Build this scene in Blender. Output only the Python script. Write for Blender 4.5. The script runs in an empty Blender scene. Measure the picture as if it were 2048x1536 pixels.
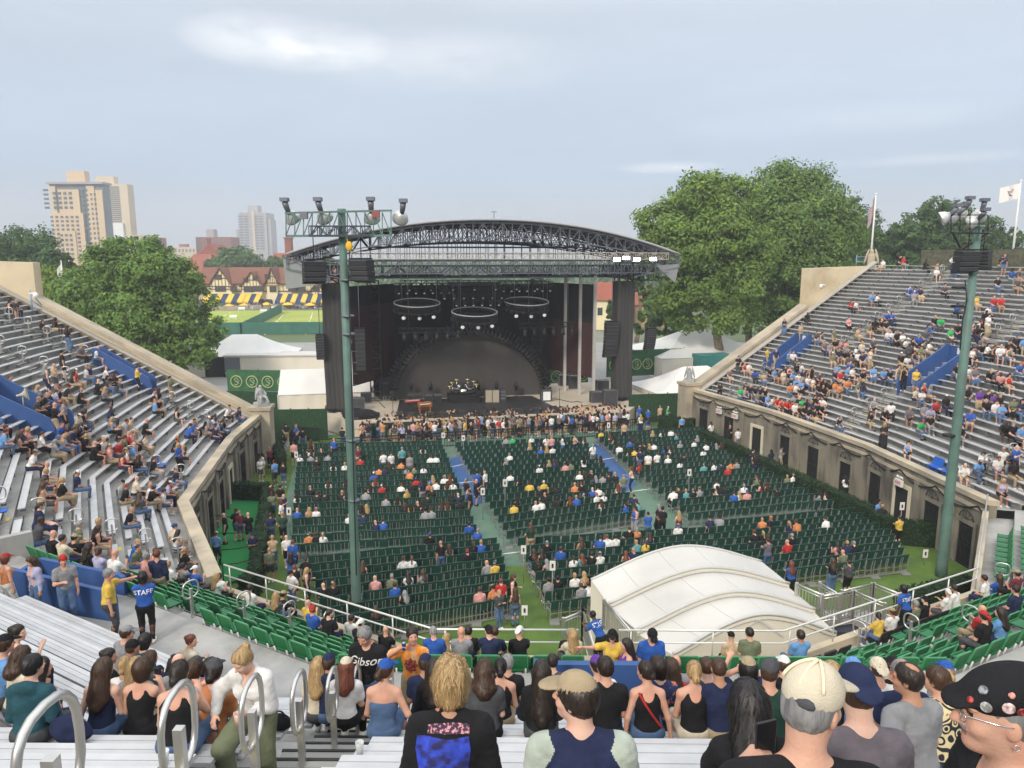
import bpy, math, random
import numpy as np
from mathutils import Vector, Matrix
R = math.radians
rnd = random.Random(7)
SC = bpy.context.scene
COL = SC.collection
# ------------------------------------------------------------ camera, sky, sun, exposure
CAM_H = 14.8
PITCH = 9.82
cam_d = bpy.data.cameras.new("camera")
cam = bpy.data.objects.new("camera", cam_d)
COL.objects.link(cam)
cam.location = (0, 0, CAM_H)
cam.rotation_euler = (R(90 - PITCH), 0, 0)
cam_d.sensor_fit = 'HORIZONTAL'
cam_d.sensor_width = 36.0
cam_d.lens = 36.0 * 1479 / 2048
cam_d.clip_start = 0.1
cam_d.clip_end = 5000
SC.camera = cam
SUN_EL, SUN_AZ = 34.0, 205.0          # azimuth clockwise from +Y: behind the camera, a little to the left
world = bpy.data.worlds.new("World")
SC.world = world
world.use_nodes = True
wn, wl = world.node_tree.nodes, world.node_tree.links
wn.clear()
w_out = wn.new('ShaderNodeOutputWorld')
w_bg = wn.new('ShaderNodeBackground')
w_bg.inputs['Strength'].default_value = 0.1
w_sky = wn.new('ShaderNodeTexSky')
w_sky.sky_type = 'NISHITA'
w_sky.sun_disc = False
w_sky.sun_elevation = R(SUN_EL)
w_sky.sun_rotation = R(SUN_AZ)
w_tc = wn.new('ShaderNodeTexCoord')
w_sep = wn.new('ShaderNodeSeparateXYZ')
wl.new(w_tc.outputs['Generated'], w_sep.inputs[0])
w_ramp = wn.new('ShaderNodeValToRGB')           # overcast vault: pale at the horizon, bluer above it, bright overhead
els = w_ramp.color_ramp.elements
els[0].position = 0.0; els[0].color = (.46, .50, .55, 1)
els[1].position = 1.0; els[1].color = (1.35, 1.36, 1.38, 1)
for pos, c in ((.035, (.445, .495, .565, 1)), (.10, (.385, .470, .585, 1)), (.18, (.44, .515, .605, 1)), (.29, (.50, .55, .62, 1)), (.5, (.95, .98, 1.02, 1))):
	e = els.new(pos); e.color = c
wl.new(w_sep.outputs['Z'], w_ramp.inputs[0])
w_map = wn.new('ShaderNodeMapping')
w_map.inputs['Scale'].default_value = (1.6, 1.6, 9.0)
wl.new(w_tc.outputs['Generated'], w_map.inputs[0])
w_n = wn.new('ShaderNodeTexNoise')
w_n.inputs['Scale'].default_value = 1.7
w_n.inputs['Detail'].default_value = 7
w_n.inputs['Roughness'].default_value = .58
w_n.inputs['Distortion'].default_value = .35
wl.new(w_map.outputs[0], w_n.inputs['Vector'])
def wmath(op, a, b=None, clamp=False):
	n = wn.new('ShaderNodeMath'); n.operation = op; n.use_clamp = clamp
	for i, v in enumerate((a, b)):
		if v is None: continue
		if isinstance(v, (int, float)): n.inputs[i].default_value = v
		else: wl.new(v, n.inputs[i])
	return n.outputs[0]
w_r2 = wn.new('ShaderNodeMapRange')             # broad streaks of lighter and darker cloud
w_r2.inputs['From Min'].default_value = .30; w_r2.inputs['From Max'].default_value = .72
w_r2.inputs['To Min'].default_value = .95; w_r2.inputs['To Max'].default_value = 1.07
wl.new(w_n.outputs['Fac'], w_r2.inputs['Value'])
w_mul = wn.new('ShaderNodeVectorMath'); w_mul.operation = 'SCALE'
wl.new(w_ramp.outputs[0], w_mul.inputs[0]); wl.new(w_r2.outputs[0], w_mul.inputs['Scale'])
# two bright breaks in the cloud deck, shaped by the same noise
w_n2 = wn.new('ShaderNodeTexNoise')
w_n2.inputs['Scale'].default_value = 7.0; w_n2.inputs['Detail'].default_value = 8; w_n2.inputs['Roughness'].default_value = .62
w_map2 = wn.new('ShaderNodeMapping'); w_map2.inputs['Scale'].default_value = (1.0, 1.0, 2.6)
wl.new(w_tc.outputs['Generated'], w_map2.inputs[0]); wl.new(w_map2.outputs[0], w_n2.inputs['Vector'])
def cloud_break(direction, su, sv, gain):
	d = Vector(direction).normalized()
	sub = wn.new('ShaderNodeVectorMath'); sub.operation = 'SUBTRACT'
	wl.new(w_tc.outputs['Generated'], sub.inputs[0]); sub.inputs[1].default_value = d
	sc = wn.new('ShaderNodeVectorMath'); sc.operation = 'MULTIPLY'
	wl.new(sub.outputs[0], sc.inputs[0]); sc.inputs[1].default_value = (1 / su, 1 / su, 1 / sv)
	ln = wn.new('ShaderNodeVectorMath'); ln.operation = 'LENGTH'
	wl.new(sc.outputs[0], ln.inputs[0])
	fall = wmath('SUBTRACT', 1.0, ln.outputs['Value'], True)
	nz = wmath('MULTIPLY', wmath('SUBTRACT', w_n2.outputs['Fac'], .34), 3.4, True)
	return wmath('MULTIPLY', wmath('MULTIPLY', wmath('POWER', fall, .8), nz, True), gain)
def sky_dir(px, py):
	a = math.radians(PITCH); u = (px - 1024) / 1479; v = (py - 768) / 1479
	return (u, math.cos(a) - v * math.sin(a), -math.sin(a) - v * math.cos(a))
brk = cloud_break(sky_dir(575, 85), .125, .034, .85)
for q in ((sky_dir(880, 120), .20, .04, .34), (sky_dir(1340, 335), .075, .008, .55), (sky_dir(1680, 240), .2, .02, .22), (sky_dir(1850, 318), .13, .008, .3)):
	brk = wmath('ADD', brk, cloud_break(*q))
w_mix = wn.new('ShaderNodeMix'); w_mix.data_type = 'RGBA'
wl.new(brk, w_mix.inputs[0]); wl.new(w_mul.outputs[0], w_mix.inputs[6]); w_mix.inputs[7].default_value = (.98, .97, .94, 1)
w_x10 = wn.new('ShaderNodeVectorMath'); w_x10.operation = 'SCALE'; w_x10.inputs['Scale'].default_value = 10.0
wl.new(w_mix.outputs[2], w_x10.inputs[0])
w_fin = wn.new('ShaderNodeMix'); w_fin.data_type = 'RGBA'; w_fin.inputs[0].default_value = .88
wl.new(w_sky.outputs[0], w_fin.inputs[6]); wl.new(w_x10.outputs[0], w_fin.inputs[7])
wl.new(w_fin.outputs[2], w_bg.inputs['Color']); wl.new(w_bg.outputs[0], w_out.inputs['Surface'])
sun_d = bpy.data.lights.new("sun", 'SUN')
sun_d.energy = 1.9; sun_d.angle = R(14); sun_d.color = (1.0, .91, .78)
sun = bpy.data.objects.new("sun", sun_d); COL.objects.link(sun)
sun.rotation_euler = (R(90 - SUN_EL), 0, R(180 - SUN_AZ))
SC.view_settings.view_transform = 'Standard'
SC.view_settings.look = 'None'
SC.view_settings.gamma = 1.0
SC.view_settings.exposure = 0.5
SC.cycles.max_bounces = 6; SC.cycles.diffuse_bounces = 3; SC.cycles.transparent_max_bounces = 12
# ------------------------------------------------------------ small helpers
CA, SA = math.cos(R(PITCH)), math.sin(R(PITCH))
def ray(px, py):
	u = (px - 1024) / 1479; v = (py - 768) / 1479
	return Vector((u, CA - v * SA, -SA - v * CA))
def at(px, py, z=0.0):                 # point of the view ray at height z
	d = ray(px, py); t = (z - CAM_H) / d.z
	return Vector((d.x * t, d.y * t, z))
def atY(px, py, Y):                    # point of the view ray at depth Y
	d = ray(px, py); t = Y / d.y
	return Vector((d.x * t, Y, CAM_H + d.z * t))
def proj(p):
	zz = p[2] - CAM_H; w = p[1] * CA - zz * SA
	if w <= .05: return (-9999, -9999, w)
	return (1024 + 1479 * p[0] / w, 768 - 1479 * (p[1] * SA + zz * CA) / w, w)
ONES = "zeroth first second third fourth fifth sixth seventh eighth ninth tenth eleventh twelfth thirteenth fourteenth fifteenth sixteenth seventeenth eighteenth nineteenth".split()
TENS = {2: "twent", 3: "thirt", 4: "fort", 5: "fift", 6: "sixt", 7: "sevent", 8: "eight", 9: "ninet"}
def nth(n):
	if n < 20: return ONES[n]
	if n < 100:
		t, o = divmod(n, 10)
		return TENS[t] + ("ieth" if o == 0 else "y-" + ONES[o])
	return "hundred-and-" + nth(n - 100)
# ------------------------------------------------------------ materials
MATS = {}
def mat(name, col, rough=.6, vary=.12, scale=4.0, bump=0.0, bscale=40.0, metal=0.0, emit=None, spec=.4, stretch=None, trans=0.0, detail=5, alt=None, altscale=1.0, altpow=(.45, .6)):
	if name in MATS: return MATS[name]
	m = bpy.data.materials.new(name); m.use_nodes = True
	nt = m.node_tree; N, L = nt.nodes, nt.links
	b = N['Principled BSDF']
	b.inputs['Roughness'].default_value = rough
	b.inputs['Metallic'].default_value = metal
	b.inputs['Specular IOR Level'].default_value = spec
	tc = N.new('ShaderNodeTexCoord')
	vec = tc.outputs['Object']
	if stretch:
		mp = N.new('ShaderNodeMapping'); mp.inputs['Scale'].default_value = stretch
		L.new(vec, mp.inputs[0]); vec = mp.outputs[0]
	c4 = (*col, 1)
	if vary > 0 or alt:
		n = N.new('ShaderNodeTexNoise'); n.inputs['Scale'].default_value = scale; n.inputs['Detail'].default_value = detail
		n.inputs['Roughness'].default_value = .65
		L.new(vec, n.inputs['Vector'])
		mr = N.new('ShaderNodeMapRange'); mr.inputs['From Min'].default_value = .25; mr.inputs['From Max'].default_value = .75
		mr.inputs['To Min'].default_value = 1 - vary; mr.inputs['To Max'].default_value = 1 + vary
		L.new(n.outputs['Fac'], mr.inputs['Value'])
		base = None
		if alt:
			n2 = N.new('ShaderNodeTexNoise'); n2.inputs['Scale'].default_value = altscale; n2.inputs['Detail'].default_value = 6
			L.new(vec, n2.inputs['Vector'])
			m2 = N.new('ShaderNodeMapRange'); m2.inputs['From Min'].default_value = altpow[0]; m2.inputs['From Max'].default_value = altpow[1]
			L.new(n2.outputs['Fac'], m2.inputs['Value'])
			mx = N.new('ShaderNodeMix'); mx.data_type = 'RGBA'
			mx.inputs[6].default_value = c4; mx.inputs[7].default_value = (*alt, 1)
			L.new(m2.outputs[0], mx.inputs[0]); base = mx.outputs[2]
		sc = N.new('ShaderNodeVectorMath'); sc.operation = 'SCALE'
		if base is None: sc.inputs[0].default_value = col
		else: L.new(base, sc.inputs[0])
		L.new(mr.outputs[0], sc.inputs['Scale'])
		L.new(sc.outputs[0], b.inputs['Base Color'])
	else:
		b.inputs['Base Color'].default_value = c4
	if bump > 0:
		nb = N.new('ShaderNodeTexNoise'); nb.inputs['Scale'].default_value = bscale; nb.inputs['Detail'].default_value = 4
		L.new(vec, nb.inputs['Vector'])
		bp = N.new('ShaderNodeBump'); bp.inputs['Strength'].default_value = min(1, bump); bp.inputs['Distance'].default_value = .02
		L.new(nb.outputs['Fac'], bp.inputs['Height']); L.new(bp.outputs[0], b.inputs['Normal'])
	if emit:
		b.inputs['Emission Color'].default_value = (*emit[:3], 1); b.inputs['Emission Strength'].default_value = emit[3]
	if trans: b.inputs['Transmission Weight'].default_value = trans
	MATS[name] = m
	return m
def attr_mat(name, rough=.8, vary=.1, scale=3.0, translucent=0.0, spec=.3):
	"""colour comes from the mesh's own per-piece colour attribute (each leaf clump, each garment has its own colour)"""
	if name in MATS: return MATS[name]
	m = bpy.data.materials.new(name); m.use_nodes = True
	nt = m.node_tree; N, L = nt.nodes, nt.links
	b = N['Principled BSDF']; b.inputs['Roughness'].default_value = rough; b.inputs['Specular IOR Level'].default_value = spec
	a = N.new('ShaderNodeAttribute'); a.attribute_name = 'tint'
	n = N.new('ShaderNodeTexNoise'); n.inputs['Scale'].default_value = scale
	tc = N.new('ShaderNodeTexCoord'); L.new(tc.outputs['Object'], n.inputs['Vector'])
	mr = N.new('ShaderNodeMapRange'); mr.inputs['To Min'].default_value = 1 - 2 * vary; mr.inputs['To Max'].default_value = 1 + 2 * vary
	L.new(n.outputs['Fac'], mr.inputs['Value'])
	sc = N.new('ShaderNodeVectorMath'); sc.operation = 'SCALE'
	L.new(a.outputs['Color'], sc.inputs[0]); L.new(mr.outputs[0], sc.inputs['Scale'])
	L.new(sc.outputs[0], b.inputs['Base Color'])
	if translucent:
		t = N.new('ShaderNodeBsdfTranslucent'); L.new(sc.outputs[0], t.inputs['Color'])
		mx = N.new('ShaderNodeMixShader'); mx.inputs[0].default_value = translucent
		L.new(b.outputs[0], mx.inputs[1]); L.new(t.outputs[0], mx.inputs[2])
		L.new(mx.outputs[0], N['Material Output'].inputs['Surface'])
	MATS[name] = m
	return m
# ------------------------------------------------------------ objects
def tag(o, label=None, cat=None, group=None, kind=None):
	if label: o['label'] = label
	if cat: o['category'] = cat
	if group: o['group'] = group
	if kind: o['kind'] = kind
	return o
def thing(name, label, cat, loc=(0, 0, 0), rz=0.0, group=None):
	o = bpy.data.objects.new(name, None); COL.objects.link(o)
	o.empty_display_size = .2
	o.location = loc; o.rotation_euler = (0, 0, rz)
	return tag(o, label, cat, group)
def obj(name, mesh, parent=None, loc=None, rz=None):
	o = bpy.data.objects.new(name, mesh); COL.objects.link(o)
	if parent: o.parent = parent
	if loc is not None: o.location = loc
	if rz is not None: o.rotation_euler = (0, 0, rz)
	return o
def copy_tree(src, loc=None, rz=None, parent=None):
	c = src.copy(); COL.objects.link(c)
	if parent: c.parent = parent
	if loc is not None: c.location = loc
	if rz is not None: c.rotation_euler = (0, 0, rz)
	for ch in list(src.children): copy_tree(ch, parent=c)
	return c
def rot_z(a):
	c, s = math.cos(a), math.sin(a)
	return np.array([[c, -s, 0], [s, c, 0], [0, 0, 1.]])
def rot_x(a):
	c, s = math.cos(a), math.sin(a)
	return np.array([[1., 0, 0], [0, c, -s], [0, s, c]])
def rot_y(a):
	c, s = math.cos(a), math.sin(a)
	return np.array([[c, 0, s], [0, 1., 0], [-s, 0, c]])
class MB:
	"""collects shapes, then links them as ONE mesh object"""
	def __init__(self, T=None):
		self.v, self.f, self.m, self.cm, self.sm = [], [], [], 0, []
		self.T = T
	def add(self, vs, fs, smooth=False):
		n = len(self.v)
		if self.T is not None: vs = [self.T(p) for p in vs]
		self.v.extend([tuple(p) for p in vs])
		for f in fs:
			self.f.append(tuple(i + n for i in f)); self.m.append(self.cm); self.sm.append(smooth)
		return self
	def mi(self, i): self.cm = i; return self
	def box(self, c, s, rz=0.0, rx=0.0, ry=0.0):
		M = rot_z(rz) @ rot_y(ry) @ rot_x(rx)
		h = np.array(s) / 2.
		P = np.array([[x, y, z] for x in (-1, 1) for y in (-1, 1) for z in (-1, 1)]) * h
		P = P @ M.T + np.array(c)
		return self.add(P.tolist(), [(0, 1, 3, 2), (4, 6, 7, 5), (0, 4, 5, 1), (2, 3, 7, 6), (0, 2, 6, 4), (1, 5, 7, 3)])
	def bar(self, a, b, w, h=None):
		"""square bar from a to b"""
		h = h or w
		a = np.array(a, float); b = np.array(b, float); d = b - a; L = np.linalg.norm(d)
		if L < 1e-6: return self
		d /= L
		up = np.array([0, 0, 1.]) if abs(d[2]) < .95 else np.array([0, 1., 0])
		x = np.cross(d, up); x /= np.linalg.norm(x); z = np.cross(x, d)
		P = []
		for e in (a, b):
			for sx, sz in ((-1, -1), (1, -1), (1, 1), (-1, 1)): P.append(e + x * sx * w / 2 + z * sz * h / 2)
		return self.add([p.tolist() for p in P], [(0, 1, 2, 3), (7, 6, 5, 4), (0, 4, 5, 1), (1, 5, 6, 2), (2, 6, 7, 3), (3, 7, 4, 0)])
	def tube(self, pts, r, n=8, close=False, caps=True):
		pts = [np.array(p, float) for p in pts]; N = len(pts)
		rs = r if isinstance(r, (list, tuple)) else [r] * N
		vs, fs = [], []
		x = None
		for i, p in enumerate(pts):
			if close: t = pts[(i + 1) % N] - pts[i - 1]
			else: t = pts[min(i + 1, N - 1)] - pts[max(i - 1, 0)]
			t = t / (np.linalg.norm(t) + 1e-9)
			if x is None:
				ref = np.array([0, 0, 1.]) if abs(t[2]) < .9 else np.array([1., 0, 0])
				x = np.cross(t, ref)
			x = x - t * np.dot(x, t); x /= (np.linalg.norm(x) + 1e-9); y = np.cross(t, x)
			for k in range(n):
				a = 2 * math.pi * k / n
				vs.append((p + (x * math.cos(a) + y * math.sin(a)) * rs[i]).tolist())
		M = N if close else N - 1
		for i in range(M):
			j = (i + 1) % N
			for k in range(n):
				k2 = (k + 1) % n
				fs.append((i * n + k, i * n + k2, j * n + k2, j * n + k))
		if caps and not close:
			fs.append(tuple(range(n - 1, -1, -1))); fs.append(tuple((N - 1) * n + k for k in range(n)))
		return self.add(vs, fs, True)
	def lathe(self, prof, c=(0, 0, 0), n=16, M=None, caps=True):
		vs, fs = [], []
		for r, z in prof:
			for k in range(n):
				a = 2 * math.pi * k / n
				p = np.array([r * math.cos(a), r * math.sin(a), z])
				if M is not None: p = M @ p
				vs.append((p + np.array(c)).tolist())
		for i in range(len(prof) - 1):
			for k in range(n):
				k2 = (k + 1) % n
				fs.append((i * n + k, i * n + k2, (i + 1) * n + k2, (i + 1) * n + k))
		if caps:
			fs.append(tuple(range(n - 1, -1, -1))); fs.append(tuple((len(prof) - 1) * n + k for k in range(n)))
		return self.add(vs, fs, True)
	def prism(self, poly, z0, z1):
		n = len(poly)
		vs = [(p[0], p[1], z0) for p in poly] + [(p[0], p[1], z1) for p in poly]
		fs = [tuple(range(n - 1, -1, -1)), tuple(range(n, 2 * n))] + [(i, (i + 1) % n, n + (i + 1) % n, n + i) for i in range(n)]
		return self.add(vs, fs)
	def extrude(self, poly3, off):
		"""closed 3-d polygon pushed along off"""
		n = len(poly3); off = np.array(off)
		vs = [tuple(p) for p in poly3] + [tuple(np.array(p) + off) for p in poly3]
		fs = [tuple(range(n - 1, -1, -1)), tuple(range(n, 2 * n))] + [(i, (i + 1) % n, n + (i + 1) % n, n + i) for i in range(n)]
		return self.add(vs, fs)
	def grid(self, G, smooth=True):
		"""G: rows of points"""
		a, b = len(G), len(G[0])
		return self.add([p for r in G for p in r], [(i * b + j, i * b + j + 1, (i + 1) * b + j + 1, (i + 1) * b + j) for i in range(a - 1) for j in range(b - 1)], smooth)
	def sphere(self, c, r, n=12, M=None):
		r = (r, r, r) if isinstance(r, (int, float)) else r
		vs, fs = [], []
		m = n // 2
		for i in range(m + 1):
			th = math.pi * i / m
			for k in range(n):
				a = 2 * math.pi * k / n
				p = np.array([r[0] * math.sin(th) * math.cos(a), r[1] * math.sin(th) * math.sin(a), r[2] * math.cos(th)])
				if M is not None: p = M @ p
				vs.append((p + np.array(c)).tolist())
		for i in range(m):
			for k in range(n):
				k2 = (k + 1) % n
				fs.append((i * n + k, (i + 1) * n + k, (i + 1) * n + k2, i * n + k2))
		return self.add(vs, fs, True)
	def mesh(self, name, *mats):
		me = bpy.data.meshes.new(name)
		me.from_pydata(self.v, [], self.f)
		for m in mats: me.materials.append(m)
		if len(mats) > 1: me.polygons.foreach_set('material_index', self.m)
		me.polygons.foreach_set('use_smooth', self.sm)
		me.validate(); me.update()
		return me
	def build(self, name, mats, parent=None, loc=None, rz=None, bevel=0.0):
		mats = mats if isinstance(mats, (list, tuple)) else [mats]
		o = obj(name, self.mesh(name, *mats), parent, loc, rz)
		if bevel:
			b = o.modifiers.new('bevel', 'BEVEL'); b.width = bevel; b.segments = 2; b.limit_method = 'ANGLE'
		return o
def np_mesh(name, V, F, mats, midx=None, smooth=False, tint=None):
	"""V (n,3), F (m,4 or 3) arrays to a mesh, quickly"""
	me = bpy.data.meshes.new(name)
	nv, nf, k = len(V), len(F), F.shape[1]
	me.vertices.add(nv); me.vertices.foreach_set('co', np.ascontiguousarray(V, dtype=np.float32).ravel())
	me.loops.add(nf * k); me.loops.foreach_set('vertex_index', np.ascontiguousarray(F, dtype=np.int32).ravel())
	me.polygons.add(nf)
	me.polygons.foreach_set('loop_start', np.arange(0, nf * k, k, dtype=np.int32))
	me.polygons.foreach_set('loop_total', np.full(nf, k, dtype=np.int32))
	for m in (mats if isinstance(mats, (list, tuple)) else [mats]): me.materials.append(m)
	if midx is not None: me.polygons.foreach_set('material_index', np.ascontiguousarray(midx, dtype=np.int32))
	me.polygons.foreach_set('use_smooth', np.full(nf, smooth, dtype=bool))
	me.update(calc_edges=True)
	if tint is not None:
		at_ = me.attributes.new('tint', 'FLOAT_COLOR', 'FACE')
		c = np.ones((nf, 4), dtype=np.float32); c[:, :3] = tint
		at_.data.foreach_set('color', c.ravel())
	return me
# ------------------------------------------------------------ bodies: smooth blends of round cones and ellipsoids, meshed by surface nets
def vnoise(P, scale, seed=0):
	Q = P * scale + seed * 17.31
	I = np.floor(Q).astype(np.int64); f = Q - I; f = f * f * (3 - 2 * f)
	def h(i, j, k):
		n = (i * 374761393 + j * 668265263 + k * 2147483647 + seed * 144665) & 0x7fffffff
		n = (n ^ (n >> 13)) * 1274126177 & 0x7fffffff
		return ((n ^ (n >> 16)) & 0xffff) / 32767.5 - 1.0
	x, y, z = I[..., 0], I[..., 1], I[..., 2]
	fx, fy, fz = f[..., 0], f[..., 1], f[..., 2]
	r = 0
	for a in (0, 1):
		wx = fx if a else 1 - fx
		for b in (0, 1):
			wy = fy if b else 1 - fy
			for c in (0, 1):
				wz = fz if c else 1 - fz
				r = r + h(x + a, y + b, z + c) * wx * wy * wz
	return r
class Prim:
	def bounds(self): return self.lo, self.hi
class Cone(Prim):
	def __init__(s, a, b, ra, rb, lab=0, k=.03):
		s.a, s.b, s.ra, s.rb, s.lab, s.k = np.array(a, float), np.array(b, float), ra, rb, lab, k
		r = max(ra, rb)
		s.lo = np.minimum(s.a, s.b) - r; s.hi = np.maximum(s.a, s.b) + r
	def d(s, P):
		ab = s.b - s.a; t = np.clip(((P - s.a) @ ab) / (ab @ ab + 1e-12), 0, 1)
		return np.linalg.norm(P - s.a - t[..., None] * ab, axis=-1) - (s.ra + (s.rb - s.ra) * t)
class Ell(Prim):
	def __init__(s, c, r, M=None, lab=0, k=.03):
		s.c, s.r, s.M, s.lab, s.k = np.array(c, float), np.array(r, float), (np.eye(3) if M is None else M), lab, k
		e = np.abs(s.M) @ s.r
		s.lo = s.c - e; s.hi = s.c + e
	def d(s, P):
		q = (P - s.c) @ s.M
		k0 = np.linalg.norm(q / s.r, axis=-1); k1 = np.linalg.norm(q / (s.r ** 2), axis=-1)
		return np.where(k1 > 1e-9, k0 * (k0 - 1) / np.maximum(k1, 1e-9), -s.r.min())
def mesh_sdf(prims, h, cuts=(), disp=None, keep_labels=True):
	"""prims united smoothly; cuts: functions P -> signed distance of what is kept out (negative = removed); returns V, F, labels"""
	lo = np.min([p.lo - p.k for p in prims], axis=0) - 3 * h; hi = np.max([p.hi + p.k for p in prims], axis=0) + 3 * h
	n = np.ceil((hi - lo) / h).astype(int) + 1
	D = np.full(n, .5, dtype=np.float32); B = np.full(n, .5, dtype=np.float32); Lb = np.zeros(n, dtype=np.int8)
	ax = [lo[i] + h * np.arange(n[i]) for i in range(3)]
	for p in prims:
		m = p.k + 2.5 * h
		i0 = np.clip(np.floor((p.lo - m - lo) / h).astype(int), 0, n - 1); i1 = np.clip(np.ceil((p.hi + m - lo) / h).astype(int) + 1, 1, n)
		sl = tuple(slice(a, b) for a, b in zip(i0, i1))
		P = np.stack(np.meshgrid(*[ax[i][sl[i]] for i in range(3)], indexing='ij'), axis=-1)
		d = p.d(P).astype(np.float32)
		c = D[sl]
		if p.k > 0:
			hh = np.clip(.5 + .5 * (c - d) / p.k, 0, 1)
			D[sl] = c + (d - c) * hh - p.k * hh * (1 - hh)
		else: D[sl] = np.minimum(c, d)
		w = d < B[sl]
		Lb[sl] = np.where(w, p.lab, Lb[sl]); B[sl] = np.minimum(B[sl], d)
	if disp is not None or cuts:
		P = np.stack(np.meshgrid(*ax, indexing='ij'), axis=-1)
		if disp is not None:
			near = np.abs(D) < .06
			D[near] += disp(P[near]).astype(np.float32)
		for c in cuts: D = np.maximum(D, -c(P).astype(np.float32))
	V, F, cells = surface_net(D, lo, h)
	lab = Lb[tuple(cells.T)] if len(cells) else np.zeros(0, int)
	return V, F, lab
def surface_net(D, lo, h):
	S = D < 0
	n = np.array(D.shape)
	c8 = np.zeros(n - 1, dtype=np.int8)
	for a in (0, 1):
		for b in (0, 1):
			for c in (0, 1): c8 += S[a:n[0] - 1 + a, b:n[1] - 1 + b, c:n[2] - 1 + c]
	act = (c8 > 0) & (c8 < 8)
	cells = np.argwhere(act)
	if not len(cells): return np.zeros((0, 3)), np.zeros((0, 4), int), cells
	idx = np.full(n - 1, -1, dtype=np.int64); idx[act] = np.arange(len(cells))
	acc = np.zeros((len(cells), 3)); cnt = np.zeros(len(cells))
	cor = [(a, b, c) for a in (0, 1) for b in (0, 1) for c in (0, 1)]
	for i, p in enumerate(cor):
		for q in cor[i + 1:]:
			if sum(abs(p[t] - q[t]) for t in range(3)) != 1: continue
			dp = D[cells[:, 0] + p[0], cells[:, 1] + p[1], cells[:, 2] + p[2]]; dq = D[cells[:, 0] + q[0], cells[:, 1] + q[1], cells[:, 2] + q[2]]
			m = (dp < 0) != (dq < 0)
			t = dp[m] / (dp[m] - dq[m])
			acc[m] += np.array(p) + t[:, None] * (np.array(q) - np.array(p)); cnt[m] += 1
	V = lo + h * (cells + acc / cnt[:, None])
	F = []
	for a in range(3):
		b, c = (a + 1) % 3, (a + 2) % 3
		sh = [slice(None)] * 3; s2 = [slice(None)] * 3
		sh[a] = slice(0, n[a] - 1); s2[a] = slice(1, n[a])
		A, Bq = S[tuple(sh)], S[tuple(s2)]
		E = np.argwhere(A != Bq)
		E = E[(E[:, b] > 0) & (E[:, c] > 0) & (E[:, b] < n[b] - 1) & (E[:, c] < n[c] - 1)]
		if not len(E): continue
		q = []
		for db, dc in ((-1, -1), (0, -1), (0, 0), (-1, 0)):
			e = E.copy(); e[:, b] += db; e[:, c] += dc
			q.append(idx[tuple(e.T)])
		q = np.stack(q, axis=1)
		fl = A[tuple(E.T)]
		q[~fl] = q[~fl][:, ::-1]
		F.append(q)
	return V, np.concatenate(F), cells
SKIN, TOP, BOT, HAIR, SHOE, EYE, LIP, BEARD, CAP, SLEEVE = range(10)
def ik(a, t, l1, l2, hint):
	a, t, hint = np.array(a, float), np.array(t, float), np.array(hint, float)
	d = t - a; L = np.linalg.norm(d); L2 = min(L, (l1 + l2) * .995); u = d / (L + 1e-9)
	t = a + u * L2
	x = (l1 * l1 - l2 * l2 + L2 * L2) / (2 * L2); y = math.sqrt(max(0, l1 * l1 - x * x))
	hp = hint - u * (hint @ u); hp /= (np.linalg.norm(hp) + 1e-9)
	return a + u * x + hp * y, t
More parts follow.
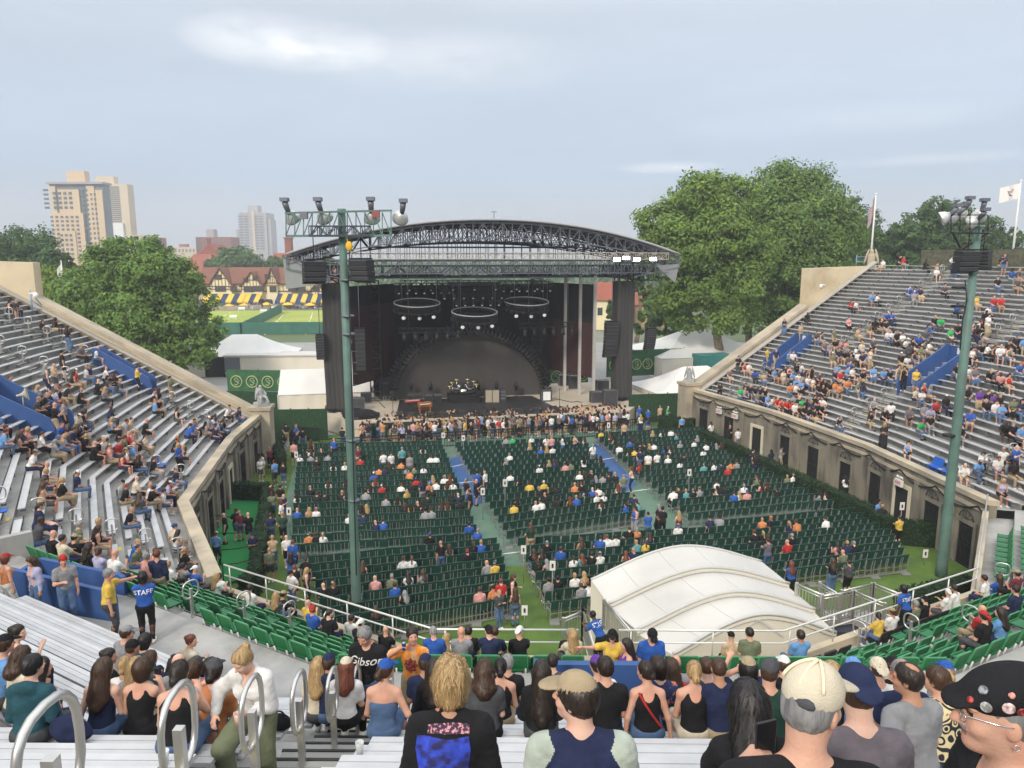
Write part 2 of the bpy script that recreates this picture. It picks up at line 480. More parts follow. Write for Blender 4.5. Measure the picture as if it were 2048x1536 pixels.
def skeleton(sp):
	g = sp.get; s = g('h', (1.62 if g('fem') else 1.70) if g('sit', True) else 1.72) / 1.75; J = {'s': s}
	sit = g('sit', True); seat = g('seat', .44)
	P = np.array([0, 0, .11 * s]) if sit else np.array([0, 0, .94 * s + g('drop', 0)])
	P = P + np.array(g('shift', (0, 0, 0)))
	Rt = rot_z(R(g('twist', 0))) @ rot_x(-R(g('lean', 12 if sit else 2))) @ rot_y(R(g('side', 0)))
	Rh = rot_z(R(g('twist', 0) + g('hy', 0))) @ rot_x(-R(g('hp', 5))) @ rot_y(R(g('hr', 0)))
	sw = g('sw', .165 if not g('fem') else .148) * s
	J.update(P=P, Rt=Rt, Rh=Rh, sw=sw)
	J['chest'] = P + Rt @ np.array([0, 0, .29 * s]); J['neck'] = P + Rt @ np.array([0, -.005, .50 * s])
	J['hc'] = J['neck'] + Rt @ np.array([0, .0, .075 * s]) + Rh @ np.array([0, .025, .105 * s])
	hips = .095 * s
	for sd, nm in ((-1, 'L'), (1, 'R')):
		sh = J['neck'] + Rt @ np.array([sd * sw, 0, -.078 * s]); J['sh' + nm] = sh
		a = g('arm' + nm, 'lap' if sit else 'down')
		Ry = rot_z(R(g('twist', 0)))
		pre = {'lap': P + np.array([sd * .07, .27, .06]), 'knee': P + np.array([sd * .17, .38, .06]), 'down': sh + np.array([sd * .07, .03, -.53 * s]),
			   'phone': J['neck'] + Ry @ np.array([sd * .05, .30, -.16]), 'hold': J['neck'] + Ry @ np.array([sd * .08, .27, -.27]), 'fold': J['neck'] + Ry @ np.array([-sd * .07, .21, -.24]),
			   'face': J['hc'] + J['Rh'] @ np.array([sd * .05, .15, -.08]), 'side': P + np.array([sd * .25, -.02, -.08]), 'hip': P + np.array([sd * .2, .05, .12]), 'hidden': P + np.array([sd * .12, .24, .02]),
			   'pocket': P + np.array([sd * .19, .04, -.02])}
		t = pre[a] if isinstance(a, str) else np.array(a, float)
		hint = Ry @ np.array(g('el' + nm, (sd * .6, -.6, -.7)), float)
		J['el' + nm], J['wr' + nm] = ik(sh, t, .285 * s, .245 * s, hint)
		hip = P + rot_z(R(g('hipyaw', 0))) @ np.array([sd * hips, 0, -.02 * s]); J['hip' + nm] = hip
		if sit: ft = np.array(g('foot' + nm, (sd * (.10 + g('spread', .02)), .40, -seat + .075)))
		else: ft = np.array(g('foot' + nm, (sd * .10, .0 if sd < 0 else .03, .075)))
		J['kn' + nm], J['an' + nm] = ik(hip, ft, .435 * s, .43 * s, g('kn' + nm, (sd * .15, 1., .6) if sit else (sd * .1, 1, 0)))
	return J
def hand_prims(wr, el, sd, s, curl=.5, palm=None, lab=SKIN, point=False):
	"""palm, four unequal bent fingers and a thumb leaving the side of the palm"""
	f = wr - el; f = f / np.linalg.norm(f)
	n = np.array(palm if palm is not None else (0, 0, -1.), float); n = n - f * (n @ f); n /= (np.linalg.norm(n) + 1e-9)
	x = np.cross(f, n) * sd                    # towards the thumb side
	out = [Cone(wr - f * .01, wr + f * .03 * s, .024 * s, .026 * s, lab, .015)]
	for i, (w, ln) in enumerate(((.026, .072), (.009, .082), (-.009, .076), (-.026, .058))):
		k = wr + f * .082 * s + x * w * s
		out.append(Cone(wr + f * .025 * s + x * w * .75 * s, k, .0145 * s, .012 * s, lab, .012))
		cu = 0.08 if (point and i == 0) else (1.5 if point else curl)
		d1 = f * math.cos(cu) + n * math.sin(cu); d2 = f * math.cos(cu * 2.0) + n * math.sin(cu * 2.0)
		m = k + d1 * ln * .52 * s; e = m + d2 * ln * .48 * s
		out += [Cone(k, m, .0105 * s, .0095 * s, lab, .004), Cone(m, e, .0095 * s, .008 * s, lab, .004)]
	b = wr + f * .025 * s + x * .024 * s; m = b + (f * .55 + x * .75 + n * .25) * .042 * s; e = m + (f * .8 + x * .15 + n * .5) * .03 * s
	out += [Cone(b, m, .0135 * s, .011 * s, lab, .008), Cone(m, e, .011 * s, .009 * s, lab, .004)]
	return out
def body_prims(sp, J, hi=False):
	"""prims by group; labels as above"""
	g = sp.get; s = J['s']; fat = g('fat', 1.0); fem = g('fem', False)
	Rt, Rh, P, hc, nk, ch = J['Rt'], J['Rh'], J['P'], J['hc'], J['neck'], J['chest']
	T = lambda x, y, z: P + Rt @ np.array([x, y, z]) * s
	Hd = lambda x, y, z: hc + Rh @ np.array([x, y, z]) * s
	G = {k: [] for k in ('skin', 'top', 'bottom', 'hair', 'shoe', 'cap')}
	S = G['skin']
	wch = (.150 if fem else .168) * (1 + (fat - 1) * .5)
	torso = [(T(0, -.005, 0), (.160 * fat ** .6 if fem else .155 * fat ** .6, .115 * fat, .13)), (T(0, .0, .15), ((.125 if fem else .14) * fat, .098 * fat, .15)), (T(0, .0, .33), (wch, .108 * (1 + (fat - 1) * .6), .165))]
	for c, r in torso: S.append(Ell(c, np.array(r) * s, Rt, SKIN, .06))
	for nm, sd in (('L', -1), ('R', 1)):
		S.append(Cone(nk + Rt @ np.array([sd * .03, -.01, -.01]) * s, J['sh' + nm], .05 * s, .058 * s, SKIN, .04))
		if fem: S.append(Ell(T(sd * .075, .085, .31), np.array([.068, .06, .065]) * s, Rt, SKIN, .035))
		S.append(Cone(J['sh' + nm], J['el' + nm], (.05 if fem else .056) * s * fat ** .5, (.037 if fem else .043) * s, SKIN, .03))
		S.append(Cone(J['el' + nm], J['wr' + nm], (.036 if fem else .042) * s, (.023 if fem else .027) * s, SKIN, .02))
		S.append(Cone(J['hip' + nm], J['kn' + nm], .088 * s * fat ** .6, .058 * s, SKIN, .04))
		kn, an = J['kn' + nm], J['an' + nm]
		calf = kn + (an - kn) * .3 - np.array([0, .012, 0])
		S.append(Cone(kn, calf, .056 * s, .055 * s, SKIN, .03)); S.append(Cone(calf, an, .054 * s, .036 * s, SKIN, .03))
		fy = rot_z(R(g('hipyaw', 0) + g('fy' + nm, -sd * 10))) @ np.array([0, 1., 0]); fp = g('fp' + nm, 0)
		fdir = fy * math.cos(R(fp)) + np.array([0, 0, -math.sin(R(fp))])
		heel = an + np.array([0, 0, -.035]) - fdir * .045; toe = an + np.array([0, 0, -.045]) + fdir * .17 * s
		S.append(Cone(heel, an + np.array([0, 0, -.04]) + fdir * .1, .038 * s, .032 * s, SKIN, .02))
		G['shoe'] += [Cone(heel, heel + fdir * .10, .047 * s, .046 * s, SHOE, .03), Cone(heel + fdir * .10 - np.array([0, 0, .004]), toe, .046 * s, .034 * s, SHOE, .03), Cone(an - np.array([0, 0, .01]), heel + fdir * .06, .045 * s, .045 * s, SHOE, .03)]
		hp = g('hand' + nm, None) or {}
		if hi: S += hand_prims(J['wr' + nm], J['el' + nm], sd, s, hp.get('curl', .45), hp.get('palm', (-sd * .5, 0, -1.)), SKIN, hp.get('point', False))
		else:
			f = J['wr' + nm] - J['el' + nm]; f /= np.linalg.norm(f)
			S += [Cone(J['wr' + nm], J['wr' + nm] + f * .10 * s, .03 * s, .026 * s, SKIN, .02), Cone(J['wr' + nm] + f * .09 * s, J['wr' + nm] + f * .15 * s + np.array([0, 0, -.02]), .022 * s, .016 * s, SKIN, .02)]
	S.append(Cone(nk + Rt @ np.array([0, -.01, -.05]) * s, Hd(0, -.025, -.06), (.052 if fem else .060) * s, (.048 if fem else .058) * s, SKIN, .03))
	S.append(Ell(Hd(0, -.008, .028), np.array([.074, .094, .088]) * s, Rh, SKIN, .02))
	S.append(Ell(Hd(0, .022, -.045), np.array([.060, .068, .078]) * s, Rh, SKIN, .035))
	S.append(Ell(Hd(0, .064, -.092), np.array([.030, .030, .026]) * s, Rh, SKIN, .03))
	S.append(Cone(Hd(0, .086, .014), Hd(0, .113, -.026), .010 * s, .0135 * s, SKIN, .012))
	for sd in (-1, 1): S.append(Ell(Hd(sd * .074, -.006, -.015), np.array([.011, .020, .031]) * s, Rh @ rot_z(sd * .35), SKIN, .008))
	if hi:
		for sd in (-1, 1):
			S.append(Ell(Hd(sd * .033, .066, -.032), np.array([.024, .022, .022]) * s, Rh, SKIN, .025))      # cheek
			S.append(Ell(Hd(sd * .030, .0775, .026), np.array([.024, .012, .009]) * s, Rh, SKIN, .012))       # brow
			S.append(Ell(Hd(sd * .031, .0800, .008), np.array([.0125, .0085, .0062]) * s, Rh, EYE, .003))
			S.append(Ell(Hd(sd * .031, .0865, .031), np.array([.019, .006, .0042]) * s, Rh, HAIR, .003))
			S.append(Ell(Hd(sd * .010, .098, -.032), np.array([.009, .010, .008]) * s, Rh, SKIN, .006))
		S.append(Ell(Hd(0, .084, -.058), np.array([.024, .011, .0065]) * s, Rh, LIP, .005)); S.append(Ell(Hd(0, .082, -.068), np.array([.020, .011, .0065]) * s, Rh, LIP, .005))
		if g('goatee'): S.append(Ell(Hd(0, .066, -.094), np.array([.022, .026, .022]) * s, Rh, BEARD, .008))
		if g('beard'):
			S.append(Ell(Hd(0, .054, -.088), np.array([.040, .036, .028]) * s, Rh, BEARD, .012))
			for sd in (-1, 1): S.append(Cone(Hd(sd * .058, .02, -.03), Hd(sd * .035, .055, -.085), .010 * s, .016 * s, BEARD, .012))
		if g('tache'): S.append(Ell(Hd(0, .092, -.046), np.array([.032, .010, .008]) * s, Rh, BEARD, .006))
	# ---- top
	tt = g('top', 'tee'); o = g('loose', .014)
	if tt:
		A = G['top']
		for i, (c, r) in enumerate(torso):
			if tt in ('tube',) and i == 2: c = T(0, .0, .27); r = (r[0], r[1], .12)
			A.append(Ell(c, np.array(r) * s + o, Rt, TOP, .07))
		if fem and tt != 'tube':
			for sd in (-1, 1): A.append(Ell(T(sd * .075, .085, .31), np.array([.068, .06, .065]) * s + o * .6, Rt, TOP, .045))
		for nm, sd in (('L', -1), ('R', 1)):
			sh, el, wr = J['sh' + nm], J['el' + nm], J['wr' + nm]
			if tt in ('tee', 'long', 'hoodie', 'open'):
				A.append(Cone(nk + Rt @ np.array([sd * .045, -.012, -.02]) * s, sh, .05 * s + o * .5, .060 * s + o * .7, TOP, .045))
				fr = 1.0 if tt != 'tee' else g('sleeve', .58)
				A.append(Cone(sh, sh + (el - sh) * fr, .060 * s * fat ** .4 + o, .054 * s * fat ** .3 + o * 1.5, SLEEVE if g('slc') else TOP, .035))
				if tt != 'tee':
					fl = g('cuff', .93)
					A.append(Cone(el, el + (wr - el) * fl, .046 * s + o, .035 * s + o * .7, TOP, .03))
			elif tt == 'tank':
				A.append(Cone(T(sd * .085, .02, .40), T(sd * .095, -.01, .475), .036 * s + o * .4, .024 * s, TOP, .04))
		if tt == 'hoodie': A.append(Ell(nk + Rt @ np.array([0, -.075, -.015]) * s, np.array([.11, .06, .075]) * s, Rt, TOP, .04))
		if g('collar'):
			for sd in (-1, 1): A.append(Cone(nk + Rt @ np.array([sd * .06, .03, .0]) * s, nk + Rt @ np.array([sd * .035, -.055, .035]) * s, .02 * s, .02 * s, TOP, .02))
	# ---- bottom
	bt = g('bottom', 'pants')
	B_ = G['bottom']
	if bt:
		B_.append(Ell(T(0, -.01, -.02), np.array([.165 * fat ** .6, .125 * fat, .125]) * s + .008, Rt, BOT, .05))
		for nm in 'LR':
			hp_, kn, an = J['hip' + nm], J['kn' + nm], J['an' + nm]
			w = g('wide', 0.0)
			if bt in ('pants', 'shorts'):
				fr = 1.0 if bt == 'pants' else .82
				B_.append(Cone(hp_, hp_ + (kn - hp_) * fr, .096 * s * fat ** .6 + .006 + w * .5, (.068 if bt == 'pants' else .082) * s + w, BOT, .045))
				if bt == 'pants': B_.append(Cone(kn, kn + (an - kn) * .93, .068 * s + w, .050 * s + w, BOT, .03))
			else:
				B_.append(Cone(hp_, kn, .105 * s, .10 * s, BOT, .12)); B_.append(Cone(kn, kn + (an - kn) * g('skirt', .5), .10 * s, .10 * s, BOT, .12))
	# ---- hair
	hs = g('hair', 'short'); Hh = G['hair']
	if hs not in ('bald', None):
		th = {'buzz': .004, 'short': .012, 'long': .016, 'pony': .008, 'bun': .008, 'bob': .018, 'curly': .034, 'balding': .008, 'shag': .022, 'wavy': .022}[hs]
		Hh.append(Ell(Hd(0, -.016, .034), (np.array([.075, .092, .090]) + th) * s, Rh, HAIR, .02))
		Hh.append(Ell(Hd(0, -.040, -.005), (np.array([.068, .062, .075]) + th) * s, Rh, HAIR, .03))
		L_ = g('hlen', .30)
		if hs in ('long', 'wavy', 'curly'):
			if hs == 'curly': L_ = g('hlen', .12)
			dn = nk + Rt @ np.array([0, -.115, .10 - L_]) * s
			Hh.append(Cone(Hd(0, -.06, -.03), dn, .085 * s + th * .4, .07 * s + th * .5, HAIR, .05))
			for sd in (-1, 1):
				Hh.append(Cone(Hd(sd * .06, -.035, -.02), nk + Rt @ np.array([sd * .085, -.085, .12 - L_ * .85]) * s, .042 * s + th * .3, .045 * s + th * .3, HAIR, .05))
		if hs in ('bob', 'shag'):
			for sd in (-1, 1): Hh.append(Cone(Hd(sd * .062, -.02, .0), Hd(sd * .058, -.03, -.095), .035 * s, .036 * s, HAIR, .05))
			Hh.append(Cone(Hd(0, -.07, .0), Hd(0, -.065, -.105), .06 * s, .05 * s, HAIR, .05))
		if hs == 'pony':
			Hh += [Cone(Hd(0, -.10, .02), Hd(0, -.135, -.03), .028 * s, .034 * s, HAIR, .02), Cone(Hd(0, -.135, -.03), nk + Rt @ np.array([0, -.12, -.04 - L_ * .3]) * s, .034 * s, .018 * s, HAIR, .03)]
		if hs == 'bun': Hh.append(Ell(Hd(0, -.105, g('bunz', .05)), np.array([.043, .04, .043]) * s, Rh, HAIR, .015))
	cp = g('cap')
	if cp:
		yaw = 0 if cp == 'cap' else 180 if cp == 'back' else 0
		yaw = g('capyaw', yaw)
		Rc = Rh @ rot_z(R(yaw))
		C_ = lambda x, y, z: hc + Rc @ np.array([x, y, z]) * s
		if cp in ('cap', 'back'):
			G['cap'] += [Ell(hc + Rh @ np.array([0, -.010, .045]) * s, np.array([.086, .106, .092]) * s, Rh, CAP, .01)]
			G['cap'] += [Ell(C_(0, .115, .045 if cp == 'cap' else .036), np.array([.074, .085, .011]) * s, Rc @ rot_x(-R(12 if cp == 'cap' else 32)), CAP, .012)]
		elif cp == 'flat':
			G['cap'] += [Ell(C_(0, -.014, .066), np.array([.090, .116, .062]) * s, Rc @ rot_x(-R(16)), CAP, .02), Ell(C_(0, .100, .040), np.array([.060, .048, .012]) * s, Rc @ rot_x(-R(18)), CAP, .02)]
		elif cp == 'hat':
			G['cap'] += [Ell(C_(0, -.005, .06), np.array([.085, .10, .085]) * s, Rc, CAP, .02), Ell(C_(0, 0, .05), np.array([.16, .17, .014]) * s, Rc, CAP, .03)]
	return G
def cut_list(sp, J, grp):
	g = sp.get; s = J['s']; Rt, Rh, P, nk, hc = J['Rt'], J['Rh'], J['P'], J['neck'], J['hc']
	cuts = []
	def plane(pt, nrm):                       # keep side where (P-pt).n > 0
		nrm = np.array(nrm, float); nrm /= np.linalg.norm(nrm)
		return lambda Q: (Q - pt) @ nrm
	def sub(prim): return prim.d
	if grp == 'top':
		hem = P + Rt @ np.array([0, 0, g('hem', -.10)]) * s
		cuts.append(plane(hem, Rt @ np.array([0, 0, 1.])))
		tt = g('top', 'tee')
		if tt == 'tube':
			top = P + Rt @ np.array([0, 0, .33]) * s; cuts.append(plane(top, Rt @ np.array([0, -.0, -1.])))
		elif tt == 'tank':
			c = nk + Rt @ np.array([0, -.02, -.03]) * s
			cuts.append(sub(Ell(c + Rt @ np.array([0, .0, -.04]) * s, np.array([.068, .2, .085]) * s, Rt)))
		else:
			cuts.append(sub(Cone(nk + Rt @ np.array([0, .04, .0]) * s, nk + Rt @ np.array([0, .015, .14]) * s, .060 * s, .072 * s)))
		if tt == 'open':
			cuts.append(sub(Ell(P + Rt @ np.array([0, .19, .22]) * s, np.array([.085, .16, .5]) * s, Rt)))
	if grp == 'hair':
		f = .0 if g('hair') not in ('long', 'wavy', 'curly', 'bob') else .012
		cuts.append(sub(Ell(hc + Rh @ np.array([0, .085 + f, -.035]) * s, np.array([.075, .085, .095]) * s, Rh)))
		if g('hair') in ('short', 'buzz', 'balding', 'pony', 'bun'):
			cuts.append(lambda Q: -(-(((Q - hc) @ Rh)[..., 2] - ((-.075 if g('hair') != 'buzz' else -.06) + .55 * np.maximum(0, ((Q - hc) @ Rh)[..., 1] + .03)) * s)))
		if g('hair') == 'balding': cuts.append(sub(Ell(hc + Rh @ np.array([0, -.055, .13]) * s, np.array([.05, .07, .06]) * s, Rh)))
		if g('cap') in ('cap', 'back', 'hat', 'flat'): cuts.append(lambda Q: -(((Q - hc) @ Rh)[..., 2] - .075 * s))
	if grp == 'cap':
		cp = g('cap')
		if cp in ('cap', 'back'):
			tl = rot_x(0)
			cuts.append(lambda Q: np.where(np.abs(((Q - hc) @ Rh)[..., 1]) > .11 * s, .01, ((Q - hc) @ Rh)[..., 2] - .018 * s))
			cuts.append(sub(Ell(hc + Rh @ np.array([0, -.008, .035]) * s, np.array([.073, .094, .088]) * s, Rh)))
	return cuts
# ------------------------------------------------------------ stadium geometry: the front wall in plan, seen from above, left end to right end
FW = [(-18.0, 51.5), (-17.4, 44.8), (-15.0, 32.6), (-10.4, 24.6), (-2.3, 19.9), (7.9, 19.8), (16.3, 24.2), (22.0, 32.6), (21.2, 43.0), (19.0, 52.5), (15.4, 61.8)]
NSEG = len(FW) - 1
_n = []
for i in range(NSEG):
	dx, dy = FW[i + 1][0] - FW[i][0], FW[i + 1][1] - FW[i][1]; L = math.hypot(dx, dy)
	_n.append((dy / L, -dx / L))                       # outward (away from the court)
_m = []
for i in range(NSEG + 1):
	a = _n[max(i - 1, 0)]; b = _n[min(i, NSEG - 1)]
	sx, sy = a[0] + b[0], a[1] + b[1]; L = math.hypot(sx, sy); sx /= L; sy /= L
	k = 1 / (sx * a[0] + sy * a[1]); _m.append((sx * k, sy * k))
# walking left end -> right end the court lies to the left, so 'outward' is to the right of travel
def PT(u, d):
	j = min(int(u), NSEG - 1); t = u - j
	a = (FW[j][0] + _m[j][0] * d, FW[j][1] + _m[j][1] * d); b = (FW[j + 1][0] + _m[j + 1][0] * d, FW[j + 1][1] + _m[j + 1][1] * d)
	return (a[0] + (b[0] - a[0]) * t, a[1] + (b[1] - a[1]) * t)
def UIN(u):                                            # unit vector towards the court
	j = min(int(u), NSEG - 1); return (-_n[j][0], -_n[j][1])
def locate(x, y):
	best = None
	for j in range(NSEG):
		d = (x - FW[j][0]) * _n[j][0] + (y - FW[j][1]) * _n[j][1]
		a = (FW[j][0] + _m[j][0] * d, FW[j][1] + _m[j][1] * d); b = (FW[j + 1][0] + _m[j + 1][0] * d, FW[j + 1][1] + _m[j + 1][1] * d)
		ex, ey = b[0] - a[0], b[1] - a[1]; L = ex * ex + ey * ey
		t = ((x - a[0]) * ex + (y - a[1]) * ey) / L
		if -.001 <= t <= 1.001 and d > -3:
			if best is None or abs(d) < abs(best[1]): best = (j + min(max(t, 0), .9999), d)
	return best
U_NEAR0, U_NEAR1 = 3.0, 7.0
def near(u): return U_NEAR0 <= u < U_NEAR1
WRUN, WRISE, WD0, WZ0, WROWS = .52, .302, .7, 3.3, 35   # wings: plain bench rows from the front wall to the rim
NRUN, NRISE, ND0, NZ0, NROWS = .77, .465, .2, 2.9, 7    # near stand: rows of green seats
CD0, CD1, CZ = ND0 + NROWS * NRUN, 7.45, NZ0 + NROWS * NRISE   # concourse
URUN, URISE, UROWS = .60, .340, 22                       # benches above the concourse
BENCH_H = .42
def tread(u, d):
	if near(u):
		if d < ND0: return NZ0
		if d < CD0: return NZ0 + NRISE * int((d - ND0) / NRUN)
		if d < CD1: return CZ
		return CZ + URISE * (1 + min(int((d - CD1) / URUN), UROWS - 1))
	if d < WD0: return WZ0
	return WZ0 + WRISE * min(int((d - WD0) / WRUN), WROWS - 1)
def row_of(u, d):
	if near(u):
		if d < CD0: return ('seat', max(0, int((d - ND0) / NRUN)))
		if d < CD1: return ('walk', 0)
		return ('up', int((d - CD1) / URUN))
	return ('wing', max(0, min(WROWS - 1, int((d - WD0) / WRUN))))
def row_d(kind, i):                                    # where one sits in that row
	return {'seat': ND0 + NRUN * i + .42, 'walk': CD0 + .9, 'up': CD1 + URUN * i + .36, 'wing': WD0 + WRUN * i + .32}[kind]
def row_z(kind, i):
	return {'seat': NZ0 + NRISE * i, 'walk': CZ, 'up': CZ + URISE * (i + 1), 'wing': WZ0 + WRISE * i}[kind]
def smooth_z(u, d):
	if near(u): return NZ0 + NRISE * (d - ND0) / NRUN if d < CD0 else (CZ if d < CD1 else CZ + URISE * (.5 + (d - CD1) / URUN))
	return WZ0 + WRISE * (d - WD0) / WRUN
def onstand(px, py, h):
	"""where the view ray comes within h above the sloping stand"""
	d = ray(px, py); t = 4.0; prev = t
	while t < 140:
		x, y, z = d.x * t, d.y * t, CAM_H + d.z * t
		l = locate(x, y)
		if l and l[1] > -.2 and z <= smooth_z(*l) + h:
			return l
		t += .1
	return None
# ------------------------------------------------------------ the setting: ground, court, lawn
M_asph = mat('paving_grey', (.30, .30, .29), .9, .18, .35, .3, 30)
M_ground = mat('distant_ground', (.10, .14, .06), .95, .4, .02, alt=(.22, .21, .19), altscale=.012)
M_turf = mat('artificial_grass', (.10, .175, .03), .95, .22, 1.2, .8, 220, alt=(.085, .15, .035), altscale=.7)
M_lawn = mat('mown_lawn', (.30, .38, .055), .95, .12, .09, .2, 20, alt=(.36, .38, .08), altscale=.05)
M_mat = mat('court_green_mat', (.105, .19, .135), .85, .10, .8, .1, 60, alt=(.13, .20, .15), altscale=.35)
M_blue_mat = mat('court_blue_paint', (.045, .11, .27), .8, .12, .8)
M_carpet = mat('bright_green_carpet', (.02, .22, .06), .9, .10, 1.0, .3, 150)
M_line = mat('white_line_paint', (.75, .75, .72), .7, .08, 3)
def sheet(name, poly, z, m, kind='structure'):
	b = MB(); b.add([(p[0], p[1], z) for p in poly], [tuple(range(len(poly)))])
	o = b.build(name, m);
	# faces up
	if o.data.polygons[0].normal.z < 0: o.data.flip_normals()
	o['kind'] = kind; return o
g = MB(); n = 40
g.add([(0, 300, -.05)] + [(2600 * math.cos(2 * math.pi * k / n), 300 + 2600 * math.sin(2 * math.pi * k / n), -.05) for k in range(n)], [(0, k + 1, (k + 1) % n + 1) for k in range(n)])
g.build('ground', M_ground)['kind'] = 'structure'
sheet('service_yard', [(-75, 40), (75, 40), (75, 128), (-75, 128)], -.03, M_asph)
court = [PT(u, -.02) for u in range(0, 11)]
sheet('court_grass', court + [(13.5, 66), (-17.5, 60)], 0, M_turf)
P2 = lambda px, py, z=0: tuple(at(px, py, z)[:2])
lawn_far = 205
sheet('lawn_tennis_field', [(-110, 137.5), (10, 146), (0, 206), (-125, 202)], .01, M_lawn)
lw = MB()
for (a, b_) in (((545, 628), (640, 672)), ((1030, 330), (1090, 360)),):
	pass
for x0, y0, x1, y1 in ((-60.5, 198, -47, 140), (-75, 198, -62.5, 140), (-45, 196, -31, 142), (-34, 196, -19.5, 143), (-53, 197, -39.5, 141)):
	for k in range(9):
		t0 = k / 9 + .02; t1 = t0 + (.085 if k % 3 else .04)
		a = (x0 + (x1 - x0) * t0, y0 + (y1 - y0) * t0); c = (x0 + (x1 - x0) * t1, y0 + (y1 - y0) * t1)
		lw.add([(a[0] - .12, a[1], .016), (a[0] + .12, a[1], .016), (c[0] + .12, c[1], .016), (c[0] - .12, c[1], .016)], [(0, 1, 2, 3)])
lw.build('lawn_marking', M_line)['kind'] = 'structure'
sheet('court_mat', [P2(*q) for q in ((566, 1020), (600, 888), (900, 872), (1270, 850), (1420, 856), (1500, 895), (1692, 1040), (1400, 1082), (1040, 1132), (622, 1160), (575, 1150))], .004, M_mat)
sheet('blue_walkway', [P2(*q) for q in ((888, 922), (930, 908), (1003, 1000), (946, 1010))], .008, M_blue_mat)
sheet('blue_walkway', [P2(*q) for q in ((1160, 902), (1200, 885), (1275, 970), (1240, 990))], .008, M_blue_mat)
for q in (((902, 968), (958, 962)), ((885, 938), (940, 926)), ((1172, 925), (1230, 915)), ((1250, 985), (1300, 978)), ((640, 1153), (1040, 1104)), ((1290, 1075), (1400, 1060))):
	a, c = Vector((*P2(*q[0]), .011)), Vector((*P2(*q[1]), .011)); d = (c - a).normalized(); nrm = Vector((-d.y, d.x, 0)) * .05
	sheet('court_line', [a - nrm, c - nrm, c + nrm, a + nrm], .012, M_line)
sheet('green_carpet', [P2(*q) for q in ((398, 1100), (404, 985), (548, 990), (500, 1160), (440, 1172))], .10, M_carpet)
sheet('green_carpet', [P2(*q) for q in ((1535, 905), (1560, 880), (1700, 950), (1672, 975))], .10, M_carpet)
# ------------------------------------------------------------ grandstand
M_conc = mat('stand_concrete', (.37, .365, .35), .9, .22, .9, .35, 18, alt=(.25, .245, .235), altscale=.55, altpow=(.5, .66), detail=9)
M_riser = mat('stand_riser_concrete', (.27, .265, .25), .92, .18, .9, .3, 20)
M_step = mat('stair_block_concrete', (.30, .30, .28), .9, .2, 1.2)
M_stone = mat('front_wall_stone', (.235, .21, .165), .92, .28, .8, .6, 9, stretch=(1, 1, .35), alt=(.11, .10, .085), altscale=.9, altpow=(.5, .68))
M_cope = mat('coping_stone', (.47, .40, .29), .9, .2, .6, .4, 14, alt=(.36, .31, .24), altscale=.5)
M_cream = mat('end_wall_stone', (.60, .50, .34), .92, .16, .35, .3, 10, alt=(.46, .36, .22), altscale=.45, altpow=(.48, .7))
M_grey_end = mat('end_slope_concrete', (.40, .375, .33), .9, .15, .6)
M_bench = mat('bench_aluminium', (.54, .545, .55), .42, .13, 2.2, spec=.5, metal=.25)
M_bracket = mat('bench_bracket_steel', (.17, .17, .17), .6, .1)
M_black_gate = mat('black_steel', (.02, .021, .023), .5, .1)
M_steel = mat('brushed_stainless', (.62, .61, .58), .34, .08, 6, metal=.85)
M_rail_white = mat('handrail_pale_steel', (.66, .66, .63), .4, .06, metal=.35)
M_blue = mat('entrance_blue_paint', (.035, .088, .25), .55, .10, .7, .05, 10)
M_yellow = mat('nosing_yellow_paint', (.70, .50, .06), .75, .2, 8)
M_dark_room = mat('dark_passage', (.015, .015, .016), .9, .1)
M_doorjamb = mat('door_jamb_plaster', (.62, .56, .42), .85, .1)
def strip(b, us, d0, d1, z0, z1, flat=True):
	"""ribbon between offsets d0 and d1 along the stand"""
	G = [[(*PT(u, d0), z0) for u in us], [(*PT(u, d1), z1) for u in us]]
	b.grid(G, False)
def knots(u0, u1, extra=()):
	ks = {u0, u1} | {k for k in range(int(math.ceil(u0)), int(u1) + 1) if u0 < k < u1} | set(extra)
	return sorted(ks)
E9 = 1e-6
WINGS = ((0.0, 3.0 - E9, 'left'), (7.0, 10.0 - E9, 'right'))
STANDS = {}
